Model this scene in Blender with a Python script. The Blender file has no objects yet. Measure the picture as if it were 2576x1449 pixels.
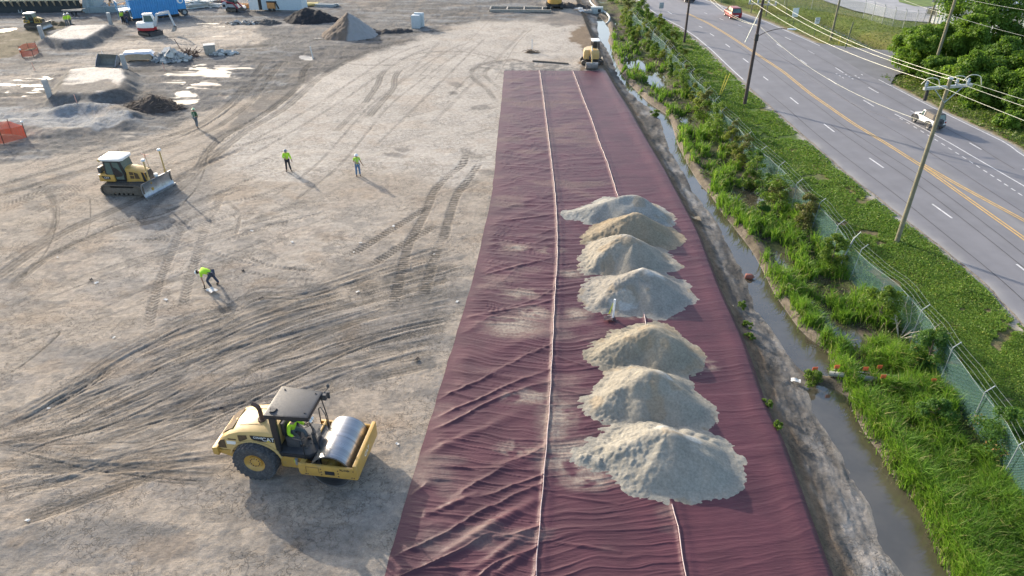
import bpy, bmesh, math, random
import numpy as np
from mathutils import Vector, Matrix, Euler
R = math.radians
rnd = random.Random(11)
S = bpy.context.scene
COL = S.collection
PI = math.pi

# ------------------------------------------------------------------ view model (metres, camera over the origin)
VW, VH, VF, VT, CH = 2576., 1449., 0.688*2576., R(32.3), 21.0
def G(px, py, z=0.):
    u = (px-VW/2)/VF; v = (VH/2-py)/VF
    t = (z-CH)/(-math.sin(VT)+v*math.cos(VT))
    return u*t, (math.cos(VT)+v*math.sin(VT))*t
def PJ(x, y, z):
    dz = z-CH
    fw = y*math.cos(VT)-dz*math.sin(VT); up = y*math.sin(VT)+dz*math.cos(VT)
    return VW/2+VF*x/fw, VH/2-VF*up/fw

# ------------------------------------------------------------------ numpy noise
_rs = np.random.RandomState(5)
_T = _rs.rand(256, 256)
def vn(x, y, s=0):
    xi = np.floor(x).astype(int); yi = np.floor(y).astype(int)
    fx = x-xi; fy = y-yi
    fx = fx*fx*(3-2*fx); fy = fy*fy*(3-2*fy)
    xi = xi+s*37; yi = yi+s*91
    a = _T[xi & 255, yi & 255]; b = _T[(xi+1) & 255, yi & 255]
    c = _T[xi & 255, (yi+1) & 255]; d = _T[(xi+1) & 255, (yi+1) & 255]
    return (a*(1-fx)+b*fx)*(1-fy)+(c*(1-fx)+d*fx)*fy
def fbm(x, y, o=4, s=0, g=.5):
    v = 0; a = 1; t = 0
    for i in range(o):
        v = v+a*vn(x, y, s+i*3); t += a; a *= g
        x, y = 1.9*x*.8+1.9*y*.6+7.3, -1.9*x*.6+1.9*y*.8+3.1
    return v/t
def sst(a, b, x):
    t = np.clip((x-a)/(b-a), 0, 1)
    return t*t*(3-2*t)

# ------------------------------------------------------------------ object helpers
def thing(name, label, cat, loc=(0, 0, 0), rz=0, group=None, rot=None):
    o = bpy.data.objects.new(name, None); COL.objects.link(o)
    o.empty_display_size = .3
    o.location = loc; o.rotation_euler = rot or (0, 0, rz)
    o['label'] = label; o['category'] = cat
    if group: o['group'] = group
    return o
def tag(o, label, cat, group=None):
    o['label'] = label; o['category'] = cat
    if group: o['group'] = group
    return o
def structure(o): o['kind'] = 'structure'; return o
def dup(o, loc=None, rz=None, label=None, group=None, scale=None, parent=None):
    c = o.copy(); COL.objects.link(c)
    if parent: c.parent = parent
    if loc is not None: c.location = loc
    if rz is not None: c.rotation_euler = (0, 0, rz)
    if scale is not None: c.scale = (scale,)*3 if isinstance(scale, (int, float)) else scale
    if label: c['label'] = label
    if group: c['group'] = group
    for ch in list(o.children):
        dup(ch, parent=c)
    return c

def catmull(pts, n=8):
    P = [np.array(p, float) for p in pts]
    if len(P) < 3: 
        return [P[0]+(P[-1]-P[0])*i/n for i in range(n+1)]
    P = [2*P[0]-P[1]]+P+[2*P[-1]-P[-2]]
    out = []
    for i in range(1, len(P)-2):
        a, b, c, d = P[i-1:i+3]
        for k in range(n):
            t = k/n
            out.append(.5*((2*b)+(c-a)*t+(2*a-5*b+4*c-d)*t*t+(3*b-a-3*c+d)*t**3))
    out.append(P[-2])
    return out

class M:
    def __init__(s): s.v = []; s.f = []
    def add(s, vs, fs):
        o = len(s.v); s.v += [tuple(v) for v in vs]; s.f += [tuple(i+o for i in f) for f in fs]; return s
    def bx(s, x0, x1, y0, y1, z0, z1, mt=None):
        vs = [Vector((x, y, z)) for x in (x0, x1) for y in (y0, y1) for z in (z0, z1)]
        if mt: vs = [mt @ v for v in vs]
        return s.add(vs, [(0, 1, 3, 2), (4, 6, 7, 5), (0, 4, 5, 1), (2, 3, 7, 6), (0, 2, 6, 4), (1, 5, 7, 3)])
    def beam(s, a, b, w, h, up=(0, 0, 1)):
        a = Vector(a); b = Vector(b); d = (b-a); L = d.length; d.normalize()
        sd = d.cross(Vector(up))
        if sd.length < 1e-4: sd = d.cross(Vector((0, 1, 0)))
        sd.normalize(); u = sd.cross(d)
        vs = [p+sd*i*w/2+u*j*h/2 for p in (a, b) for i in (-1, 1) for j in (-1, 1)]
        return s.add(vs, [(0, 1, 3, 2), (4, 6, 7, 5), (0, 4, 5, 1), (2, 3, 7, 6), (0, 2, 6, 4), (1, 5, 7, 3)])
    def prism(s, pts, y0, y1, ax='y'):
        n = len(pts)
        f = {'y': lambda a, b, c: (a, c, b), 'x': lambda a, b, c: (c, a, b), 'z': lambda a, b, c: (a, b, c)}[ax]
        vs = [f(a, b, y0) for a, b in pts]+[f(a, b, y1) for a, b in pts]
        return s.add(vs, [tuple(range(n-1, -1, -1)), tuple(range(n, 2*n))]+[(i, (i+1) % n, n+(i+1) % n, n+i) for i in range(n)])
    def cyl(s, a, b, r0, r1=None, n=12, cap=True):
        a = Vector(a); b = Vector(b); r1 = r0 if r1 is None else r1
        d = (b-a).normalized(); e = d.orthogonal().normalized(); g = d.cross(e)
        vs = []
        for p, r in ((a, r0), (b, r1)):
            vs += [p+(e*math.cos(2*PI*i/n)+g*math.sin(2*PI*i/n))*r for i in range(n)]
        fs = [(i, (i+1) % n, n+(i+1) % n, n+i) for i in range(n)]
        if cap: fs += [tuple(range(n-1, -1, -1)), tuple(range(n, 2*n))]
        return s.add(vs, fs)
    def tube(s, pts, r, n=6, r1=None):
        P = [Vector(p) for p in pts]; m = len(P); vs = []; e = None
        for i, p in enumerate(P):
            d = (P[min(i+1, m-1)]-P[max(i-1, 0)]).normalized()
            if e is None: e = d.orthogonal().normalized()
            e = (e-d*e.dot(d)).normalized(); g = d.cross(e)
            rr = r if r1 is None else r+(r1-r)*i/(m-1)
            vs += [p+(e*math.cos(2*PI*k/n)+g*math.sin(2*PI*k/n))*rr for k in range(n)]
        fs = [(i*n+k, i*n+(k+1) % n, (i+1)*n+(k+1) % n, (i+1)*n+k) for i in range(m-1) for k in range(n)]
        fs += [tuple(range(n-1, -1, -1)), tuple(range((m-1)*n, m*n))]
        return s.add(vs, fs)
    def lathe(s, prof, o=(0, 0, 0), ax='y', n=24, closed=False):
        # prof: (radius, along axis)
        o = Vector(o); vs = []
        for r, h in prof:
            for k in range(n):
                c, q = math.cos(2*PI*k/n)*r, math.sin(2*PI*k/n)*r
                vs.append(o+Vector((c, h, q) if ax == 'y' else ((c, q, h) if ax == 'z' else (h, c, q))))
        m = len(prof)
        fs = [(i*n+k, i*n+(k+1) % n, (i+1) % m*n+(k+1) % n, (i+1) % m*n+k) for i in range(m if closed else m-1) for k in range(n)]
        return s.add(vs, fs)
    def ell(s, c, r, nu=12, nv=8, half=False):
        c = Vector(c); vs = []; lo = 0 if half else -PI/2
        for j in range(nv+1):
            t = lo+(PI/2-lo)*j/nv
            for i in range(nu):
                a = 2*PI*i/nu
                vs.append((c.x+r[0]*math.cos(t)*math.cos(a), c.y+r[1]*math.cos(t)*math.sin(a), c.z+r[2]*math.sin(t)))
        return s.add(vs, [(j*nu+i, j*nu+(i+1) % nu, (j+1)*nu+(i+1) % nu, (j+1)*nu+i) for j in range(nv) for i in range(nu)])
    def loft(s, rings, cap=True):
        n = len(rings[0]); vs = [p for r in rings for p in r]
        fs = [(j*n+i, j*n+(i+1) % n, (j+1)*n+(i+1) % n, (j+1)*n+i) for j in range(len(rings)-1) for i in range(n)]
        if cap: fs += [tuple(range(n-1, -1, -1)), tuple(range((len(rings)-1)*n, len(rings)*n))]
        return s.add(vs, fs)
    def poly(s, pts): return s.add(pts, [tuple(range(len(pts)))])
    def build(s, name, mat, parent=None, bev=0, ang=35, label=None):
        me = bpy.data.meshes.new(name)
        me.from_pydata(s.v, [], s.f); me.validate()
        bm = bmesh.new(); bm.from_mesh(me)
        bmesh.ops.remove_doubles(bm, verts=bm.verts, dist=1e-5)
        bmesh.ops.recalc_face_normals(bm, faces=bm.faces)
        if bev:
            es = [e for e in bm.edges if len(e.link_faces) == 2 and e.calc_face_angle(0) > .7]
            bmesh.ops.bevel(bm, geom=es, offset=bev, segments=2, affect='EDGES', profile=.6, clamp_overlap=True)
        bm.to_mesh(me); bm.free()
        me.shade_smooth(); me.set_sharp_from_angle(angle=R(ang))
        if mat: me.materials.append(mat)
        o = bpy.data.objects.new(name, me); COL.objects.link(o)
        if parent: o.parent = parent
        if label: o['label'] = label
        return o

def grid_mesh(name, X, Y, Z, mat, attrs=None, smooth=True, keep=None):
    ny, nx = X.shape
    co = np.stack([X, Y, Z], -1).reshape(-1, 3).astype(np.float32)
    idx = np.arange(ny*nx).reshape(ny, nx)
    q = np.stack([idx[:-1, :-1], idx[:-1, 1:], idx[1:, 1:], idx[1:, :-1]], -1).reshape(-1, 4)
    if keep is not None:
        k = (keep[:-1, :-1] | keep[1:, :-1] | keep[:-1, 1:] | keep[1:, 1:]).reshape(-1); q = q[k]
    return raw_mesh(name, co, q, mat, {k: v.reshape(ny*nx, -1) for k, v in (attrs or {}).items()}, smooth)
def raw_mesh(name, co, q, mat, attrs=None, smooth=False):
    me = bpy.data.meshes.new(name); n = len(co); m = len(q); w = q.shape[1]
    me.vertices.add(n); me.vertices.foreach_set('co', co.astype(np.float32).ravel())
    me.loops.add(m*w); me.loops.foreach_set('vertex_index', q.astype(np.int32).ravel())
    me.polygons.add(m); me.polygons.foreach_set('loop_start', np.arange(0, m*w, w, dtype=np.int32))
    me.update(calc_edges=True)
    for k, a in (attrs or {}).items():
        a = np.asarray(a, np.float32).reshape(n, -1)
        if a.shape[1] == 1:
            at = me.attributes.new(k, 'FLOAT', 'POINT'); at.data.foreach_set('value', a.ravel())
        else:
            at = me.attributes.new(k, 'FLOAT_COLOR', 'POINT')
            at.data.foreach_set('color', np.concatenate([a[:, :3], np.ones((n, 1), np.float32)], 1).ravel())
    me.polygons.foreach_set('use_smooth', np.full(m, smooth))
    if mat: me.materials.append(mat)
    o = bpy.data.objects.new(name, me); COL.objects.link(o)
    return o

# ------------------------------------------------------------------ materials
class NT:
    def __init__(s, name):
        s.m = bpy.data.materials.new(name); s.m.use_nodes = True
        s.t = s.m.node_tree; s.t.nodes.clear()
        s.out = s.n('ShaderNodeOutputMaterial')
    def n(s, ty, **kw):
        nd = s.t.nodes.new(ty)
        for k, v in kw.items():
            if k.startswith('_'): setattr(nd, k[1:], v)
            else: 
                key = int(k[1:]) if k[0] == 'i' and k[1:].isdigit() else k
                nd.inputs[key].default_value = v
        return nd
    def l(s, a, b): s.t.links.new(a, b)
    def mix(s, fac, a, b, mode='MIX'):
        nd = s.n('ShaderNodeMix', _data_type='RGBA', _blend_type=mode)
        for v, i in ((fac, 0), (a, 6), (b, 7)):
            if hasattr(v, 'links'): s.l(v, nd.inputs[i])
            else: nd.inputs[i].default_value = v if i == 0 else (tuple(v)+(1,))[:4]
        return nd.outputs[2]
    def math(s, op, a, b=0., c=None):
        nd = s.n('ShaderNodeMath', _operation=op)
        for v, i in ((a, 0), (b, 1)):
            if hasattr(v, 'links'): s.l(v, nd.inputs[i])
            else: nd.inputs[i].default_value = v
        return nd.outputs[0]
    def ramp(s, f, a, b, va=0., vb=1.):
        nd = s.n('ShaderNodeMapRange', _interpolation_type='SMOOTHSTEP')
        s.l(f, nd.inputs[0])
        for i, v in enumerate((a, b, va, vb)): nd.inputs[i+1].default_value = v
        return nd.outputs[0]
    def noise(s, vec, sc, det=4, rough=.6, dist=0):
        nd = s.n('ShaderNodeTexNoise'); nd.inputs['Scale'].default_value = sc
        nd.inputs['Detail'].default_value = det; nd.inputs['Roughness'].default_value = rough
        nd.inputs['Distortion'].default_value = dist
        if vec is not None: s.l(vec, nd.inputs['Vector'])
        return nd.outputs[0]
    def pos(s, scale=None, coord='Object'):
        v = s.n('ShaderNodeTexCoord').outputs[coord]
        if scale:
            mp = s.n('ShaderNodeMapping'); mp.inputs['Scale'].default_value = scale
            s.l(v, mp.inputs[0]); v = mp.outputs[0]
        return v

def pm(name, col, rough=.55, metal=0, var=.12, sc=4., dirt=0, dcol=(.30, .26, .21), bump=0, bsc=40, coat=0, spec=.5):
    t = NT(name); p = t.pos()
    nz = t.noise(p, sc, 5)
    c = t.mix(t.ramp(nz, .25, .75), tuple(x*(1-var) for x in col), tuple(min(1, x*(1+var)) for x in col))
    b = t.n('ShaderNodeBsdfPrincipled')
    if dirt:
        nd = t.noise(p, sc*2.3, 6, .7)
        c = t.mix(t.ramp(nd, .62-dirt*.35, .80-dirt*.3, 0, min(1, .35+dirt*.5)), c, dcol)
    t.l(c, b.inputs['Base Color'])
    r = t.ramp(t.noise(p, sc*4, 4), .3, .7, max(.02, rough-.1), min(1, rough+.1))
    t.l(r, b.inputs['Roughness'])
    b.inputs['Metallic'].default_value = metal; b.inputs['Coat Weight'].default_value = coat
    b.inputs['Specular IOR Level'].default_value = spec
    if bump:
        bn = t.n('ShaderNodeBump'); bn.inputs['Strength'].default_value = bump; bn.inputs['Distance'].default_value = .02
        t.l(t.noise(p, bsc, 5), bn.inputs['Height']); t.l(bn.outputs[0], b.inputs['Normal'])
    t.l(b.outputs[0], t.out.inputs[0])
    return t.m

def leafmat(name, ca, cb, cc=None, trans=.35, sc=.8):
    t = NT(name)
    a = t.n('ShaderNodeAttribute', _attribute_name='r').outputs['Fac']
    nz = t.noise(t.pos(coord='Object'), sc, 3)
    f = t.math('ADD', t.math('MULTIPLY', a, .6), t.math('MULTIPLY', t.ramp(nz, .3, .7), .45))
    c = t.mix(f, ca, cb)
    if cc: c = t.mix(t.ramp(a, .86, .95), c, cc)
    d = t.n('ShaderNodeBsdfPrincipled', Roughness=.55); t.l(c, d.inputs['Base Color'])
    d.inputs['Specular IOR Level'].default_value = .3
    tr = t.n('ShaderNodeBsdfTranslucent')
    t.l(t.mix(.45, c, (.26, .44, .04), 'MIX'), tr.inputs[0])
    mx = t.n('ShaderNodeMixShader', Fac=trans); t.l(d.outputs[0], mx.inputs[1]); t.l(tr.outputs[0], mx.inputs[2])
    t.l(mx.outputs[0], t.out.inputs[0])
    return t.m
# ------------------------------------------------------------------ plan lines of the place, as x of y
def cv(pts, z=0., far=None):
    W = sorted((G(px, py, z)[::-1] for px, py in pts))
    ys = [w[0] for w in W]; xs = [w[1] for w in W]
    ys = [-80]+ys+[400]; xs = [xs[0]]+xs+[xs[-1] if far is None else far]
    yy = np.linspace(-80, 400, 2401); v = np.interp(yy, ys, xs)
    k = np.ones(7)/7; v = np.convolve(np.pad(v, 3, 'edge'), k, 'valid')
    return lambda y: np.interp(y, yy, v)
tarpL = cv([(1268,178),(1262,250),(1250,362),(1244,427),(1236,497),(1224,552),(1201,657),(1184,724),(1130,900),(1073,1086),(1026,1241),(966,1449)])
tarpR = cv([(1528,182),(1553,225),(1588,282),(1635,362),(1678,432),(1723,517),(1760,587),(1812,724),(1870,850),(1932,1030),(1962,1087),(2007,1207),(2094,1449)], -.12)
seamA = cv([(1358,180),(1368,250),(1375,307),(1382,362),(1388,412),(1395,475),(1399,522),(1402,587),(1402,662),(1397,724),(1390,874),(1384,999),(1378,1086),(1363,1261),(1347,1449)])
seamB = cv([(1442,182),(1468,252),(1488,302),(1508,362),(1528,412),(1553,493),(1620,792),(1624,819),(1685,1255),(1699,1303),(1711,1365),(1722,1449)])
WZ = -.70
watL = cv([(1503,40),(1505,57),(1504,75),(1510,100),(1528,122),(1545,160),(1560,195),(1580,225),(1611,255),(1643,275),(1663,300),(1673,330),(1680,362),(1700,400),(1723,437),(1745,482),(1770,512),(1808,562),(1833,612),(1853,650),(1870,677),(1888,724),(1905,775),(1932,812),(1952,837),(1970,865),(1990,900),(2015,932),(2040,985),(2050,1032),(2067,1065),(2085,1087),(2107,1114),(2127,1152),(2152,1197),(2165,1234),(2197,1247),(2205,1300),(2210,1352),(2232,1374),(2254,1409),(2282,1449)], WZ)
watR = cv([(1504,40),(1528,60),(1534,85),(1529,103),(1539,125),(1549,160),(1568,195),(1596,225),(1627,255),(1658,277),(1680,290),(1690,315),(1703,362),(1728,412),(1758,462),(1788,492),(1813,532),(1853,582),(1888,627),(1915,675),(1947,740),(1982,790),(2012,832),(2052,867),(2092,885),(2085,930),(2107,977),(2140,1007),(2147,1037),(2170,1087),(2195,1119),(2220,1150),(2242,1197),(2265,1227),(2300,1257),(2322,1287),(2330,1324),(2345,1362),(2362,1399),(2384,1449)], WZ)
fenX = cv([(1583,25),(1660,95),(1763,212),(1823,287),(1860,325),(1932,395),(2065,520),(2140,615),(2200,665),(2260,715),(2330,800),(2405,885),(2480,990),(2540,1085),(2576,1150)], 1.5)
roadL = cv([(1614,12),(1654,40),(1710,69),(1747,94),(1785,126),(1842,181),(1932,262),(2047,362),(2132,437),(2259,537),(2432,672),(2490,724),(2576,817)], 0, 12)
roadR = cv([(1776,0),(1932,55),(2072,117),(2197,190),(2357,272),(2544,362),(2576,387)], 0, 24)
yelX = cv([(1690,16),(1733,38),(1780,60),(1835,93),(1887,128),(1968,182),(2039,240),(2145,314),(2232,367),(2330,430),(2448,515),(2576,606)], 0, 18)
DIT = [G(*p) for p in [(1840,0),(1937,22),(2005,36),(2072,50),(2132,77),(2182,100),(2222,118)]]
SIDE = [G(*p) for p in [(2090,160),(2180,152),(2265,147),(2420,140),(2900,140)]]
def segdist(x, y, pts):
    d = np.full(np.shape(x), 1e9)
    for (ax, ay), (bx, by) in zip(pts[:-1], pts[1:]):
        L = (bx-ax)**2+(by-ay)**2
        t = np.clip(((x-ax)*(bx-ax)+(y-ay)*(by-ay))/L, 0, 1)
        d = np.minimum(d, np.hypot(x-ax-t*(bx-ax), y-ay-t*(by-ay)))
    return d
def polysd(x, y, pts):
    "signed distance, positive inside"
    d = segdist(x, y, list(pts)+[pts[0]])
    ins = np.zeros(np.shape(x), bool)
    for (ax, ay), (bx, by) in zip(pts, list(pts[1:])+[pts[0]]):
        c = ((ay > y) != (by > y)) & (x < (bx-ax)*(y-ay)/((by-ay) if by != ay else 1e-9)+ax)
        ins ^= c
    return np.where(ins, d, -d)
PAD1 = [G(*p, .9) for p in [(145,231),(230,235),(297,222),(312,192),(305,172),(240,168),(178,173)]]
PAD2 = [G(*p, .8) for p in [(118,93),(165,99),(212,97),(272,62),(225,62),(178,64)]]
BERM1 = [G(*p, .5) for p in [(30,300),(60,301),(100,318),(170,323),(225,312),(260,291),(310,300)]]
BERM2 = [G(*p, .6) for p in [(150,268),(200,258),(270,262),(330,280)]]
ROOTS = G(385, 272); BLACK = G(785, 52); TANP = G(880, 88)
PITS = [(G(785,147), 2.2), (G(500,90), 2.0)]
SWP = [(G(*q_, -.7), r_) for q_, r_ in (((1640,190),1.1),((1612,158),1.2),((1655,212),1.),((1862,488),1.0),((1888,515),.9),((2052,775),.8),((2130,858),.8),((2235,962),.7),((1725,300),.7),((1975,655),.6))]
DAM = G(2060, 952, -.5)[1]

def terr(x, y):
    x = np.asarray(x, float); y = np.asarray(y, float)
    tr, wl, wr, fe, rl, rr = tarpR(y), watL(y), watR(y), fenX(y), roadL(y), roadR(y)
    z = .10*(fbm(x*.12, y*.12, 3, 2)-.5)*sst(-8, -25, x)
    t = (x-tr+.25)/np.maximum(wl-tr+.25, .3)
    zb = -(.26*sst(0, .22, t)+.46*np.clip(t, 0, 1))
    zb = zb+.16*(fbm(x*1.8, y*1.1, 5, 9)-.5)*sst(.1, .3, t)*sst(1.05, .8, t)
    n = fbm(x*.55, y*.45, 3, 4)
    t2 = (x-wr)
    zs = -.74+.40*sst(-.05, .35, t2)
    sw = -.66+.55*(n-.42)+.02
    zs = zs*(1-sst(.5, 1.3, t2))+sw*sst(.5, 1.3, t2)
    tf = x-fe
    for (a, b), r in SWP: zs = np.where(t2 > .35, zs-.55*np.exp(-((x-a)**2+((y-b)/1.6)**2)/r**2), zs)
    up = sst(-1.1, .2, tf)
    zs = zs*(1-up)+(-.38)*up
    tv = np.clip((x-fe)/np.maximum(rl-fe, .5), 0, 1)
    zs = np.where(x > fe+.2, -.38+.36*tv+.05*(fbm(x*.8, y*.8, 3, 6)-.5)*(1-tv), zs)
    inw = np.minimum(x-wl, wr-x)
    zw = WZ-.02-.28*sst(0, .3, inw)
    zr = np.where(x < wl, zb, np.where(x < wr, zw, zs))
    dam = np.exp(-((y-DAM+.35*(x-15))/.55)**2)*sst(13.6, 14.6, x)*sst(19.5, 18, x)
    zr = np.where(x > tr, np.maximum(zr, zr*(1-dam)+dam*(-.45)), zr)
    z = np.where(x > tr-.25, np.minimum(zr, 0.02), z)
    # road bed and beyond
    onr = (x > rl-.1)
    zz = -.06-.10*sst(0, 3, x-rr)
    zz = zz-.75*np.exp(-(segdist(x, y, DIT)/1.3)**2)*sst(0, 2.5, x-rr)+.25*(fbm(x*.1, y*.1, 2, 8)-.5)*sst(2, 8, x-rr)
    z = np.where(onr, zz, z)
    L = x < tr-1
    for pad, h in ((PAD1, .9), (PAD2, .8)):
        d = polysd(x+.5*(fbm(x*.7, y*.7, 3, 3)-.5), y, pad)
        z = np.where(L, z+h*sst(-1.7, .15, d), z)
    for b, h, w in ((BERM1, .36, 1.2), (BERM2, .6, 1.0)):
        d = segdist(x, y, b)
        z = np.where(L, z+h*np.exp(-(d/w)**2), z)
    for (a, b), r in PITS:
        z = np.where(L, z-.22*np.exp(-(((x-a)/1.6)**2+(y-b)**2)/r**2), z)
    z = np.where(L, z-.45*sst(0, 1.2, polysd(x, y, [G(*p) for p in [(-60,34),(205,30),(205,8),(-60,8)]])), z)
    return z
def H(x, y): return float(terr(np.array([x]), np.array([y]))[0])
def at(px, py, dz=0.):
    z = 0.
    for _ in range(4):
        x, y = G(px, py, z); z = .5*z+.5*H(x, y)
    x, y = G(px, py, z)
    return Vector((x, y, z+dz))

# ------------------------------------------------------------------ ground sheet: vertices thin out with distance
pxs = np.concatenate([[-60000, -9000, -3000, -1200, -600, -250], np.arange(-70, 2650, 2.5), [2700, 2900, 3300, 4200, 6000, 12000, 62000]])
pys = np.concatenate([[-392, -380, -350, -300, -220, -150, -100, -70, -50], np.arange(-40, 1500, 2.1), [1520, 1560, 1640, 1800, 2100, 2700]])[::-1]
PX, PY = np.meshgrid(pxs, pys)
u = (PX-VW/2)/VF; v = (VH/2-PY)/VF
tt = -CH/(-math.sin(VT)+v*math.cos(VT))
GX = u*tt; GY = (math.cos(VT)+v*math.sin(VT))*tt
GX = np.concatenate([GX[:1]*3, GX]); GY = np.concatenate([GY[:1]*0-60, GY]); PX = np.concatenate([PX[:1], PX]); PY = np.concatenate([PY[:1]+900, PY])
GZ = terr(GX, GY)
tr_, tl_, wl_, wr_, fe_, rl_, rr_ = [f(GY) for f in (tarpR, tarpL, watL, watR, fenX, roadL, roadR)]
site = (GX < tr_-.2)
# base soil: soil colours (albedo)
def col(*c): return np.array(c)
SAND, SANDL, GREY, DARK, BLUE, BROWN, OLIVE = col(.325,.278,.226), col(.43,.39,.34), col(.19,.182,.172), col(.085,.078,.072), col(.295,.305,.31), col(.17,.125,.085), col(.095,.08,.047)
C = np.ones(GX.shape+(3,))*SAND
wet = np.zeros(GX.shape)
def paint(m, c, a=1.):
    global C
    m = (np.clip(m, 0, 1)*a)[..., None]; C = C*(1-m)+np.asarray(c)*m
wx = PX+70*(fbm(GX*.25, GY*.25, 4, 21)-.5)+26*(fbm(GX*1.1, GY*1.1, 3, 22)-.5)
wy = PY+(fbm(GX*.25, GY*.25, 4, 23)-.5)*(10+PY*.05)+(fbm(GX*1.1, GY*1.1, 3, 24)-.5)*(5+PY*.02)
def area(pts, soft, ysc=2.2):
    return sst(-soft, soft, polysd(wx, wy*ysc, [(a, b*ysc) for a, b in pts]))
n1 = fbm(GX*.16, GY*.22, 4, 31); n2 = fbm(GX*.6, GY*.9, 5, 32); n3 = fbm(GX*2.2, GY*2.6, 4, 33); ns = fbm(GX*.25, GY*1.3, 5, 34)
# pale graded pad in the middle distance, far glare and haze painted in
paint(area([(1140,60),(1445,40),(1490,175),(1268,186),(1262,420),(1150,470),(900,420),(700,470),(560,420),(620,300),(760,225),(850,160),(1010,105)], 40), SANDL, .85)
paint(area([(250,560),(700,480),(1000,520),(900,640),(600,700),(200,740)], 80), SANDL, .35)
# grey mud of the far yard
yard = area([(-300,-60),(1385,-60),(1385,42),(1130,62),(1010,103),(850,160),(760,215),(560,262),(480,290),(350,345),(130,400),(-300,440)], 16)
paint(yard, GREY*.62+.03*BLUE, 1)
paint(yard*sst(.45, .62, ns), BLUE*.72, .7)
paint(yard*sst(.57, .45, n2)*sst(.64, .5, n1), DARK*1.4, .75)
paint(area([(330,70),(480,52),(640,62),(700,85),(640,110),(480,125),(330,128),(150,120),(200,110),(330,100)], 14), SAND*1.35, .85)
paint(area([(160,145),(420,110),(620,118),(560,135),(300,165),(60,230),(0,220),(0,190)], 12), SAND*.95+.05*BLUE, .6)
paint(area([(640,60),(860,40),(1060,60),(1060,100),(830,140),(700,120)], 12), GREY*.8, .8)
paint(area([(-60,72),(60,78),(165,57),(130,84),(62,135),(0,152),(-60,170)], 6), OLIVE, 1)
paint(area([(-40,268),(140,262),(250,255),(345,283),(300,310),(240,330),(120,332),(-40,312)], 9), BLUE*.82, 1)
paint(area([(-40,300),(60,330),(250,332),(400,300),(330,345),(120,372),(-40,395)], 14), GREY*.75, .6)
for pad in (PAD1, PAD2):
    d = polysd(GX+.6*(n2-.5), GY, pad)
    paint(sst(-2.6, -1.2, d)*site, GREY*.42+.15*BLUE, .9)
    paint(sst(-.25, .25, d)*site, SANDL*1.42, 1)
paint(area([(85,200),(180,172),(150,235),(110,262),(60,270),(0,260)], 14), DARK*1.6, .6)
paint(area([(150,236),(235,238),(300,226),(318,250),(250,262),(165,258)], 5), DARK*1.1, .8)
paint(area([(310,240),(400,228),(480,270),(460,290),(330,296),(270,280)], 9), DARK*1.25, .85)
paint(area([(380,160),(600,150),(610,135),(640,150),(560,178),(430,182)], 10), GREY*.75, .8)
paint(area([(700,152),(760,130),(900,112),(1060,92),(1000,118),(860,155),(800,196),(740,240),(670,285),(600,318),(560,350),(530,352),(590,300),(660,250),(715,215),(745,185),(680,165)], 6), DARK*1.5, .8)
paint(area([(0,455),(120,425),(240,415),(170,470),(120,530),(0,545)], 25)*sst(.35, .6, n2), GREY*.8, .75)
paint(area([(225,480),(440,455),(540,400),(520,520),(420,640),(300,570)], 18), GREY*1.05, .55)
# strip along the ditch where the machine digs, and the far end of the pad
paint(area([(1448,52),(1482,48),(1498,100),(1532,172),(1462,176),(1456,110)], 5), BROWN*1.1, 1)
paint(area([(1385,40),(1500,30),(1500,60),(1446,58),(1390,66),(1345,52)], 8), DARK*1.7, .85)
paint(area([(1180,168),(1290,150),(1470,160),(1530,176),(1270,184)], 6)*sst(.35,.6,n3), GREY*.8, .8)
# big pale and dark patchiness everywhere on the site
C *= (1+.22*(n1-.5)+.22*(n2-.5)+.16*(n3-.5))[..., None]
paint(sst(.58, .74, n2)*site*sst(200, 500, PY), SAND*.66, .5)
paint(sst(.6, .75, fbm(GX*.35, GY*.5, 4, 41))*site, SAND*1.05+[.02, 0, -.01], .35)
paint(sst(.48,.62,fbm(GX*.30+.2*GY, GY*.75, 4, 45))*site*sst(480, 800, PY), GREY*.85+[0,.004,.012], .40)
paint(sst(.55,.66,fbm(GX*.9, GY*1.2, 4, 46))*site*sst(380, 600, PY), GREY*.70, .4)
for q_ in ([(-40,1330),(140,1310),(330,1290),(480,1300),(420,1330),(200,1350),(-40,1385)], [(-40,1235),(160,1222),(360,1232),(300,1262),(60,1275),(-40,1268)], [(640,1330),(800,1310),(930,1340),(900,1400),(700,1420)], [(1010,760),(1150,690),(1180,720),(1120,830),(1090,940),(1040,900)]): paint(area(q_, 16)*sst(.35, .6, n2), GREY*.78, .6)
brown = sst(.60, .78, fbm(GX*.5, GY*.8, 4, 43))*site*sst(300, 450, PY); paint(brown, BROWN*1.5, .35)
e_ = ((wx-530)/150)**2+((wy-205)/62)**2; paint(sst(1.2, .6, e_)*yard*sst(.36, .56, fbm(GX*.5, GY*.8, 5, 47)), np.array([.085, .088, .095]), .8)
e_ = ((wx-620)/110)**2+((wy-165)/22)**2; paint(sst(1.2, .6, e_)*yard*sst(.34, .54, fbm(GX*.5, GY*1., 5, 48)), np.array([.085, .088, .095]), .7)
for cx_, cy_, rx_, ry_ in ((1135, 212, 26, 7), (1140, 236, 14, 5), (1215, 268, 20, 5), (1010, 375, 30, 7), (985, 395, 30, 9), (440, 560, 26, 8), (160, 655, 40, 9), (240, 705, 26, 9), (1230, 435, 30, 8), (1140, 745, 40, 12)):
    e_ = ((wx-cx_)/rx_)**2+((wy-cy_)/ry_)**2; paint(sst(1.3, .3, e_)*sst(.3, .6, n3+.15), DARK*1.6, .65)
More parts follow.
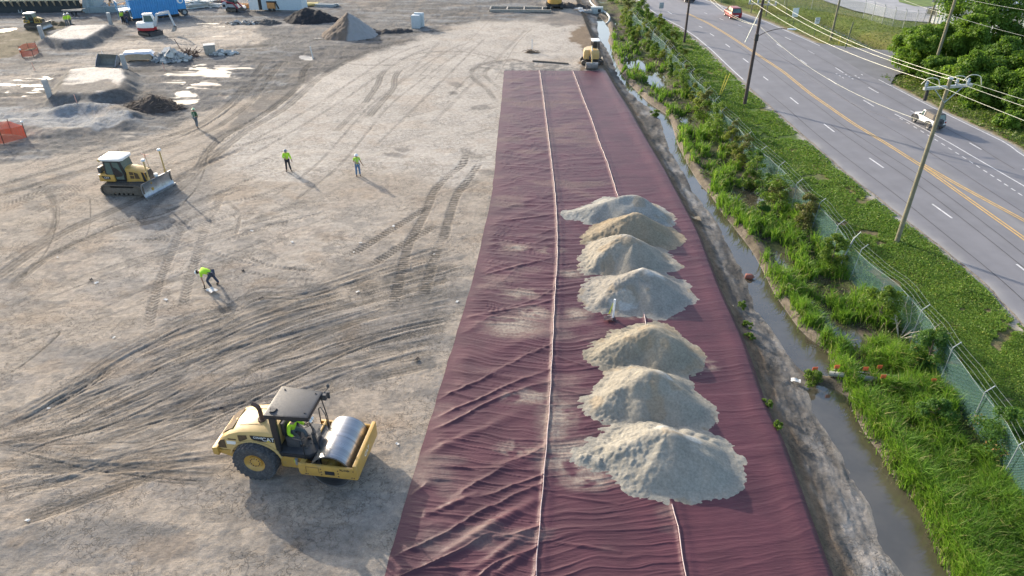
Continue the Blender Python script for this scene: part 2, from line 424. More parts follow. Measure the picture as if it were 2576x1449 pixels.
# mud with standing water
def pool(cx, cy, rx, ry, amt=1., thr=(.52, .60), se=50):
    e = ((wx-cx)/rx)**2+((wy-cy)/ry)**2
    m = sst(1.15, .6, e)*sst(thr[0], thr[1]+.04, fbm(GX*.55, GY*.75, 6, se, .6)+.22*sst(1, 0, e))*amt
    return m
wet_streak = sst(.36, .56, fbm(GX*.22+.3*GY, GY*2.2, 4, 49))
for a in [(505,195,110,42,1,(.50,.60),51),(470,250,45,22,.9,(.5,.6),52),(545,60,50,6,1,(.25,.4),53),(60,205,90,40,.7,(.55,.66),54),(595,165,55,10,1,(.45,.55),55),(545,90,40,4,.6,(.2,.4),56),
          (786,146,22,5,1,(.05,.1),57),(30,73,36,4,1,(.2,.3),58),(850,100,70,5,.9,(.45,.55),59),(990,92,40,5,.5,(.5,.6),60),(330,330,60,16,.5,(.55,.65),61),(60,155,60,12,.3,(.5,.6),62),(1000,40,120,8,.6,(.5,.6),63),(700,62,60,7,.6,(.5,.6),64),(440,15,120,14,.7,(.5,.6),65)]:
    m = pool(*a)*site*(wet_streak if a[2] > 44 else 1); wet = np.maximum(wet, m)
edge = np.clip(wet*2.5, 0, 1)*(1-wet); paint(edge*yard, DARK*1.3, .6)
paint(wet*sst(.6,1,wet), DARK*1.5, .8)

# ------------------------------------------------------------------ wheel and crawler tracks pressed into the soil
DZ = np.zeros(GX.shape)
damp = np.zeros(GX.shape)
def press(pts, w=.5, depth=.05, dark=.4, kind='rut', gauge=0., n=7, fade=True):
    W = [np.array(G(*p)) for p in pts]
    line = np.array(catmull(W, n))
    dirs = np.gradient(line, axis=0); dirs /= np.linalg.norm(dirs, axis=1)[:, None]+1e-9
    for off in ((-gauge/2, gauge/2) if gauge else (0,)):
        L = line+np.stack([dirs[:, 1], -dirs[:, 0]], 1)*off
        r0 = np.searchsorted(GY[:, 0], L[:, 1].min()-2*w); r1 = np.searchsorted(GY[:, 0], L[:, 1].max()+2*w)
        if r1-r0 < 2: continue
        x = GX[r0:r1]; y = GY[r0:r1]
        best = np.full(x.shape, 9.); ss = np.zeros(x.shape); sd = np.zeros(x.shape); acc = 0; tot = np.linalg.norm(np.diff(L, axis=0), axis=1).sum()
        for a, b in zip(L[:-1], L[1:]):
            ln = np.linalg.norm(b-a); 
            q0 = np.searchsorted(y[:, 0], min(a[1], b[1])-2*w); q1 = np.searchsorted(y[:, 0], max(a[1], b[1])+2*w)
            X = x[q0:q1]; Y = y[q0:q1]
            if X.size == 0 or ln < 1e-6: acc += ln; continue
            t = np.clip(((X-a[0])*(b[0]-a[0])+(Y-a[1])*(b[1]-a[1]))/ln**2, 0, 1)
            dx = X-a[0]-t*(b[0]-a[0]); dy = Y-a[1]-t*(b[1]-a[1]); d = np.hypot(dx, dy)
            k = d < best[q0:q1]
            best[q0:q1] = np.where(k, d, best[q0:q1]); ss[q0:q1] = np.where(k, acc+t*ln, ss[q0:q1])
            sd[q0:q1] = np.where(k, np.sign(dx*(b[1]-a[1])-dy*(b[0]-a[0]))*d, sd[q0:q1])
            acc += ln
        wob = 1+.22*(fbm(x*1.1, y*1.1, 3, 70)-.5)
        t = best/(w/2)/wob
        ins = sst(1.05, .75, t); rim = np.exp(-((t-1.25)/.22)**2)
        br = sst(.18, .62, fbm(x*.55+off, y*.55, 4, 71)+.12)*(.85+.3*fbm(x*.8, y*.8, 3, 72))
        if fade: br = br*sst(0, 1.5, ss)*sst(0, 1.5, tot-ss)
        if kind == 'rut':
            st = .6+.4*sst(-.3, .3, np.sin(sd*38/w*.5))
            DZ[r0:r1] += (-depth*ins+depth*.35*rim)*br*.34
            damp[r0:r1] = np.maximum(damp[r0:r1], dark*ins*br*st*1.25); damp[r0:r1] -= .30*rim*br*dark
        else:
            per = .25 if kind == 'cleat' else .30
            ph = ss+(abs(sd)*.9 if kind == 'chev' else 0)
            bar = sst(-.2, .4, np.sin(2*PI*ph/per))
            DZ[r0:r1] += (-depth*ins*(.2+.8*bar)+.15*depth*rim)*br*.5
            damp[r0:r1] = np.maximum(damp[r0:r1], dark*1.25*ins*br*(.12+.88*bar))
def lane(k, n, x0, y0, x1, y1, bow): return [(x0+(x1-x0)*t, y0+(y1-y0)*t-bow*4*t*(1-t)*(1-.35*t)) for t in np.linspace(0, 1, 7)]
for i in range(20):
    t = i/19; w_ = rnd.choice([.10, .14, .2, .45, .6])
    press(lane(i, 30, -40+rnd.uniform(0, 330)*t, 1085+rnd.uniform(-10, 25), 1195-70*t+rnd.uniform(-15, 15), 590+300*t+rnd.uniform(-15, 15), rnd.uniform(12, 46)), w=w_, depth=.03+.02*(w_ > .3), dark=rnd.uniform(.35, .75) if w_ < .3 else rnd.uniform(.25, .5), n=6)
for i in range(12):
    t = i/11; press(lane(i, 12, -60, 1110+rnd.uniform(0, 200), 620+rnd.uniform(-60, 60), 1000+190*t, rnd.uniform(-10, 15)), w=rnd.choice([.12, .25, .5]), depth=.03, dark=rnd.uniform(.25, .6), n=6)
TW = dict(w=.55, depth=.07, dark=.55)
fan = [[(17,1074),(125,1007),(200,960),(287,900),(375,852),(475,800),(575,777),(644,740),(760,735),(900,690),(1050,650),(1180,612)],
 [(40,1077),(150,1005),(250,940),(375,875),(475,837),(550,812),(644,770),(800,735),(1000,690),(1190,640)],
 [(105,1080),(225,1015),(325,960),(400,910),(500,865),(644,795),(800,755),(960,712),(1170,660)],
 [(182,1082),(275,1032),(425,962),(500,922),(644,850),(800,790),(1000,740),(1160,690)],
 [(275,1080),(425,1035),(525,982),(644,915),(760,880),(900,835),(1080,795),(1150,785)],
 [(350,1075),(475,1050),(644,1010),(760,985),(900,935),(1050,890),(1120,880)],
 [(300,1130),(420,1090),(540,1040),(700,960),(860,880),(1000,830),(1140,800)],
 [(200,1130),(380,1060),(560,960),(720,880),(860,820),(1000,775)],
 [(0,1150),(120,1100),(260,1060),(420,985),(560,905),(700,850),(880,790)],
 [(60,1060),(190,985),(300,915),(420,850),(520,812)],
 [(0,1240),(150,1215),(300,1160),(470,1130),(540,1115)],[(0,1330),(180,1270),(330,1215),(520,1160)],
 [(0,1120),(200,1170),(420,1200),(560,1205)],[(0,1185),(200,1180),(420,1170),(560,1150)],
 [(760,1000),(900,960),(1050,925),(1120,910)],[(640,955),(800,905),(960,860),(1150,820)]]
for i, p in enumerate(fan):
    press(p, **{**TW, 'w': .40+.30*((i*7) % 5)/4, 'depth': .04+.04*((i*3) % 4)/3, 'dark': .40+.25*((i*5) % 4)/3})
    if i % 3 == 0: press([(a+3, b+5) for a, b in p], w=.10, depth=.04, dark=.75)
    press([(a-12+30*k/len(p), b-9-(i % 2)*5-8*k/len(p)) for k, (a, b) in enumerate(p)], w=.22, depth=.03, dark=.4)
for p in fan[:9:2]: press([(a+7, b+13) for a, b in p], w=.16, depth=.05, dark=.8)
for i in range(34):   # faint lanes running the same way
    y0 = 700+rnd.random()*470; x0 = rnd.uniform(60, 420); L = rnd.uniform(300, 700); sl = -(.30+rnd.random()*.16)
    press([(x0+L*k/4, y0+sl*L*k/4*(1-.10*k/4)) for k in range(5)], w=rnd.choice([.12, .2, .35, .6]), depth=.02, dark=rnd.uniform(.15, .5))
cl = dict(kind='cleat', w=.66, depth=.05, dark=.95)
press([(1174,375),(1164,412),(1119,450),(1089,487),(1074,525),(1049,575),(1029,612),(1010,680),(985,790)], **cl)
press([(1211,405),(1174,457),(1151,487),(1134,532),(1119,587),(1104,622),(1084,675),(1062,760)], **cl)
press([(1089,512),(1019,557),(969,587),(914,622),(860,650)], **cl); press([(1110,560),(1030,605),(960,650),(900,680)], **cl)
press([(1240,385),(1200,395),(1170,380),(1180,365)], w=.9, depth=.04, dark=.5)
press([(1235,440),(1170,470),(1120,495)], w=.8, depth=.04, dark=.4)
press([(974,172),(959,190),(951,212),(931,242),(916,262),(876,300),(844,332)], w=.75, depth=.03, dark=.55)
press([(1009,172),(994,195),(991,220),(971,245),(954,265),(924,300)], w=.75, depth=.03, dark=.55)
press([(994,155),(1044,137),(1094,130),(1169,131),(1231,142),(1262,156)], w=.28, depth=.03, dark=.5)
press([(1030,153),(1080,139),(1144,136),(1194,141),(1228,151)], w=.28, depth=.03, dark=.5)
press([(1250,150),(1206,165),(1186,180),(1194,200),(1226,225),(1251,262)], w=.6, depth=.03, dark=.55)
press([(1262,160),(1234,170),(1219,185),(1231,200),(1261,225)], w=.55, depth=.03, dark=.5)
press([(1010,163),(940,164),(860,160),(800,168),(700,150)], w=.35, depth=.05, dark=.5)
press([(1330,0+160),(1290,150),(1240,158),(1180,165)], w=.4, depth=.05, dark=.5)
press([(790,150),(764,180),(754,212),(706,257),(644,300),(560,345),(522,385),(490,440),(420,500)], w=.8, depth=.07, dark=.6)
press([(1060,96),(960,118),(880,150),(800,200),(720,270),(620,330),(500,420),(350,500),(150,590),(-40,720)], w=.9, depth=.06, dark=.5)
press([(690,152),(640,215),(600,262),(520,318),(400,362),(250,405),(100,450),(-40,490)], w=.7, depth=.06, dark=.5, gauge=1.9)
press([(1090,110),(1010,140),(930,190),(850,245),(760,300),(600,392)], w=.4, depth=.03, dark=.35, gauge=1.8)
press([(1180,110),(1110,150),(1040,200),(960,262),(900,330),(820,420),(700,510)], w=.3, depth=.025, dark=.35, gauge=1.8)
press([(1340,70),(1300,110),(1270,160),(1240,210)], w=.12, depth=.02, dark=.4); press([(1190,90),(1120,130),(1040,205)], w=.12, depth=.02, dark=.4)
for q in range(5):
    press([(720-q*12,150+q*6),(660-q*12,190+q*9),(620-q*10,240+q*8),(560-q*16,290+q*9),(470-q*25,345+q*8)], w=.2, depth=.04, dark=.5)
for q in range(7):
    press([(560+q*22,66+q*4),(640+q*22,80+q*3),(690+q*16,92+q*2),(650+q*8,106+q*3),(540,118+q*3),(380,124+q*3)], w=.2, depth=.04, dark=.45)
press([(35,717),(100,657),(212,600),(300,562),(425,532),(487,482),(515,425),(528,380),(590,330),(690,265)], w=.16, depth=.05, dark=.8)
press([(10,735),(130,640),(250,588),(420,545),(560,480)], w=.7, depth=.04, dark=.5)
press([(-20,675),(62,625),(130,582),(140,520),(110,470)], w=.5, depth=.04, dark=.45)
press([(137,498),(142,540),(135,590),(110,640),(85,665)], w=.12, depth=.04, dark=.7); press([(225,490),(228,535),(222,580),(205,610)], w=.1, depth=.04, dark=.6)
press([(560,480),(540,530),(515,580),(497,640),(480,690),(468,740),(455,790)], kind='chev', w=.6, depth=.05, dark=.5)
press([(475,540),(450,590),(425,650),(400,712),(380,790),(372,850)], kind='chev', w=.6, depth=.05, dark=.5)
press([(560,495),(600,535),(598,570),(585,610)], w=.3, depth=.03, dark=.45)
press([(0,890),(100,850),(150,838),(75,905),(0,955)], w=.14, depth=.04, dark=.75); press([(0,858),(80,845),(140,838)], w=.35, depth=.04, dark=.55)
press([(250,823),(320,806),(372,800)], w=.15, depth=.04, dark=.6)
press([(200,612),(420,605),(640,666),(810,680)], kind='chev', w=.3, depth=.05, dark=.4)
press([(600,640),(700,672),(830,684)], kind='chev', w=.32, depth=.06, dark=.6); press([(580,670),(700,700),(840,704)], kind='chev', w=.32, depth=.06, dark=.6)
press([(250,470),(120,480),(0,530)], kind='chev', w=1.3, depth=.05, dark=.5)
for k in range(8):
    press([(560+k*9,390-k*3),(480+k*6,430-k*2),(420,470+k*3),(330,520+k*9)], kind='chev', w=.5, depth=.05, dark=.4)
for k in range(26):   # dozer passes on the left side
    x0 = rnd.uniform(-50, 500); y0 = rnd.uniform(380, 640); L = rnd.uniform(150, 420); sl = -rnd.uniform(.25, .6)
    press([(x0+L*j/4, y0+sl*L*j/4+rnd.uniform(-8, 8)) for j in range(5)], w=rnd.choice([.5, .6, .18]), depth=.04, dark=rnd.uniform(.2, .45), kind=rnd.choice(['cleat', 'chev', 'rut']), n=4)
for k in range(22):   # light streaks on the pale pad
    x0 = rnd.uniform(780, 1200); y0 = rnd.uniform(110, 400); L = rnd.uniform(60, 260); sl = rnd.choice([-.8, -1.2, -.6, -2.])
    press([(x0, y0), (x0+L*.5, y0+sl*L*.5*.5), (x0+L, y0+sl*L*.5)], w=rnd.choice([.12, .3, .5]), depth=.02, dark=rnd.uniform(.15, .4), n=5)
press([(520,795),(575,777),(620,775)], w=.9, depth=.16, dark=1.0); press([(430,850),(470,838),(500,818)], w=.5, depth=.1, dark=.9)
press([(850,90),(930,100),(1010,92)], w=1.2, depth=.1, dark=.9)
yd = [( [(0,150+q*16),(150,140+q*12),(330,122+q*8),(480,118+q*4)], .4) for q in range(5)]
for p, d in yd: press(p, w=.5, depth=.05, dark=d)
for k in range(30):
    x0 = rnd.uniform(-40, 1000); y0 = rnd.uniform(20, 240)*(1-x0/1800); L = rnd.uniform(80, 300); 
    press([(x0+L*j/3, y0+rnd.uniform(-4, 4)-L*j/3*.06) for j in range(4)], w=rnd.choice([.4, .7, 1.2]), depth=.08, dark=rnd.uniform(.3, .7), n=4)
damp = np.clip(damp, -.2, 1)*site
C *= (1-.72*np.clip(damp, 0, 1)-.25*np.clip(damp, -.2, 0))[..., None]
C = C*(1-.12*np.clip(damp, 0, 1)[..., None])+np.array([.05, .056, .065])*(.12*np.clip(damp, 0, 1))[..., None]
GZ += DZ*site*np.where(wet > .4, .3, 1)
GZ += site*(.035*(n3-.5)+.05*(n2-.5)+.02*(fbm(GX*6, GY*6, 3, 80)-.5)*sst(300, 700, PY))*(1-wet)
pads_ = np.maximum(sst(-.6, .2, polysd(GX, GY, PAD1)), sst(-.6, .2, polysd(GX, GY, PAD2)))
GZ += yard*site*(1-.8*pads_)*(.20*(ns-.5)+.14*(n3-.5))*(1-wet)
# ------------------------------------------------------------------ right-hand side soils
t = np.clip((GX-tr_)/np.maximum(wl_-tr_, .3), -1, 1)
bank = (GX >= tr_-.3) & (GX <= wl_+.0)
bn = fbm(GX*1.2, GY*.6, 5, 90); bs = fbm(GX*3., GY*1.2, 4, 91)
bc = BROWN[None, None]*(.9+.6*(bs-.5))[..., None]
k = sst(.20, .38, t+.25*(bs-.5))[..., None]
b2 = np.array([.185, .168, .148])[None, None]*(1+1.7*(bn-.5)+.8*(bs-.5))[..., None]+(sst(.55, .75, bn)*.05)[..., None]
b2 = b2*(1-.35*sst(.5, .3, t)*sst(.2, .35, t))[..., None]
bc = bc*(1-k)+b2*k
paleedge = (np.exp(-((t-.93)/.10)**2)*sst(.3, .6, bs))[..., None]; bc = bc*(1-.5*paleedge)+np.array([.30, .27, .225])*.5*paleedge
dpat = (sst(.52, .66, fbm(GX*.9, GY*.5, 4, 92))*sst(.2, .4, t)*.6)[..., None]; bc = bc*(1-dpat)+np.array([.075, .07, .064])*dpat
C = np.where(bank[..., None], bc, C)
rb = (GX > wl_) & (GX < fe_+.3)
mud = (np.array([.10, .083, .06])*(1+1.0*(n2-.5)[..., None]+.8*(n3-.5)[..., None]))
lip = np.exp(-((GX-wr_-.35)/.38)**2)[..., None]
lip = lip*sst(.3, .62, bs+.25*(bn-.3))[..., None]
mud = mud*(1-lip)+lip*np.array([.155, .130, .098])*(1+1.3*(bs-.5)[..., None])
farb = sst(45, 62, GY)[..., None]*sst(1.8, .6, (GX-wr_))[..., None]; mud = mud*(1-farb)+farb*np.array([.165, .138, .105])*(1+.8*(n2-.5)[..., None])
gr = (sst(.42, .56, n2)*sst(.6, 1.4, GX-wr_))[..., None]
mud = mud*(1-gr*.8)+gr*.8*np.array([.065, .085, .022])
C = np.where(rb[..., None], mud, C)
vg = (GX >= fe_+.1) & (GX < rl_+.3)
gn = fbm(GX*.5, GY*.35, 4, 95)
vc = np.array([.085, .140, .028])*(1-sst(.4, .68, gn))[..., None]+np.array([.165, .155, .045])*sst(.4, .68, gn)[..., None]
vc = vc*(.75+.5*n3)[..., None]
baren = (sst(.64, .76, fbm(GX*.7, GY*.7, 4, 96))*sst(60, 40, GY))[..., None]; vc = vc*(1-baren*.8)+baren*.8*np.array([.16, .12, .075])
shl = sst(.95, .25, rl_-GX+.6*(n3-.5))[..., None]; vc = vc*(1-shl)+shl*np.array([.36, .33, .29])
C = np.where(vg[..., None], vc, C)
far = GX >= rl_+.2
fn = fbm(GX*.12, GY*.12, 4, 97)
fc = np.array([.135, .175, .034])*(1-sst(.38, .62, fn))[..., None]+np.array([.20, .20, .05])*sst(.38, .62, fn)[..., None]
dd = segdist(GX, GY, DIT)
fc = fc*(1-np.exp(-((dd-1.0)/.9)**2)*.35)[..., None]
dk = np.exp(-(dd/.7)**2)[..., None]; fc = fc*(1-dk)+dk*np.array([.05, .055, .03])
sh2 = sst(2.6, .3, GX-rr_+1.4*(n2-.5))[..., None]; fc = fc*(1-sh2)+sh2*np.array([.225, .175, .09])
sh3 = sst(.7, .1, GX-rr_+.6*(n3-.5))[..., None]; fc = fc*(1-sh3)+sh3*np.array([.40, .36, .30])
fc = fc*(.85+.3*n3)[..., None]
C = np.where(far[..., None], fc, C)
wet = np.where(rb, np.maximum(wet, sst(.10, -.02, GZ-WZ)*.7), wet)
wet = np.where(far, np.maximum(wet*0, sst(.5, .25, dd)*sst(55, 50, GX)), wet)
GZ += np.where(bank, .10*(bs-.5)*sst(0.02, .2, t)*sst(1., .9, t), 0)+np.where(rb & (GX > wr_+.2), .10*(n3-.5), 0)+np.where(vg, .06*(n3-.5), 0)
under = (GX > tl_-.1) & (GX < tr_-.05) & (GY < G(0, 176)[1])
GZ = np.where(under & (GX > tl_+.15), np.minimum(GZ, 0)-.08, np.where(under, GZ*.3, GZ))
veg = np.where(vg | far, 1., 0.)*1.
gm = NT('soil'); a = gm.n('ShaderNodeAttribute', _attribute_name='Col').outputs['Color']
w_ = gm.n('ShaderNodeAttribute', _attribute_name='wet').outputs['Fac']
p = gm.pos(); ps = gm.pos((1.3, 4.5, 3))
s1 = gm.noise(p, 3.2, 8, .72); s2 = gm.noise(ps, 1.9, 6, .75, .4); s3 = gm.noise(p, 22, 4, .7)
c = gm.mix(1., a, gm.mix(gm.ramp(s1, .28, .72), (.75, .745, .74), (1.20, 1.195, 1.19)), 'MULTIPLY')
c = gm.mix(1., c, gm.mix(gm.ramp(s2, .60, .70), (1, 1, 1), (.62, .60, .58)), 'MULTIPLY')
s4 = gm.noise(gm.pos((2.2, 9, 4)), 1.6, 4, .7, .8)
c = gm.mix(1., c, gm.mix(gm.ramp(s4, .63, .70), (1, 1, 1), (.55, .53, .52)), 'MULTIPLY')
c = gm.mix(1., c, gm.mix(gm.ramp(s3, .3, .7), (.86, .86, .86), (1.12, 1.12, 1.12)), 'MULTIPLY')
vo = gm.n('ShaderNodeTexVoronoi', _feature='DISTANCE_TO_EDGE'); vo.inputs['Scale'].default_value = 2.1
wv = gm.n('ShaderNodeVectorMath', _operation='ADD'); gm.l(p, wv.inputs[0])
nv = gm.n('ShaderNodeTexNoise', Scale=3., Detail=3.); gm.l(p, nv.inputs['Vector']); gm.l(nv.outputs[1], wv.inputs[1]); gm.l(wv.outputs[0], vo.inputs['Vector'])
crk = gm.math('MULTIPLY', gm.ramp(vo.outputs[0], .05, .0), gm.ramp(gm.noise(p, .35, 3), .44, .54))
c = gm.mix(gm.math('MULTIPLY', crk, .55), c, (.06, .052, .045))
b = gm.n('ShaderNodeBsdfPrincipled'); gm.l(c, b.inputs['Base Color'])
gm.l(gm.ramp(w_, .25, .95, .92, .28), b.inputs['Roughness'])
gm.l(gm.ramp(w_, 0, 1, .2, .36), b.inputs['Specular IOR Level'])
h = gm.math('ADD', gm.math('MULTIPLY', s1, .7), gm.math('ADD', gm.math('MULTIPLY', s2, .5), gm.math('MULTIPLY', s3, .22)))
h = gm.math('SUBTRACT', h, gm.math('MULTIPLY', crk, .35))
bu = gm.n('ShaderNodeBump', Distance=.075); gm.l(h, bu.inputs['Height']); gm.l(gm.ramp(w_, .1, .8, .75, .02), bu.inputs['Strength'])
gm.l(bu.outputs[0], b.inputs['Normal']); gm.l(b.outputs[0], gm.out.inputs[0])
GZ[:2] = np.minimum(GZ[:2], 0)-.02
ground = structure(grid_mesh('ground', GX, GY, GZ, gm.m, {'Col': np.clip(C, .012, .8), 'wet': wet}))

# ------------------------------------------------------------------ water in the ditch
wm = NT('ditch_water_mat'); b = wm.n('ShaderNodeBsdfPrincipled', Roughness=.03)
p = wm.pos(); b.inputs['IOR'].default_value = 2.0
wm.l(wm.mix(wm.ramp(wm.noise(p, .5, 4), .3, .7), (.062, .053, .036), (.092, .079, .056)), b.inputs['Base Color'])
bu = wm.n('ShaderNodeBump', Strength=.05, Distance=.02); wm.l(wm.noise(p, 2.2, 3), bu.inputs['Height']); wm.l(bu.outputs[0], b.inputs['Normal'])
wm.l(b.outputs[0], wm.out.inputs[0])
ys = np.linspace(8, 112, 160); yy = np.repeat(ys[:, None], 12, 1); xx = watL(yy)-.5+(fenX(yy)-.35-watL(yy)+.5)*np.linspace(0, 1, 12)[None]
structure(grid_mesh('water', xx, yy, np.full(xx.shape, WZ), wm.m))
# ------------------------------------------------------------------ maroon liner spread over the ground
lt = np.linspace(0, 1, 430)[None]
ly = np.array([G(0, q)[1] for q in np.arange(1520, 178, -1.7)]+[G(0, 178.5)[1]])[:, None]
YY = np.repeat(ly, 430, 1)
xl = tarpL(YY)+.09*(fbm(YY*.9, YY*0, 4, 101)-.5); xr = tarpR(YY)+.05*(fbm(YY*.8, YY*0+3, 3, 102)-.5)
XX = xl+(xr-xl)*lt
YY = YY+.35*(fbm(XX*.6, XX*0+5, 3, 103)-.5)*sst(70, 77.3, YY)
a, b2_ = seamA(YY), seamB(YY)
midp = (XX > a) & (XX < b2_); rgt = XX >= b2_
amp = np.where(XX < a, 1., np.where(midp, .85, .42))*(.95-.15*sst(30, 60, YY))
qx = XX+1.2*(fbm(XX*.3, YY*.3, 3, 104)-.5); qy = YY+.9*(fbm(XX*.35, YY*.5, 3, 105)-.5)+np.where(XX < a, .16, -.14)*(XX-a)
def rid(x, y, s, p=3): return (1-abs(2*vn(x, y, s)-1))**p
wr = .034*rid(qx*.09, qy*1.8, 110, 6)+.034*rid(qx*.18, qy*3.8, 113, 5)+.020*rid(qx*.34, qy*7, 116, 4)+.010*rid(qx*.7, qy*12, 117, 3)
wr = wr*(.35+1.1*fbm(XX*.35, YY*.35, 3, 119))
dg = rid((qx*.80+qy*.6)*.16, (qx*-.6+qy*.80)*1.5, 121, 6)
wr = wr+.055*dg*sst(32, 20, YY)*(XX < a)+.03*dg*(XX < a)
wr = wr+.05*(fbm(XX*.5, YY*.5, 3, 124)-.5)
for p0, p1, hgt, wid in [((1080,1420),(1340,1265),.16,.22),((1180,1445),(1345,1330),.10,.18),((1070,1300),(1200,1245),.07,.12),((1240,1449),(1345,1385),.09,.15),((1380,1245),(1560,1270),.05,.06),((1390,1365),(1560,1390),.06,.07),((980,1440),(1250,1425),.05,.06),((1010,1285),(1330,1320),.05,.06),((1050,1175),(1340,1185),.05,.06),((1400,540),(1250,560),.07,.10),((1240,520),(1400,515),.05,.08),((1190,700),(1390,650),.06,.10),((1180,800),(1380,760),.06,.1),((1400,900),(1480,925),.05,.07),((1395,980),(1500,1000),.05,.06)]:
    A = G(*p0); B = G(*p1); d = segdist(XX+.12*(fbm(XX*1.5, YY*1.5, 2, 130)-.5), YY, [A, B]); tt_ = np.clip(((XX-A[0])*(B[0]-A[0])+(YY-A[1])*(B[1]-A[1]))/((B[0]-A[0])**2+(B[1]-A[1])**2), 0, 1)
    wr = wr+hgt*np.exp(-(d/wid)**2)*np.sin(PI*np.clip(tt_, .12, .88))
edge = sst(-.1, 1.0, XX-xl)
ZZ = np.minimum(terr(XX, YY), 0)+.015+wr*amp*edge
rr2 = sst(1.5, .1, xr-XX); ZZ = ZZ+.07*np.exp(-((xr-XX-.6)/.5)**2)*(.6+.8*fbm(YY*.25, YY*0, 2, 133))   # soft roll above the slope
ZZ = np.where(xr-XX < .3, np.maximum(ZZ, terr(XX, YY)+.03), ZZ)
for s, up in ((seamA, .05), (seamB, .05)):
    d = XX-s(YY); ZZ = ZZ+up*np.exp(-(d/.10)**2)+.035*np.exp(-((d-.22)/.2)**2)
# sand blown and spilled over the liner
dust = np.zeros(XX.shape); dn = fbm(XX*1.3, YY*2.2, 5, 140)
for (px, py), rx, ry in [((1300,625),.8,.5),((1385,632),1.,.5),((1290,820),1.8,1.2),((1345,790),1.2,.8),((1310,740),1.5,.7),((1400,1050),1.,1.3),((1395,1090),.8,.8),((1440,1160),1.6,1.),((1480,1210),1.3,.6),((1450,1135),1.9,.9),((1500,1180),1.5,.9),((1330,1000),1.4,.6),((1440,690),.9,.6),((1455,790),.8,.7),((1450,540),1.6,.3),((1700,1080),1.3,1.),((1300,1130),1.,.5),((1640,800),1.6,.3),((1780,920),.6,.5)]:
    x0, y0 = G(px, py); dust = np.maximum(dust, sst(1.25, .2, np.hypot((XX-x0)/rx, (YY-y0)/ry)+.9*(dn-.5)))
dust = np.clip(.72*dust*sst(.38, .62, dn+.10)+.20*sst(.55, .75, fbm(XX*.4, YY*.8, 4, 144))*(XX < b2_), 0, 1)
tm = NT('maroon_liner_mat'); b = tm.n('ShaderNodeBsdfPrincipled'); p = tm.pos()
dst = tm.n('ShaderNodeAttribute', _attribute_name='dust').outputs['Fac']
c = tm.mix(tm.ramp(tm.noise(p, .45, 5), .3, .7), (.070, .027, .036), (.100, .036, .047))
c = tm.mix(tm.math('MULTIPLY', dst, tm.ramp(tm.noise(p, 7, 5, .7), .25, .7, .35, 1.)), c, (.40, .35, .28))
tm.l(c, b.inputs['Base Color'])
tm.l(tm.ramp(dst, 0, .6, .46, .9), b.inputs['Roughness']); b.inputs['Specular IOR Level'].default_value = .26
bu = tm.n('ShaderNodeBump', Strength=.45, Distance=.03)
tm.l(tm.math('ADD', tm.noise(tm.pos((1, 4, 1)), 3.2, 5, .6), tm.math('MULTIPLY', tm.noise(p, 16, 3), .2)), bu.inputs['Height'])
tm.l(bu.outputs[0], b.inputs['Normal']); tm.l(b.outputs[0], tm.out.inputs[0])
liner = tag(grid_mesh('liner', XX, YY, ZZ, tm.m, {'dust': dust}), 'huge wrinkled maroon plastic sheet laid flat along the ditch under the sand piles', 'liner')
def lz(x, y):
    j = int(np.abs(ly[:, 0]-y).argmin()); i = int(np.abs(XX[j]-x).argmin()); return float(ZZ[j, i])
seam_m = pm('seam_edge_mat', (.42, .31, .30), .5, var=.12)
for s, y0, y1, y2, y3 in ((seamA, 14.8, 77.2, 0, 0), (seamB, 14.8, 18.1, 44, 77.2), ):
    for ya, yb in ((y0, y1), (y2, y3)):
        if yb <= ya: continue
        mm = M(); pts = []
        for y in np.arange(ya, yb, .35):
            x = float(s(y)); pts.append((x+.012*math.sin(y*3.1), y, lz(x, y)+.025+.01*math.sin(y*2)))
        mm.tube(pts, .020, 6); mm.build('seam', seam_m, liner)
mm = M(); pts = []
for y in np.arange(28.9, 30.9, .25): x = float(seamB(y)); pts.append((x, y, lz(x, y)+.02))
mm.tube(pts, .025, 6); mm.build('seam', seam_m, liner)

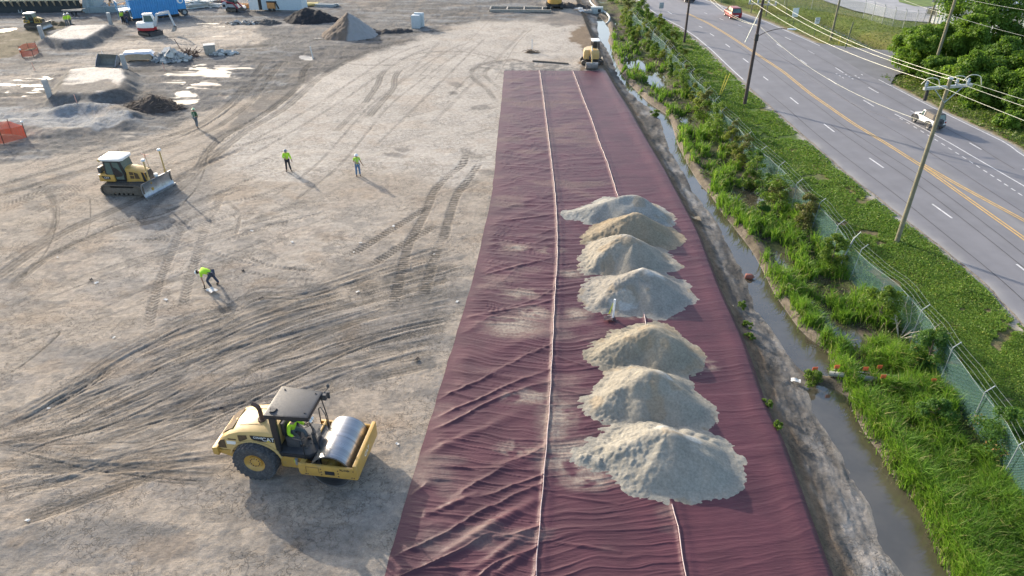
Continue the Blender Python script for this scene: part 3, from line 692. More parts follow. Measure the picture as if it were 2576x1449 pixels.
# ------------------------------------------------------------------ sand piles tipped on the liner
def pile(ridge, slope, c, label, seed, tail=None, powder=None, extra=None, res=.055, rough=.05):
    rp = catmull(ridge, 10)+(list(map(np.array, extra)) if extra else [])
    ext = max(r[2] for r in rp)/slope+.9
    x0 = min(r[0] for r in rp)-ext; x1 = max(r[0] for r in rp)+ext; y0 = min(r[1] for r in rp)-ext; y1 = max(r[1] for r in rp)+ext
    X, Y = np.meshgrid(np.arange(x0, x1, res), np.arange(y0, y1, res))
    wxp = X+.42*(fbm(X*.9, Y*.9, 2, seed)-.5); wyp = Y+.42*(fbm(X*.9, Y*.9, 2, seed+5)-.5)
    h = np.full(X.shape, -9.); cxr, cyr = np.mean([r[0] for r in rp]), np.mean([r[1] for r in rp]); ta_ = np.arctan2(Y-cyr, X-cxr); ang_ = 1+.10*np.cos(3*ta_+seed)+.05*np.cos(5*ta_+seed*.7)
    for r in rp:
        d = np.hypot(wxp-r[0], wyp-r[1])
        d = np.sqrt(d*d+.035)-.13
        h = np.maximum(h, r[2]-slope*d*ang_)
    h = np.where(h > .30, h, .30*np.exp(np.clip((h-.30)/.30, -6, 0)*1.2))
    left = sst(.3, -.9, (X-rp[len(rp)//2][0])-.5*(Y-rp[len(rp)//2][1]))
    n = fbm(X*3.2, Y*3.2, 4, seed+9); nf = fbm(X*8, Y*8, 3, seed+13)
    h = h-.055+((n-.5)*rough*2.1+(nf-.5)*rough*2.0)*(.15+.95*left)*sst(0, .15, h)+.05*(fbm(X*.9, Y*.9, 3, seed+3)-.5)
    h0 = h; foot = sst(.20, .02, h); h = h+foot*.035*(fbm(X*6, Y*5, 4, seed+21)-.45)*sst(-.045, -.015, h0)
    base = np.array([[lz(a_, b_) for a_ in X[0, ::12]] for b_ in Y[::12, 0]])
    jx = np.interp(np.arange(X.shape[1]), np.arange(0, X.shape[1], 12), np.arange(base.shape[1])); jy = np.interp(np.arange(X.shape[0]), np.arange(0, X.shape[0], 12), np.arange(base.shape[0]))
    i0 = np.minimum(jy.astype(int), base.shape[0]-2); j0 = np.minimum(jx.astype(int), base.shape[1]-2); fy_ = (jy-i0)[:, None]; fx_ = (jx-j0)[None]
    bz = (base[i0][:, j0]*(1-fx_)+base[i0][:, j0+1]*fx_)*(1-fy_)+(base[i0+1][:, j0]*(1-fx_)+base[i0+1][:, j0+1]*fx_)*fy_
    keep = h0 > -.040
    cc = np.ones(X.shape+(3,))*np.array(c)*.60*(1+.26*(n-.5)+.12*(fbm(X*.8, Y*.8, 3, seed+2)-.5))[..., None]
    cc = cc*(1-.10*left[..., None]*(nf > .5)[..., None])
    if powder:
        for a_, b_, r_ in powder:
            k = sst(1.15, .75, np.hypot(X-a_, (Y-b_)*1.5)/r_+.5*(n-.5))[..., None]; cc = cc*(1-k*.7)+np.array([.44, .44, .42])*k*.7
    tan = (sst(.62, .72, fbm(X*1.1, Y*1.1, 3, seed+31))*.45)[..., None]; cc = cc*(1-tan)+np.array([.27, .205, .13])*tan
    o = grid_mesh('sand_pile', X, Y, h+.012+bz*.9-.05*sst(-.02, -.045, h0), sandm, {'Col': cc}, True, keep)
    tag(o, label, 'sand pile', 'sand piles in a row on the maroon liner')
    return o
sn = NT('pile_sand'); a = sn.n('ShaderNodeAttribute', _attribute_name='Col').outputs['Color']; p = sn.pos()
b = sn.n('ShaderNodeBsdfPrincipled', Roughness=.95); b.inputs['Specular IOR Level'].default_value = .2
s1 = sn.noise(p, 9, 6, .7)
sn.l(sn.mix(1., a, sn.mix(sn.ramp(s1, .3, .7), (.80, .80, .79), (1.15, 1.15, 1.15)), 'MULTIPLY'), b.inputs['Base Color'])
bu = sn.n('ShaderNodeBump', Strength=.5, Distance=.035); sn.l(sn.math('ADD', s1, sn.math('MULTIPLY', sn.noise(p, 30, 3, .7), .4)), bu.inputs['Height'])
sn.l(bu.outputs[0], b.inputs['Normal']); sn.l(b.outputs[0], sn.out.inputs[0]); sandm = sn.m
pile([(3.6,42.5,.08),(4.6,42.3,.45),(6.2,42.4,1.05),(8.0,42.4,1.4),(8.9,41.9,1.05)], 0.69, (.47,.46,.42), 'pale grey sand pile with a thin tail reaching the seam, farthest of the row', 200, rough=.03)
pile([(5.3,39.0,.5),(6.4,39.5,1.0),(7.8,39.7,1.45),(8.7,39.3,.9),(9.6,38.9,.35)], 0.69, (.43,.36,.26), 'tan brownish sand pile between the pale grey farthest pile and the next one', 230, rough=.05)
pile([(4.9,35.4,.55),(5.7,36.0,1.0),(6.6,36.7,1.5),(7.2,36.3,1.35),(8.6,35.8,.55),(9.4,35.6,.2)], 0.69, (.46,.42,.35), 'sand pile with a narrow pale crest, just in front of the tan brownish one', 260, powder=[(7.0,36.9,.6)])
pile([(4.8,31.6,.5),(5.8,32.2,1.0),(7.0,32.9,1.45),(7.7,32.5,1.25),(9.1,32.2,.45)], 0.71, (.44,.41,.36), 'sand pile with the white stake standing at its near foot', 290, powder=[(7.6,33.0,.8),(5.9,31.3,.8)])
pile([(4.6,27.0,.45),(5.6,27.4,.95),(6.7,27.6,1.27),(7.4,27.3,1.12),(8.4,27.0,.5)], 0.71, (.43,.385,.30), 'sand pile with a yellowish top, third counted from the near end of the row', 320)
pile([(4.3,23.4,.6),(5.2,23.8,1.0),(6.1,24.1,1.45),(6.7,23.8,1.22),(7.6,23.2,.65)], 0.73, (.45,.415,.345), 'pointed coarse sand pile directly behind the nearest big one', 350, powder=[(6.7,24.2,.45)])
pile([(4.2,20.5,.55),(5.0,20.5,.95),(5.9,20.5,1.30),(6.4,20.3,1.38),(7.2,19.9,1.0),(7.9,19.5,.6)], 0.73, (.47,.44,.375), 'largest, nearest sand pile with a smooth white crest patch and sand spread to its left', 380,
     powder=[(6.5,21.0,.75),(7.1,20.6,.5)], extra=[(3.0,20.4,.16),(3.4,20.2,.2),(3.7,20.8,.25),(7.6,21.3,.5),(8.0,21.0,.4),(7.3,21.5,.5)], res=.04)

# ------------------------------------------------------------------ road
ry = np.concatenate([np.linspace(8, 150, 190), [200, 300, 400]])[:, None]; NX = 36
RY = np.repeat(ry, NX, 1); e1 = .25*(fbm(RY*1.3, RY*0, 4, 150)-.5)
RX = roadL(RY)+e1+(roadR(RY)-roadL(RY)+.2*(fbm(RY*1.1, RY*0+9, 4, 151)-.5)-e1)*np.linspace(0, 1, NX)[None]
RZ = np.full(RX.shape, .02)+.10*np.sin(PI*np.linspace(0, 1, NX))[None]
fr = (RX-roadL(RY))/(roadR(RY)-roadL(RY))
yl = (yelX(RY)-roadL(RY))/(roadR(RY)-roadL(RY))
RC = np.ones(RX.shape+(3,))*np.array([.185, .181, .192])
lanepos = [yl*.05, yl*.5, yl*1.0, yl+(1-yl)*.22, yl+(1-yl)*.60, yl*0+1.]
for i in range(5):
    for off in (.30, .70):
        q = lanepos[i]+(lanepos[i+1]-lanepos[i])*off
        RC *= (1-.07*np.exp(-((fr-q)/.022)**2))[..., None]
k = (np.exp(-((fr-yl-(1-yl)*.10)/.035)**2)*sst(70, 40, RY)*.5)[..., None]; RC = RC*(1-k)+np.array([.27, .26, .25])*k
k = (sst(.045, 0, fr)*.6*sst(.35,.6,fbm(RX*1., RY*.6, 3, 152))+sst(.965, 1, fr)*.5)[..., None]; RC = RC*(1-k)+np.array([.34, .32, .29])*k
newp = sst(106.5, 107, RY+.5*(RX-25)*.35)[..., None]; RC = RC*(1-newp)+RC*1.18*newp
rm = NT('asphalt'); a = rm.n('ShaderNodeAttribute', _attribute_name='Col').outputs['Color']; p = rm.pos(); b = rm.n('ShaderNodeBsdfPrincipled', Roughness=.8)
rm.l(rm.mix(1., a, rm.mix(rm.ramp(rm.noise(p, .5, 6, .6), .3, .7), (.92, .92, .92), (1.07, 1.07, 1.07)), 'MULTIPLY'), b.inputs['Base Color'])
bu = rm.n('ShaderNodeBump', Strength=.25, Distance=.01); rm.l(rm.noise(p, 60, 3), bu.inputs['Height']); rm.l(bu.outputs[0], b.inputs['Normal']); rm.l(b.outputs[0], rm.out.inputs[0])
structure(grid_mesh('road', RX, RY, RZ, rm.m, {'Col': RC}))
def rz_(x, y):
    f_ = (x-float(roadL(y)))/(float(roadR(y))-float(roadL(y))); return .02+.10*math.sin(PI*min(1, max(0, f_)))
# painted lines
wpaint = pm('white_road_paint', (.58, .57, .56), .7, var=.2, sc=3); ypaint = pm('yellow_road_paint', (.58, .37, .12), .7, var=.2, sc=3)
def ribbon(mm, xf, ya, yb, w, st=1.2, dz=.014):
    ys = np.arange(ya, yb+1e-6, min(st, (yb-ya)/2)); o = []
    for y in ys:
        x = float(xf(y)); o += [(x-w/2, y, rz_(x-w/2, y)+dz), (x+w/2, y, rz_(x+w/2, y)+dz)]
    n = len(ys); mm.add(o, [(2*i, 2*i+1, 2*i+3, 2*i+2) for i in range(n-1)])
lane = lambda f0: (lambda y: roadL(y)+f0(y))
wL = lambda y: yelX(y)-roadL(y); wR = lambda y: roadR(y)-yelX(y)
mw = M(); my = M()
ribbon(mw, lambda y: roadL(y)+.22, 74, 145, .12)
tar = M()  # thin dark lines drawn along the lanes
for f_, ya, yb in ((.22, 12, 70), (.62, 25, 60), (.80, 20, 90)): ribbon(tar, lambda y, f_=f_: roadL(y)+f_*wL(y)+.12*math.sin(y*.31), ya, yb, .045)
for f_, ya, yb in ((.25, 30, 95), (.72, 50, 110)): ribbon(tar, lambda y, f_=f_: yelX(y)+f_*wR(y)+.15*math.sin(y*.2), ya, yb, .045)
structure(tar.build('road_dark_lines', pm('tar', (.055, .053, .056), .8)))
ribbon(mw, lambda y: roadR(y)-.35, 50, 74.5, .12); ribbon(mw, lambda y: roadR(y)-.35, 88.5, 145, .12)
ribbon(my, lambda y: yelX(y)-.10, 8, 108, .11); ribbon(my, lambda y: yelX(y)+.14, 8, 108, .11)
tl2 = lambda y: yelX(y)+.14+1.9*sst(52, 36, y)
ribbon(my, tl2, 20, 52.5, .11); ribbon(my, lambda y: tl2(y)+.24, 20, 52, .11)
def dash(mm, a, b, w=.13, dz=.014):
    A = G(*a); B = G(*b); n = 4; o = []
    for i in range(n+1):
        x = A[0]+(B[0]-A[0])*i/n; y = A[1]+(B[1]-A[1])*i/n
        o += [(x-w/2, y, rz_(x-w/2, y)+dz), (x+w/2, y, rz_(x+w/2, y)+dz)]
    mm.add(o, [(2*i, 2*i+1, 2*i+3, 2*i+2) for i in range(n)])
for a_, b_ in [((1758,67),(1766,71)),((1786,86),(1796,92.5)),((1825,112.5),(1836,121)),((1869,149),(1882,159)),((1920,195),(1932,204)),((1987,247),(2008,264)),((2072,314),(2098,334)),((2186,400),(2222,425)),((2344,516),(2394,552)),((2556,668),(2610,710)),((1680,31),(1690,37)),
  ((1771,34),(1779,37)),((1856,65),(1866,68.5)),((1953,112.5),(1967,122)),((2013,153),(2029,164.5)),((2083,201),(2104,215)),((2171,255),(2198,271)),((1810,49),(1820,53)),((1900,85),(1911,91)),
  ((1974,95),(1989,102)),((2032,129),(2048,138)),((2101,172),(2121,185)),((2184,222),(2209,236)),((2290,281),(2318,296)),((2438,362),(2468,379)),((2572,427),(2600,440)),((1730,20),(1737,22.5))]: dash(mw, a_, b_)
ww = [(2250,290),(2330,331),(2387,362),(2450,399),(2576,472),(2640,510)]
for a_, b_ in zip(ww[:-1], ww[1:]): dash(mw, a_, b_, .12)
for k in range(20):
    t0 = k/20; q0 = (2262+350*t0, 300+225*t0*(.93+.07*t0)); dash(mw, q0, (q0[0]+8+3*t0, q0[1]+5+2*t0), .10)
for k in range(9):
    dash(mw, (2102+k*8, 187+(k*5) % 13), (2106+k*8, 189.5+(k*5) % 13), .12)
rl = mw.build('road_line_white', wpaint); structure(rl); rl.name = 'white_road_lines'; ry_ = my.build('yellow_road_lines', ypaint); structure(ry_)
# side road and the yard paving beyond the right-hand fence
sd = M(); fp = [(float(roadR(90.5))-.6,90.6),(40.2,88.3),(44,86.6),(50,86),(60,86.5),(90,88),(90,80),(60,79),(50,79),(44,77.8),(41,75.8),(float(roadR(72))-.6,71.5),(36.6,81)]
sd.poly([(x, y, .030) for x, y in fp])
road_plain = pm('side_road_asphalt', (.150, .150, .158), .85, var=.12, sc=.6, bump=.2)
structure(sd.build('side_road', road_plain))
pk = M(); pk.poly([(x, y, -.02) for x, y in [G(*q) for q in [(1990,-40),(2075,2),(2150,26),(2260,50),(2345,56),(2420,40),(2420,-40)]]])
structure(pk.build('yard_paving', pm('yard_concrete', (.30, .30, .31), .85, var=.15, sc=.35)))
gp = M(); gp.poly([(x, y, .012) for x, y in [G(*q) for q in [(2240,-40),(2262,5),(2300,15),(2352,18),(2352,-40)]]])
structure(gp.build('lawn_patch', pm('lawn', (.11, .16, .035), .9, var=.3, sc=.8)))
# ------------------------------------------------------------------ marsh grass, verge ground cover (uncountable: one object each)
rs = np.random.RandomState(3)
def blades(P, hgt, wid, lean, name, mat, seg=2):
    n = len(P); az = rs.rand(n)*2*PI; la = rs.rand(n)*2*PI
    sx, sy = np.cos(az)*wid/2, np.sin(az)*wid/2
    lx, ly_ = np.cos(la)*lean*hgt, np.sin(la)*lean*hgt
    b0 = P-np.stack([sx, sy, 0*sx+.03], 1); b1 = P+np.stack([sx, sy, 0*sx-.03], 1)
    m = P+np.stack([lx*.35, ly_*.35, hgt*.62], 1); ms = np.stack([sx, sy, 0*sx], 1)*.8
    tp = P+np.stack([lx, ly_, hgt*(1-.35*lean)], 1)
    co = np.stack([b0, b1, m+ms, m-ms, tp+ms*.12, tp-ms*.12], 1).reshape(-1, 3)
    i = np.arange(n)[:, None]*6
    q = np.concatenate([i+np.array([[0, 1, 2, 3]]), i+np.array([[3, 2, 4, 5]])], 1).reshape(-1, 4)
    r = np.repeat(rs.rand(n), 6)
    return raw_mesh(name, co, q, mat, {'r': r}, True)
grass_m = leafmat('marsh_grass_leaf', (.065, .160, .016), (.165, .310, .032), (.36, .33, .12), .45, .35)
def scatter(n, y0, y1, xa, xb, power=2.0):
    "more samples close by"
    q = rs.rand(n); y = 1/((1/y0**(power-1))+(1/y1**(power-1)-1/y0**(power-1))*q)**(1/(power-1)) if power != 1 else y0+(y1-y0)*q
    t = rs.rand(n); a, b = xa(y), xb(y); return a+(b-a)*t, y
# tussocks first, then blades round each
tx, ty = scatter(3600, 13, 95, lambda y: watR(y)+.15, lambda y: fenX(y)-.1, 2.3)
tn = fbm(tx*.5, ty*.45, 3, 301); tz = terr(tx, ty)
pres = sst(.40, .56, fbm(tx*.5, ty*.38, 3, 301)+.16*sst(23, 19, ty)+.12*sst(1.2, .2, tx-watR(ty)))
ok = (rs.rand(len(tx)) < .80*pres) & (tz > WZ-.16)
tx, ty, tz = tx[ok], ty[ok], tz[ok]
nb = np.clip((1500/ty).astype(int), 14, 62)
ii = np.repeat(np.arange(len(tx)), nb)
rad = np.abs(rs.randn(len(ii)))*.20; an = rs.rand(len(ii))*2*PI
bx_, by_ = tx[ii]+rad*np.cos(an), ty[ii]+rad*np.sin(an)
kp = bx_ > watR(by_)-.12; bx_, by_, ii = bx_[kp], by_[kp], ii[kp]
size = (.40+.75*rs.rand(len(tx)))[ii]*(1+.35*(fbm(tx*.3, ty*.3, 2, 305)[ii]-.3))
P = np.stack([bx_, by_, terr(bx_, by_)], 1)
blades(P, size*(.55+.5*rs.rand(len(ii))), .016+.0009*by_, .22+.45*rs.rand(len(ii)), 'marsh_grass', grass_m)['kind'] = 'stuff'
kd = rs.rand(len(tx)) < .16; dx_, dy_ = np.repeat(tx[kd], 16), np.repeat(ty[kd], 16); dx_ = dx_+rs.randn(len(dx_))*.25; dy_ = dy_+rs.randn(len(dx_))*.25
blades(np.stack([dx_, dy_, terr(dx_, dy_)], 1), .35+.55*rs.rand(len(dx_)), .014+.0006*dy_, .3+.7*rs.rand(len(dx_)), 'dead_grass', leafmat('dead_stem', (.17, .14, .08), (.34, .29, .17), (.12, .08, .05), .2, .5))['kind'] = 'stuff'
# low broad ground cover under the tussocks and on the verge
def leaves(x, y, z, size, tilt, name, mat):
    n = len(x); az = rs.rand(n)*2*PI; t = tilt*(rs.rand(n)+.15); ta = rs.rand(n)*2*PI
    nx, ny, nz = np.sin(t)*np.cos(ta), np.sin(t)*np.sin(ta), np.cos(t)
    N = np.stack([nx, ny, nz], 1); A = np.stack([np.cos(az), np.sin(az), 0*az], 1); A -= N*(A*N).sum(1)[:, None]; A /= np.linalg.norm(A, axis=1)[:, None]; B = np.cross(N, A)
    P = np.stack([x, y, z], 1); s = size[:, None]
    co = np.stack([P-A*s, P-B*s*.6, P+A*s, P+B*s*.6], 1).reshape(-1, 3)
    return raw_mesh(name, co, np.arange(4*n).reshape(-1, 4), mat, {'r': np.repeat(rs.rand(n), 4)})
verge_m = leafmat('verge_leaf', (.080, .155, .018), (.185, .300, .036), (.33, .36, .06), .40, .5)
x, y = scatter(260000, 17, 110, lambda y: fenX(y)+.05, lambda y: roadL(y)-.25, 2.2)
vn_ = fbm(x*.7, y*.55, 4, 311); ed = np.minimum(x-fenX(y), 1.2*(roadL(y)-x))
ok = (vn_+.25*rs.rand(len(x)) > .36+.14*(ed < .5)+.06*(y > 55)) & (fbm(x*.7, y*.7, 4, 96) < .69)
x, y = x[ok], y[ok]; vn_ = vn_[ok]
lift = np.clip(1.2-(y-30)/60, .25, 1)*(.03+.26*np.clip(vn_-.42, 0, .4))*rs.rand(len(x))**.6
leaves(x, y, terr(x, y)+.02+lift*1.2, (.017+.0010*y)*(.6+.8*rs.rand(len(x))), 1.0, 'verge_ground_cover', verge_m)['kind'] = 'stuff'
x, y = scatter(26000, 14, 100, lambda y: watR(y)+.3, lambda y: fenX(y)+.1, 2.2)
ok = (fbm(x*.6, y*.6, 4, 315)+.2*rs.rand(len(x)) > .56) & (terr(x, y) > WZ-.02)
x, y = x[ok], y[ok]
leaves(x, y, terr(x, y)+.03+.16*rs.rand(len(x)), (.03+.0014*y)*(.6+.8*rs.rand(len(x))), 1.1, 'swamp_ground_cover', leafmat('swamp_leaf', (.04, .075, .015), (.10, .14, .025), (.25, .20, .09), .3, .5))['kind'] = 'stuff'
# cut grass across the road: short tufts
x = 36+rs.rand(70000)*70; y = 70+rs.rand(70000)*55
ok = (x > roadR(y)+.9) & (segdist(x, y, SIDE) > 4.6) & (polysd(x, y, [G(*q) for q in [(1990,-40),(2075,2),(2150,26),(2260,50),(2345,56),(2420,40),(2420,-40)]]) < 0)
x, y = x[ok], y[ok]
leaves(x, y, terr(x, y)+.03+.05*rs.rand(len(x)), .10*(.6+.8*rs.rand(len(x))), .7, 'mown_grass', leafmat('mown_grass_leaf', (.12, .155, .03), (.20, .235, .045), (.27, .24, .09), .3, .12))['kind'] = 'stuff'
x = roadR(np.linspace(0,1,1))[0]*0+rs.rand(16000)*9; y = 46+rs.rand(16000)*30; x = roadR(y)+.5+x
vn_ = fbm(x*.6, y*.6, 3, 317); ok = vn_+.3*rs.rand(len(x)) > .46+.22*np.exp(-(x-roadR(y))/1.5); x, y = x[ok], y[ok]
leaves(x, y, terr(x, y)+.03+.12*rs.rand(len(x)), .11*(.6+.8*rs.rand(len(x))), 1., 'roadside_grass', leafmat('roadside_leaf', (.055, .095, .015), (.12, .165, .025), (.24, .21, .08), .35, .4))['kind'] = 'stuff'

# ------------------------------------------------------------------ shrubs and trees: a trunk with limbs, and a crown of leaf clumps
bark = pm('bark', (.16, .125, .09), .9, var=.3, sc=6, bump=.5, bsc=20)
pale_twig = pm('dead_twig', (.42, .38, .32), .85, var=.2, sc=5)
def crown_mesh(name, mat, clumps, per, leaf, seed, r):
    q = np.random.RandomState(seed); cs = np.array(clumps); n = len(cs)*per
    ci = np.repeat(np.arange(len(cs)), per)
    d = q.randn(n, 3); d /= np.linalg.norm(d, axis=1)[:, None]; d[:, 2] = np.where(d[:, 2] < -.5, -d[:, 2], d[:, 2])
    rad = cs[ci, 3]*(.25+1.05*q.rand(n)**.75)
    P = cs[ci, :3]+d*rad[:, None]*np.array([1, 1, .8])
    N = d+.8*q.randn(n, 3); N /= np.linalg.norm(N, axis=1)[:, None]
    A = np.cross(N, q.randn(n, 3)); A /= np.linalg.norm(A, axis=1)[:, None]; B = np.cross(N, A)
    s = (leaf*(.5+q.rand(n)))[:, None]
    co = np.stack([P-A*s, P-B*s*.55, P+A*s, P+B*s*.55], 1).reshape(-1, 3)
    rr = np.clip(.55*q.rand(n)+.45*q.rand(len(cs))[ci], 0, 1)
    me_o = raw_mesh(name, co, np.arange(4*n).reshape(-1, 4), mat, {'r': np.repeat(rr, 4)})
    return me_o
def plant(name, label, cat, loc, h, w, mat, seed, nc=16, per=240, leaf=.06, group=None, trunk=.05, low=.15, top=1., limbs=5, lump=.42):
    q = random.Random(seed); o = thing(name, label, cat, loc, 0, group)
    cl = []
    for k in range(nc):
        t = (k+.5)/nc; z = h*(low+(1-low)*t**.85)
        pr = w/2*(math.sin(PI*min(1, .18+.80*t**top))**.7)
        a = q.random()*2*PI; rr = pr*math.sqrt(q.random())*.9
        cl.append((rr*math.cos(a), rr*math.sin(a), z-.12*h*q.random(), max(.10*w, w*lump*.5*(.6+.6*q.random())*(1-.45*t))))
    m = M(); m.tube([(0, 0, -.15), (.02*w, .01, h*.3), (-.01*w, .02*w, h*.62), (0, 0, h*.85)], trunk, 7, trunk*.3)
    for k in range(limbs):
        c = cl[q.randrange(nc)]; z0 = min(h*(.2+.5*q.random()), c[2]*.8)
        m.tube([(0, 0, z0), (c[0]*.5, c[1]*.5, (z0+c[2])/2+.05*h), (c[0], c[1], c[2])], trunk*.45, 5, trunk*.12)
    m.build('trunk', bark, o)
    c = crown_mesh('crown', mat, cl, per, leaf, seed, w); c.parent = o
    return o
shrub_a = leafmat('shrub_leaf', (.055, .110, .016), (.165, .235, .030), (.26, .28, .05), .35, 1.2)
shrub_b = leafmat('cypress_leaf', (.030, .090, .020), (.075, .165, .028), (.30, .16, .06), .35, 1.5)
shrub_y = leafmat('yellow_shrub_leaf', (.12, .145, .022), (.26, .26, .05), (.36, .28, .10), .4, 1.2)
shrub_r = leafmat('brown_shrub_leaf', (.085, .085, .028), (.17, .15, .05), (.26, .16, .07), .3, 1.2)
def gat(px, py): return at(px, py)
SH = 'shrubs growing along the chain-link fence'
plant('shrub', 'feathery dark green cypress shrub at the fence beside the flagged dam', 'shrub', gat(2325, 925), 2.3, 2.0, shrub_b, 1, 26, 420, .045, SH, .07, .12)
plant('shrub', 'smaller feathery green shrub just below the big cypress shrub at the fence', 'shrub', gat(2345, 1070), 1.5, 1.4, shrub_b, 2, 16, 380, .042, SH, .05, .1)
plant('shrub', 'yellow-green shrub leaning on the fence at the right edge of the picture', 'shrub', gat(2500, 1135), 2.3, 2.1, shrub_b, 3, 22, 420, .045, SH, .07, .1)
plant('shrub', 'rounded bright green shrub on the marsh side of the leaning fence post', 'shrub', gat(2085, 685), 2.5, 1.9, shrub_a, 4, 22, 300, .055, SH, .06, .1)
plant('shrub', 'dark green shrub with a brown dry patch before the fence gap', 'shrub', gat(2020, 575), 2.4, 1.7, shrub_r, 5, 20, 300, .06, SH, .06, .1)
plant('shrub', 'leafy sapling with a bare grey lower stem standing near the dead bush', 'shrub', gat(2205, 815), 2.2, 1.9, shrub_a, 6, 14, 200, .06, SH, .07, .55)
plant('shrub', 'small yellow leafed shrub behind the leaning pipe post', 'shrub', gat(2165, 690), 1.0, .9, shrub_y, 7, 8, 180, .055, SH, .03, .1)
plant('shrub', 'low bushy green clump on the mud beside the first orange flag', 'shrub', gat(2040, 968), .75, 1.1, shrub_a, 8, 10, 220, .04, SH, .02, .05)
farshrubs = [(1912,560,1.6,1.4,1,'green bushy shrub between the marsh grass and the bent fence posts'),(1862,415,2.6,2.0,3,'tall olive brown shrub against the fence where the marsh begins'),(1880,475,1.6,1.3,0,'small fresh green shrub just in front of the tall olive brown one'),
 (1955,510,1.8,1.5,3,'brownish twiggy shrub covering the bottom of the fence'),(1808,330,2.6,2.0,0,'green shrub by the fence above the marsh pools'),(1775,290,2.4,1.9,3,'olive shrub at the fence next to the wide pool'),(1838,378,1.8,1.5,2,'yellow flowering shrub on the road side of the fence'),
 (1752,240,2.6,1.9,0,'dense green shrub at the fence beside the blue pool'),(1725,215,2.2,1.7,3,'dull olive shrub between two dense green ones at the fence'),(1700,175,2.6,1.9,0,'tall green shrub opposite the yellow mini digger'),(1716,160,1.7,1.5,2,'yellow topped shrub on the fence opposite the digger'),
 (1680,150,2.2,1.7,3,'brown green shrub on the bank opposite the digger'),(1672,118,2.5,1.9,0,'green shrub by the fence near the ditch pool'),(1690,112,1.6,1.5,2,'pale yellow shrub beside the green one near the ditch pool'),(1640,100,2.4,2.0,1,'rounded green shrub above the ditch pool'),
 (1655,80,2.2,1.8,2,'yellow green shrub along the far fence'),(1625,70,2.6,2.1,0,'dark green shrub along the far fence'),(1602,55,2.4,2.0,1,'leafy green shrub near the white hose end'),(1612,38,2.6,2.2,0,'large green shrub at the far end of the fence'),
 (1580,28,2.4,2.1,3,'olive shrub at the far end, beside the site'),(1562,12,2.6,2.3,0,'green shrub farthest along the hedge, cut by the picture edge'),(1540,6,2.2,2.0,1,'green shrub at the corner of the far mud'),(1590,98,1.0,1.2,0,'low bright green bush on the berm by the bright pool'),(1597,130,.9,1.0,0,'low light green bush on the berm near the digger'),(1822,300,1.2,1.2,2,'small yellow shrub outside the fence near the road verge'),(1930,440,1.2,1.1,2,'small pale yellow shrub outside the fence beside the tarp side marsh')]
farshrubs[-1] = farshrubs[-1][:5]+('small pale yellow shrub leaning over the fence toward the verge',)
mats = [shrub_a, shrub_b, shrub_y, shrub_r]
for k, (px, py, h, w, mi, lab) in enumerate(farshrubs):
    plant('shrub', lab, 'shrub', gat(px, py), h, w, mats[mi], 20+k, 16, 200, .052+.012*(py < 150), SH, .05, .08)
q = random.Random(77)
for k in range(34):
    y = 42+62*(k+.5)/34; x = float(fenX(y))+q.uniform(-.9, .55); h = q.uniform(1.2, 2.3)
    plant('shrub', 'bushy shrub in the continuous hedge along the far fence', 'shrub', (x, y, H(x, y)), h, h*q.uniform(.8, 1.15), mats[q.choice([0, 0, 1, 2, 3])], 200+k, 12, 150, .06, 'hedge shrubs along the far fence', .04, .06)
# bare dead bush and a dead branch
o = thing('dead_bush', 'bare grey dead bush with thin spreading branches against the fence', 'dead bush', gat(2262, 850), 0)
m = M(); q = random.Random(8)
for k in range(9):
    a = q.random()*2*PI; l = 1.1+q.random()*1.1; el = .5+q.random()*.8
    p0 = Vector((0, 0, -.1)); p1 = Vector((math.cos(a)*l*.45, math.sin(a)*l*.45, l*.5*el)); p2 = Vector((math.cos(a+.3)*l, math.sin(a+.3)*l, l*el))
    m.tube([p0, p1, p2], .022, 5, .008)
    for j in range(5):
        t = .35+.6*q.random(); b0 = p1.lerp(p2, t); b1 = b0+Vector((q.uniform(-.5, .5), q.uniform(-.5, .5), q.uniform(.1, .5)))
        m.tube([b0, (b0+b1)/2+Vector((.03, .02, .04)), b1], .010, 4, .004)
m.build('branches', pale_twig, o)
m = M(); m.tube([at(2137, 985), at(2147, 1010, .1), at(2150, 1035, .12), at(2130, 1043, .05)], .03, 6, .015); tag(m.build('fallen_branch', pale_twig), 'pale bent stick lying at the water edge below the flagged dam', 'branch')
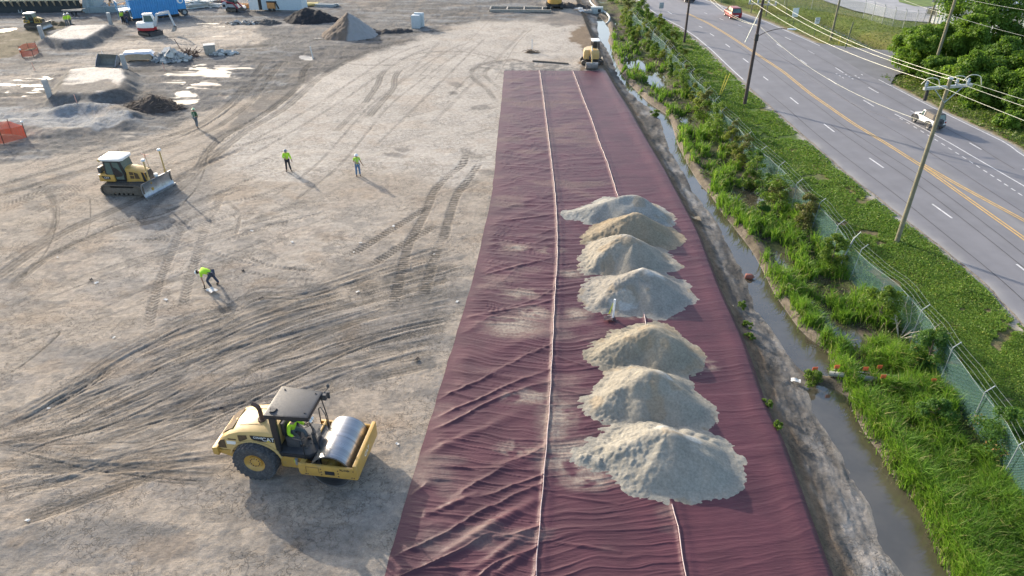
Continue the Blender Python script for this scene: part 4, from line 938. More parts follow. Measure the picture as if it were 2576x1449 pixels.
# trees on the right
tree_l = leafmat('tree_leaf', (.060, .130, .018), (.175, .285, .030), (.28, .34, .05), .45, .35)
tree_d = leafmat('dark_tree_leaf', (.048, .110, .020), (.13, .23, .03), (.20, .28, .04), .42, .35)
TR = 'trees and bushes in the thicket beside the road'
trees = [(2440,160,13.0,9.5,tree_d,'tallest dark green tree rising in front of the white building'),(2575,190,5.6,5.5,tree_d,'dark tree at the picture edge before the blue shed'),(2405,190,6.0,5.5,tree_l,'leafy tree between the lamp pole and the tallest tree'),
 (2305,185,4.6,5.6,tree_l,'rounded green bush tree at the corner of the side road'),(2285,160,3.8,5.2,tree_l,'light green bush behind the corner bush tree'),(2345,165,4.2,5.2,tree_l,'bushy green tree just left of the lamp pole'),(2345,212,2.8,4.0,tree_d,'dark low bush in front of the corner bush tree'),
 (2420,240,4.0,5.0,tree_l,'bright green tree right of the lamp pole foot'),(2500,235,5.0,6.0,tree_d,'dense dark tree behind the crossarm pole top'),(2575,262,5.2,6.0,tree_l,'tree cut by the right picture edge above the wires'),(2495,262,3.2,4.6,tree_l,'green bush below the dense dark tree'),
 (2585,292,3.0,4.8,tree_d,'dark green bush beside the road at the right edge'),(2445,266,1.5,3.0,tree_l,'low bush on the verge behind the white car'),(2640,330,2.2,4.0,tree_l,'low bush at the very right edge of the verge'),(2520,160,4.0,5.0,tree_l,'pale green tree in front of the long grey roof'),(2370,215,2.6,3.2,tree_l,'small bright bush at the foot of the lamp pole'),(2540,318,1.2,2.6,tree_l,'small low bush at the verge edge right of the white car')]
for k, (px, py, h, w, mt, lab) in enumerate(trees):
    plant('tree', lab, 'tree', gat(px, py), h, w, mt, 60+k, int(30+h*6), 300, .105+.0035*h, TR, .07+.014*h, .06 if h < 6 else .12, .95, 8, .30)
# ------------------------------------------------------------------ utility poles, wires, signs
wood_d = pm('dark_pole_wood', (.075, .055, .05), .85, var=.25, sc=3, bump=.4, bsc=12)
wood_g = pm('grey_green_pole_wood', (.20, .185, .125), .85, var=.22, sc=2.5, bump=.5, bsc=10)
steel = pm('galvanised_steel', (.42, .45, .47), .45, .6, var=.12, sc=6)
blk = pm('black_rubber', (.025, .025, .027), .6, var=.2)
insul = pm('grey_insulator', (.30, .36, .42), .35, var=.1)
wire_m = pm('pale_wire', (.62, .62, .50), .5, var=.05); wire_d = pm('dark_wire', (.10, .10, .11), .6, var=.05)
lampw = pm('lamp_head', (.62, .66, .70), .4, var=.05)
def pole(label, loc, h, r, mat, lean=(0, 0)):
    o = thing('utility_pole', label, 'utility pole', loc, 0, 'wooden utility poles beside the road')
    m = M(); n = 12
    m.tube([(lean[0]*t*h, lean[1]*t*h, -.4+(h+.4)*t) for t in np.linspace(0, 1, 9)], r, n, r*.68); m.build('pole', mat, o)
    return o
P1 = pole('grey-green wooden pole with a wide steel crossarm, nearest along the verge', at(2255, 610), 10.2, .15, wood_g)
P2 = pole('dark wooden pole with a lamp arm over the road beside the verge', at(1873, 262), 10.0, .17, wood_d)
P3 = pole('thinner dark pole on the verge before the black car', at(1721, 107), 10.0, .15, wood_d)
P4 = pole('short looking wood pole at the far left verge of the road', at(1611, 21), 10.0, .15, wood_g)
P5 = pole('wooden pole standing in the mown grass behind the small white signs', at(2089, 101), 9.5, .14, wood_g)
P6 = pole('weathered pole with a curved lamp arm rising out of the roadside thicket', at(2338, 205), 11.5, .17, wood_g)
P7 = pole('pole next to the white building gable', at(2336, 62), 10, .14, wood_g)
P8 = pole('grey pole in front of the long roof behind the trees', at(2548, 92), 9, .13, wood_g)
def crossarm(o, z, ax, half, mat, w=.12):
    a = Vector(ax).normalized(); m = M(); m.beam(-a*half+Vector((0, 0, z)), a*half+Vector((0, 0, z)), w, w); return m.build('crossarm', mat, o)
ax1 = (.93, .22, 0)
A1 = Vector(ax1).normalized()
crossarm(P1, 9.75, ax1, 1.55, steel, .14)
m = M()
for s in (-1, 1): m.tube([A1*.9*s+Vector((0, -.1, 9.7)), Vector((0, -.12, 8.9))], .03, 5)
m.build('brace', steel, P1)
for s in (-1.45, 1.25, .5):
    m = M(); b = A1*s+Vector((0, 0, 9.82)); m.lathe([(0, .34), (.07, .32), (.05, .25), (.10, .22), (.05, .17), (.10, .12), (.05, .08), (.05, 0), (0, 0)], b, 'z', 10); m.build('insulator', insul, P1)
m = M(); m.cyl(A1*-1.3+Vector((0, -.05, 9.1)), A1*-1.3+Vector((0, -.05, 9.65)), .09, n=10); m.build('arrester', blk, P1)
for s in (-1.2, 1.5, .55):
    m = M(); c = A1*s; m.tube(catmull([c+Vector((-.45, .1, 9.95)), c+Vector((-.2, 0, 10.3)), c+Vector((.3, -.05, 10.25)), c+Vector((.5, -.1, 9.8))], 5), .025, 6); m.build('jumper_wire', wire_m, P1)
m = M(); m.lathe([(0, .1), (.14, .06), (.15, 0), (.12, -.02)], (0, 0, 10.2), 'z', 12); m.build('pole_cap', steel, P1)
crossarm(P2, 9.0, (1, -.3, 0), 1.2, pm('crossarm_wood', (.45, .42, .34), .8), .11)
for s in (-1.1, -.4, .5, 1.1):
    m = M(); m.lathe([(0, .28), (.06, .26), (.09, .2), (.05, .15), (.09, .1), (.04, .0)], Vector((1, -.3, 0)).normalized()*s+Vector((0, 0, 9.06)), 'z', 8); m.build('insulator', insul, P2)
def lamp(o, z, d, L, mat):
    d = Vector(d).normalized(); m = M()
    m.tube(catmull([Vector((0, 0, z)), d*L*.3+Vector((0, 0, z+.45)), d*L*.7+Vector((0, 0, z+.75)), d*L+Vector((0, 0, z+.75))], 5), .035, 6); m.build('lamp_arm', mat, o)
    m = M(); c = d*(L+.35)+Vector((0, 0, z+.74)); m.loft([[c+d*t*.42+Vector((-d.y, d.x, 0))*math.cos(a)*w+Vector((0, 0, math.sin(a)*w*.5)) for a in [k*PI/4 for k in range(8)]] for t, w in ((-1, .05), (-.8, .12), (0, .17), (.8, .13), (1, .04))]); m.build('lamp_head', lampw, o)
lamp(P2, 6.2, (.97, -.1, 0), 2.6, wood_d); lamp(P6, 8.6, (-.97, .3, 0), 3.0, steel)
m = M(); m.bx(-.22, .1, -.3, -.1, 5.9, 6.5); m.build('bracket_box', blk, P2)
def wire(pa, pb, sag, r, mat, lab, grp='overhead wires along the road'):
    pa = Vector(pa); pb = Vector(pb); m = M()
    m.tube([pa.lerp(pb, t)+Vector((0, 0, -4*sag*t*(1-t))) for t in np.linspace(0, 1, 26)], r*.68, 5)
    return tag(m.build('overhead_wire', mat), lab, 'wire', grp)
def wp(o, x, y, z): return o.location+Vector((x, y, z))
P0 = Vector((25.0, 9, 0)); E4 = Vector((19.6, 150, 0))
for k, (s, lab) in enumerate(((-1.3, 'lowest pale wire from the crossarm pole to the dark lamp pole'), (.35, 'middle pale wire between the crossarm pole and the dark lamp pole'), (1.35, 'upper pale wire between the crossarm pole and the dark lamp pole'))):
    e = P2.location+Vector((1, -.3, 0)).normalized()*s*.8+Vector((0, 0, 9.3))
    wire(P1.location+A1*s+Vector((0, 0, 10.15-.1*k)), e, .55, .017, wire_m, lab)
    wire(P1.location+A1*s+Vector((0, 0, 10.1-.1*k)), P0+Vector((s*.9+6+2.2*k, 6, 9.9)), .25, .017, wire_m, ('lower', 'middle', 'upper')[k]+' pale wire leaving the crossarm pole toward the right edge')
    wire(e, P3.location+Vector((s*.6, 0, 9.6)), .5, .015, wire_m, ('lower', 'middle', 'upper')[k]+' pale wire running on from the dark lamp pole up the road')
wire(wp(P2, .1, 0, 7.15), wp(P3, .1, 0, 7.4), 1.0, .016, wire_m, 'slack pale cable sagging past the red car')
wire(wp(P2, .1, 0, 7.2), wp(P3, .1, .2, 8.1), 1.1, .016, wire_m, 'second slack cable sagging just above the first one')
wire(wp(P2, .1, 0, 7.15), wp(P1, -.1, 0, 7.6), .9, .015, wire_m, 'slack pale cable from the lamp pole crossing over the white car')
wire(wp(P2, .1, 0, 7.0), wp(P1, -.1, 0, 7.3), 1.4, .013, wire_d, 'thin dark cable below the slack pale cable')
wire(wp(P5, 0, 0, 9.2), wp(P6, 0, 0, 8.3), .5, .02, wire_m, 'yellowish wire crossing the mown grass to the thicket pole')
wire(wp(P6, 0, 0, 8.3), wp(P6, 9, -16, 9.0), .4, .02, wire_m, 'pale wire from the thicket pole over the trees')
wire(wp(P6, 0, 0, 6.6), wp(P6, 10, -17, 6.0), .4, .02, wire_m, 'lower pale wire from the thicket pole over the trees')
wire(wp(P5, 0, 0, 9.2), (24, 130, 10), .5, .02, wire_m, 'yellowish wire running from the grass pole toward the far road')
wire(wp(P5, 0, 0, 8.2), wp(P6, 0, 0, 6.6), .5, .018, wire_m, 'second yellowish wire across the mown grass')
m = M(); a = wp(P2, -.05, 0, 8.6); b = at(1822, 92, 4.6); m.tube([a, a.lerp(a+Vector((-1.3, -1.2, -2.6)), 1)], .035, 6); m.build('guy_guard', wire_m, None); 
gg = bpy.data.objects['guy_guard']; gg.parent = P2; gg.matrix_parent_inverse = Matrix.Translation(-P2.location)
white_s = pm('white_sign_face', (.72, .76, .76), .5, var=.05); grey_s = pm('grey_sign_back', (.30, .33, .36), .5, .3)
greenpost = pm('green_post', (.10, .12, .08), .7)
def sign(label, loc, w, h, z0, face, rz=0, post=greenpost, r=.035, txt=None):
    o = thing('road_sign', label, 'sign', loc, rz, 'signs standing in the grass by the road')
    m = M(); m.cyl((0, .03, -.3), (0, .03, z0+h*.8), r, n=8); m.build('post', post, o)
    m = M(); m.bx(-w/2, w/2, -.012, .012, z0, z0+h); m.build('sign_panel', face, o, bev=.005)
    return o
s1 = sign('white rectangular sign on a thin post in the grass', at(1994, 68), .85, 1.15, 1.3, white_s, R(10))
s2 = sign('small white sign with dark lines on a thin post beside the road', at(2047, 95), .62, .75, 1.7, white_s, R(5))
m = M()
for z, wdt in ((2.28, .2), (2.1, .22), (1.92, .16)): m.bx(-wdt, wdt, -.018, -.012, z, z+.06)
m.build('sign_lettering', blk, s2)
sign('grey road sign seen from behind on the verge', at(1659, 64), .62, .75, 2.2, grey_s, R(12), steel)
s3 = sign('white sign board with a blue panel on a thick grass-side post', at(1889, 33), 1.5, .55, 2.5, white_s, R(8), wood_g, .09)
m = M(); m.bx(-.68, -.25, -.018, -.012, 2.58, 2.95); m.build('sign_lettering', pm('sign_blue', (.06, .20, .42), .5), s3)
def stake(label, a, h, r, mat, lean=(0, 0), name='marker_post', grp=None, cat='post'):
    m = M(); m.tube([a+Vector((0, 0, -.2)), a+Vector((lean[0]*h, lean[1]*h, h))], r, 7); return tag(m.build(name, mat), label, cat, grp)
stake('short dark wooden post right of the grass ditch', at(2125, 124), 3.1, .07, greenpost, (.10, .05))
m = M(); 
stake('second thick post beside the white sign board', at(1926, 42), 2.6, .09, wood_g)
stake('thin dark post at the far right verge', at(1814, 8), 2.0, .05, greenpost); stake('thinner post behind the far right verge', at(1846, 9), 2.2, .035, greenpost)
stake('slanted thin pole beyond the white sign', at(1980, 43), 3.0, .05, greenpost, (-.2, .05))
yl_ = pm('yellow_plastic', (.62, .50, .06), .5)
stake('left yellow guy guard tube leaning at the verge shrubs', at(1808, 240), 1.9, .045, yl_, (.30, .2), 'guy_guard_tube', 'yellow guy guards'); stake('right yellow guy guard tube leaning at the verge shrubs', at(1813, 237), 1.9, .045, yl_, (.38, .22), 'guy_guard_tube', 'yellow guy guards')
stake('thin yellow marker in the grass left of the short dark post', at(2110, 112), 1.0, .04, yl_)

# ------------------------------------------------------------------ chain-link fences
def meshmat(name, c, cell, cover):
    t = NT(name); p = t.pos(coord='UV')
    sep = t.n('ShaderNodeSeparateXYZ'); t.l(p, sep.inputs[0])
    def strand(sg):
        s = t.math('ADD', sep.outputs[0], t.math('MULTIPLY', sep.outputs[1], sg))
        f = t.math('FRACT', t.math('MULTIPLY', s, 1/cell)); return t.math('LESS_THAN', f, cover)
    k = t.math('MAXIMUM', strand(1.), strand(-1.))
    b = t.n('ShaderNodeBsdfPrincipled', Roughness=.5, Metallic=.2); b.inputs['Base Color'].default_value = c+(1,)
    tr = t.n('ShaderNodeBsdfTransparent'); mx = t.n('ShaderNodeMixShader'); t.l(k, mx.inputs[0]); t.l(tr.outputs[0], mx.inputs[1]); t.l(b.outputs[0], mx.inputs[2]); t.l(mx.outputs[0], t.out.inputs[0])
    return t.m
def netpanel(name, line, z0, z1, mat, parent, sag=0., lean=0.):
    "ribbon with length and height in metres as UV"
    vs = []; uv = []; acc = 0; nz = 4
    for i, p in enumerate(line):
        if i: acc += (Vector(p)-Vector(line[i-1])).length
        for j in range(nz+1):
            t = j/nz; vs.append((p[0]+lean*t, p[1], p[2]+z0+(z1-z0)*t-sag*abs(math.sin(acc*.9))*t)); uv.append((acc, (z1-z0)*t))
    fs = [(i*(nz+1)+j, (i+1)*(nz+1)+j, (i+1)*(nz+1)+j+1, i*(nz+1)+j+1) for i in range(len(line)-1) for j in range(nz)]
    me = bpy.data.meshes.new(name); me.from_pydata(vs, [], fs); l = me.uv_layers.new(name='UVMap')
    for lp in me.loops: l.data[lp.index].uv = uv[lp.vertex_index]
    me.materials.append(mat); o = bpy.data.objects.new(name, me); COL.objects.link(o); o.parent = parent; return o
steel2 = pm('weathered_fence_steel', (.26, .30, .30), .6, .2, var=.15)
fo = thing('chain_link_fence', 'teal green chain-link fence with outward barbed arms between marsh and verge', 'fence')
fy = list(np.arange(12, 104, .8)); q = random.Random(4)
fl = [(float(fenX(y))+.10*math.sin(y*.7), y, H(float(fenX(y)), y)-.05) for y in fy]
netpanel('chain_link_mesh', fl, 0, 1.95, meshmat('teal_chain_link', (.10, .20, .21), .085, .19), fo, .10, .06)
for y in np.arange(13.4, 103, 3.05):
    if 30.9 < y < 33: continue
    x = float(fenX(y)); z = H(x, y); l = q.uniform(-.10, .16); m = M()
    m.tube([(x-.05, y, z-.2), (x+l*.6, y, z+1.0), (x+l, y, z+2.0), (x+l+.32, y+.03, z+2.30)], .024, 7); m.build('post', steel2, fo)
for h_, dx in ((2.05, .10), (2.18, .24), (2.30, .40)):
    m = M(); m.tube([(x+dx+.06*math.sin(y*1.9), y, z+h_-.06*abs(math.sin(y*.7))) for x, y, z in fl], .005, 4); m.build('barbed_wire', steel2, fo)
m = M(); m.tube([(x+.03, y, z+1.93-.10*abs(math.sin(y*.9))) for x, y, z in fl], .007, 5); m.build('top_rail', steel2, fo)
b = at(2106, 690); o = thing('leaning_post', 'thick bent steel pipe post leaning out of the fence line', 'fence post', b)
m = M(); m.tube(catmull([(0, 0, -.3), (.02, 0, .45), (.28, .25, 1.15), (.75, .65, 2.15)], 6), .045, 9); m.build('pipe', steel2, o)
m = M(); m.tube([(.62, .55, 2.0), (1.0, .6, 2.5)], .03, 6); m.build('arm', steel2, o)
f2 = thing('chain_link_fence', 'far grey chain-link fence with barbed arms beyond the grass ditch', 'fence')
fp2 = [at(*q_) for q_ in [(1900,2),(1972,14),(2040,24),(2105,34),(2170,46),(2192,52),(2218,60),(2244,66),(2270,71),(2299,74),(2330,76)]]
netpanel('chain_link_mesh', [tuple(p) for p in fp2], 0, 2.1, meshmat('grey_chain_link', (.25, .30, .27), .10, .14), f2)
for a, b_ in zip(fp2[:-1], fp2[1:]):
    n = max(1, round((b_-a).length/3.2))
    for k in range(n):
        p = a.lerp(b_, k/n); m = M(); m.tube([p+Vector((0, 0, -.2)), p+Vector((0, 0, 2.2)), p+Vector((-.28, -.1, 2.55))], .035, 6); m.build('post', steel, f2)
for h_ in (2.1, 2.4): m = M(); m.tube([p+Vector((-.1 if h_ > 2.2 else 0, 0, h_)) for p in fp2], .014, 4); m.build('wire_strand', steel, f2)

# ------------------------------------------------------------------ buildings on the right
wallw = pm('white_metal_wall', (.74, .76, .76), .6, var=.05, sc=1.5); roofg = pm('grey_blue_roof', (.27, .31, .36), .55, .2, var=.08, sc=1.2); fasc = pm('dark_fascia', (.13, .15, .19), .6); trim = pm('grey_door', (.30, .29, .31), .6)
A = at(2342, 58); ang = math.atan2(-.86, .50)
bo = thing('white_building', 'long white metal building with grey blue roof behind the trees', 'building', A, ang)
m = M(); m.bx(0, 30, 0, 14, -.3, 3.1)
for k in range(60): m.bx(.25+k*.5, .31+k*.5, -.035, .0-.002, -.3, 3.05)
m.build('wall', wallw, bo)
m = M(); m.prism([(-.5, 3.1), (-.5, 3.2), (7, 4.6), (14.5, 3.2), (14.5, 3.1), (7, 4.45)], -.4, 30.4, 'x'); m.build('roof', roofg, bo)
m = M(); m.bx(-.4, 30.4, -.62, -.503, 2.75, 3.25)
for k in range(76): m.bx(-.3+k*.4, -.15+k*.4, -.65, -.622, 2.75, 3.25)
m.build('fascia', fasc, bo)
d = M(); d.bx(3.2, 4.3, -.09, -.04, -.1, 2.3); dr = d.build('door', trim, bo)
d = M(); d.bx(3.35, 4.15, -.11, -.092, 1.2, 2.1); d.build('pane', fasc, dr)
d = M(); d.bx(3.0, 3.8, -.5, -.04, .2, .8); d.build('wall_unit', steel, bo, bev=.03)
gate = thing('metal_gate', 'small framed metal gate panel leaning near the white building corner', 'gate', at(2322, 58), ang+.3)
m = M()
for a_, b_ in (((0,0,0),(0,0,2.2)),((1.3,0,0),(1.3,0,2.2)),((0,0,2.2),(1.3,0,2.2)),((0,0,.05),(1.3,0,.05)),((0,0,1.1),(1.3,0,1.1))): m.beam(a_, b_, .06, .06)
m.build('gate_frame', trim, gate)
m = M(); m.bx(.1, 1.2, -.01, .01, 1.2, 2.0); m.build('gate_panel', pm('tan_panel', (.42, .36, .26), .7), gate)
sb = thing('blue_shed', 'pale blue metal shed wall with a dark overhanging roof edge at the right edge', 'shed', at(2562, 100), ang)
m = M(); m.bx(0, 8, 0, 5, -.3, 3.4); m.build('wall', pm('pale_blue_wall', (.34, .46, .55), .55), sb)
m = M(); m.bx(-.4, 8.4, -.6, 5.4, 3.4, 3.75); m.build('roof', fasc, sb, bev=.03)
m = M(); m.bx(.5, 2.6, -.03, .0-.002, .2, 2.6); m.build('roller_door', pm('blue_roller_door', (.25, .40, .52), .5), sb)
# ------------------------------------------------------------------ machine materials
cy = pm('faded_yellow_paint', (.50, .30, .07), .42, var=.10, sc=2.5, dirt=.30, dcol=(.36, .29, .20), coat=.15)
cyp = pm('pale_lit_yellow_paint', (.56, .39, .155), .40, var=.08, sc=2, dirt=.2, dcol=(.40, .33, .24), coat=.15)  # faded yellow lifted paler; sheen and haze on the sunlit hood painted in
mblk = pm('black_paint', (.022, .023, .027), .38, var=.2, sc=5, dirt=.15, dcol=(.12, .11, .10))
mgry = pm('dark_grey_plastic', (.06, .062, .068), .55, var=.2, dirt=.2, dcol=(.16, .15, .13))
tyrem = pm('tyre_rubber', (.055, .058, .064), .85, var=.25, sc=5, dirt=.45, dcol=(.15, .145, .14), bump=.3)
dt_ = NT('worn_drum_steel'); b = dt_.n('ShaderNodeBsdfPrincipled', Metallic=.85); pp = dt_.pos((.25, 7, .25)); st1 = dt_.noise(pp, 1.2, 5, .6)
dt_.l(dt_.mix(dt_.ramp(st1, .3, .7), (.24, .25, .27), (.42, .42, .43)), b.inputs['Base Color']); dt_.l(dt_.ramp(st1, .3, .7, .42, .27), b.inputs['Roughness']); dt_.l(b.outputs[0], dt_.out.inputs[0]); drumst = dt_.m
trackm = pm('track_steel', (.14, .12, .10), .75, .3, var=.3, sc=5, dirt=.6, dcol=(.19, .165, .135), bump=.4)
glass = pm('cab_glass', (.07, .12, .11), .08, var=.3, sc=1.5, spec=.7)
vent = pm('vent_mesh', (.10, .065, .035), .8, var=.3, sc=12)
whitep = pm('white_paint', (.74, .74, .72), .4, var=.05, dirt=.08)
rust = pm('rusty_brown', (.11, .065, .05), .8, var=.3, sc=9)
letw = pm('white_lettering', (.75, .75, .72), .5, var=.02); letb = pm('black_lettering', (.03, .028, .025), .6)
bladem = pm('polished_blade', (.40, .42, .45), .38, .75, var=.2, sc=2.5, dirt=.35, dcol=(.22, .19, .15))
def text(s, size, mat, parent, loc, rot, name='lettering', ext=.004):
    c = bpy.data.curves.new('t', 'FONT'); c.body = s; c.size = size; c.extrude = ext; c.align_x = 'CENTER'; c.align_y = 'CENTER'
    o = bpy.data.objects.new('t', c); COL.objects.link(o)
    bpy.context.view_layer.update()
    me = bpy.data.meshes.new_from_object(o.evaluated_get(bpy.context.evaluated_depsgraph_get()))
    bpy.data.objects.remove(o)
    me.name = name; me.materials.clear(); me.materials.append(mat)
    n = bpy.data.objects.new(name, me); COL.objects.link(n); n.parent = parent; n.location = loc; n.rotation_euler = rot
    return n
RS = (PI/2, 0, 0)        # lettering on the right-hand (-y) flank
def rring(x, hw, z0, z1, r=.18):
    return [(x, -hw, z0), (x, -hw, z1-r*1.3), (x, -hw+r*.35, z1-r*.45), (x, -hw+r*1.1, z1-.02), (x, 0, z1+.02), (x, hw-r*1.1, z1-.02), (x, hw-r*.35, z1-r*.45), (x, hw, z1-r*1.3), (x, hw, z0)]

# ------------------------------------------------------------------ soil compactor (drum roller)
RA = Vector(G(647, 1205)); 
RH = R(-8.0)
ro_p = Vector((G(652,1168,.8)[0], G(652,1168,.8)[1], 0))
fwd = Vector((math.cos(RH), math.sin(RH), 0)); lft = Vector((-math.sin(RH), math.cos(RH), 0))
org = ro_p+fwd*1.45+lft*1.14
org = org-fwd*.12
ro = thing('road_roller', 'yellow single drum soil roller with black canopy and a driver on the bare ground', 'road roller', (org.x, org.y, -.03), RH); ro.scale = (1.05,)*3
# drum
m = M(); pr = [(.70, -1.06), (.767, -1.06), (.77, -1.0), (.77, 1.0), (.767, 1.06), (.70, 1.06)]
m.lathe([(.3, -.60), (.70, -.62)]+pr+[(.70, .62), (.3, .60)], (1.45, 0, .77), 'y', 72)
dr = m.build('drum', drumst, ro, ang=50)
for s in (-1, 1):
    m = M(); m.cyl((1.45, s*.63, .77), (1.45, s*.98, .77), .26, n=20); m.bx(1.0, 1.9, min(s*.64, s*.72), max(s*.64, s*.72), .55, .98); m.build('drum_mount', cy, dr)
    m = M(); m.lathe([(.0, s*.61), (.69, s*.615)], (1.45, 0, .77), 'y', 32); m.build('drum_plate', mblk, dr)
    pass
# yoke frame
def plate(s):
    y0, y1 = sorted((s*1.085, s*1.17))
    m = M(); m.prism([(.36, .60), (.30, .72), (.30, 1.14), (2.46, 1.14), (2.46, .60)], y0, y1); return m
for s in (-1, 1):
    pl = plate(s).build('side_plate', cy, ro, bev=.012)
    yo = s*1.172
    m = M(); m.bx(1.28, 1.64, min(yo, yo+s*.006), max(yo, yo+s*.006), .73, .91); m.build('access_hole_dark', mblk, pl)  # flat black plate painted for the shade inside the hole
    m = M()
    for bx_, bz in ((1.14, .70), (1.14, .84), (1.14, .98), (1.78, .70), (1.78, .84), (1.78, .98), (2.36, .7), (2.36, 1.03), (2.2, 1.03), (2.28, .7), (.55, .68), (.62, .68)): m.cyl((bx_, yo-s*.002, bz), (bx_, yo+s*.014, bz), .024, n=8)
    m.build('bolts', rust, pl)
    if s < 0:
        m = M(); 
        for a_, b_ in (((.58, 1.03), (1.06, 1.03)), ((1.06, 1.03), (1.06, .77)), ((.58, 1.03), (.58, .77))): m.beam((a_[0], yo-.003, a_[1]), (b_[0], yo-.003, b_[1]), .008, .012)
        m.build('panel_groove', rust, pl)
        text('RL448', .13, letb, pl, (2.02, yo-.004, 1.03), RS)
m = M(); m.bx(2.36, 2.50, -1.175, 1.175, .62, 1.30); fb = m.build('front_bar', cy, ro, bev=.02)
text('CAT', .26, letw, fb, (2.505, -.05, .96), (PI/2, 0, PI/2))
m = M(); m.bx(.30, .50, -1.08, 1.08, .52, 1.06); m.bx(.55, .62, .35, 1.05, .6, 1.3); m.build('cross_member', cy, ro, bev=.02)
m = M(); m.bx(-.35, .30, -.42, .42, .45, .95); m.bx(-.15, .32, .15, .3, .95, 1.12); m.build('hitch', cy, ro, bev=.03)
m = M(); m.prism([(-.55, .50), (-.55, 1.06), (.22, 1.06), (.30, .92), (.30, .50)], -.80, -.74); m.prism([(-.55, .50), (-.55, 1.06), (.22, 1.06), (.30, .92), (.30, .50)], .74, .80); m.build('chassis_panel', cy, ro, bev=.012)
m = M()
for k in range(6): 
    m.tube(catmull([(.20+.06*k, -.55+.14*k, 1.0), (.36+.04*k, -.5+.13*k, 1.22), (.62, -.42+.12*k, 1.08), (.75, -.4+.12*k, .8)], 5), .028, 6)
m.build('hoses', blk, ro)
m = M(); m.bx(.52, .80, -.7, -.2, .78, 1.12); m.bx(.52, .78, .25, .6, .8, 1.2); m.bx(.22, .5, -.72, -.5, .98, 1.15); m.build('valve_block', mgry, ro, bev=.02)
# rear body
m = M(); m.bx(-2.75, -.5, -.60, .60, .62, 1.08); m.prism([(-2.98, 1.02), (-2.98, .86), (-2.2, .62), (-1.2, .62), (-1.2, 1.02)], -.78, .78); m.build('rear_chassis', cy, ro, bev=.02)
m = M(); m.prism([(-3.14, .84), (-3.14, 1.16), (-2.92, 1.20), (-2.92, .80)], -.88, .88); m.build('rear_bumper', cy, ro, bev=.03)
m = M(); st = [(-.62, 2.12), (-1.0, 2.15), (-1.5, 2.13), (-2.0, 2.04), (-2.4, 1.89), (-2.72, 1.66), (-2.93, 1.38), (-2.97, 1.12)]
m.loft([rring(x, .80 if x > -2.8 else .76, 1.08, z) for x, z in st]); hood = m.build('hood', cyp, ro, ang=40)
yo = -.803
m = M(); m.prism([(-2.88, 1.16), (-2.88, 1.38), (-2.76, 1.54), (-2.58, 1.58), (-2.58, 1.16)], yo-.006, yo); m.build('rear_vent', vent, hood)
m = M(); m.prism([(-2.02, 1.60), (-2.02, 1.86), (-1.68, 1.90), (-1.66, 1.74), (-1.98, 1.56)], yo-.006, yo); m.build('side_vent', vent, hood)
m = M(); m.bx(-2.44, -2.12, yo-.006, yo, 1.60, 1.66); m.build('slot', vent, hood)
m = M(); m.bx(-2.52, -2.16, yo-.008, yo-.002, 1.38, 1.54); m.build('label_plate', whitep, hood)
m = M(); m.prism([(-1.50, 1.76), (-1.54, 1.92), (-.64, 1.93), (-.64, 1.68), (-1.42, 1.70)], yo-.008, yo-.001); dec = m.build('decal', mblk, hood)
text('CS54B', .135, letw, dec, (-1.23, yo-.012, 1.845), RS); text('CAT', .24, letw, dec, (-.85, yo-.012, 1.80), RS)
m = M(); m.prism([(-.94, 1.69), (-.76, 1.69), (-.85, 1.78)], yo-.018, yo-.0165); m.build('triangle_mark', yl_, dec)
m = M()
for k in range(9): m.bx(-1.28+k*.045, -1.25+k*.045, yo-.005, yo, 1.655, 1.68)
m.build('small_lettering', rust, hood)
m = M()
for yy_ in (-.42, -.14, .14, .42): m.tube([(-2.1, yy_, 2.025), (-1.8, yy_, 2.09), (-1.2, yy_, 2.16)], .008, 5)
m.build('hood_groove', rust, hood)
m = M(); m.loft([[(x, y, z) for y in (-.55, .55)]+[(x, y, z-.01) for y in (.55, -.55)] for x, z in ((-2.32, 1.955), (-2.62, 1.77), (-2.86, 1.52))]); m.build('top_vent', vent, hood)
m = M(); a0 = [R(12+k*13) for k in range(13)]
o_ = [(-1.45+1.04*math.cos(a), .80+.88*math.sin(a)) for a in a0]; i_ = [(-1.45+.96*math.cos(a), .80+.81*math.sin(a)) for a in a0[::-1]]
for s in (-1, 1): M().prism(o_+i_, *sorted((s*.79, s*.87))).build('fender', cyp, hood, bev=.012)
m = M(); m.cyl((-1.30, -.18, 2.1), (-1.30, -.18, 2.20), .15, n=14); m.tube([(-1.30, -.18, 2.1), (-1.30, -.18, 2.62), (-1.33, -.18, 2.75), (-1.46, -.18, 2.86), (-1.55, -.18, 2.90)], .08, 10); m.build('exhaust_stack', rust, ro)
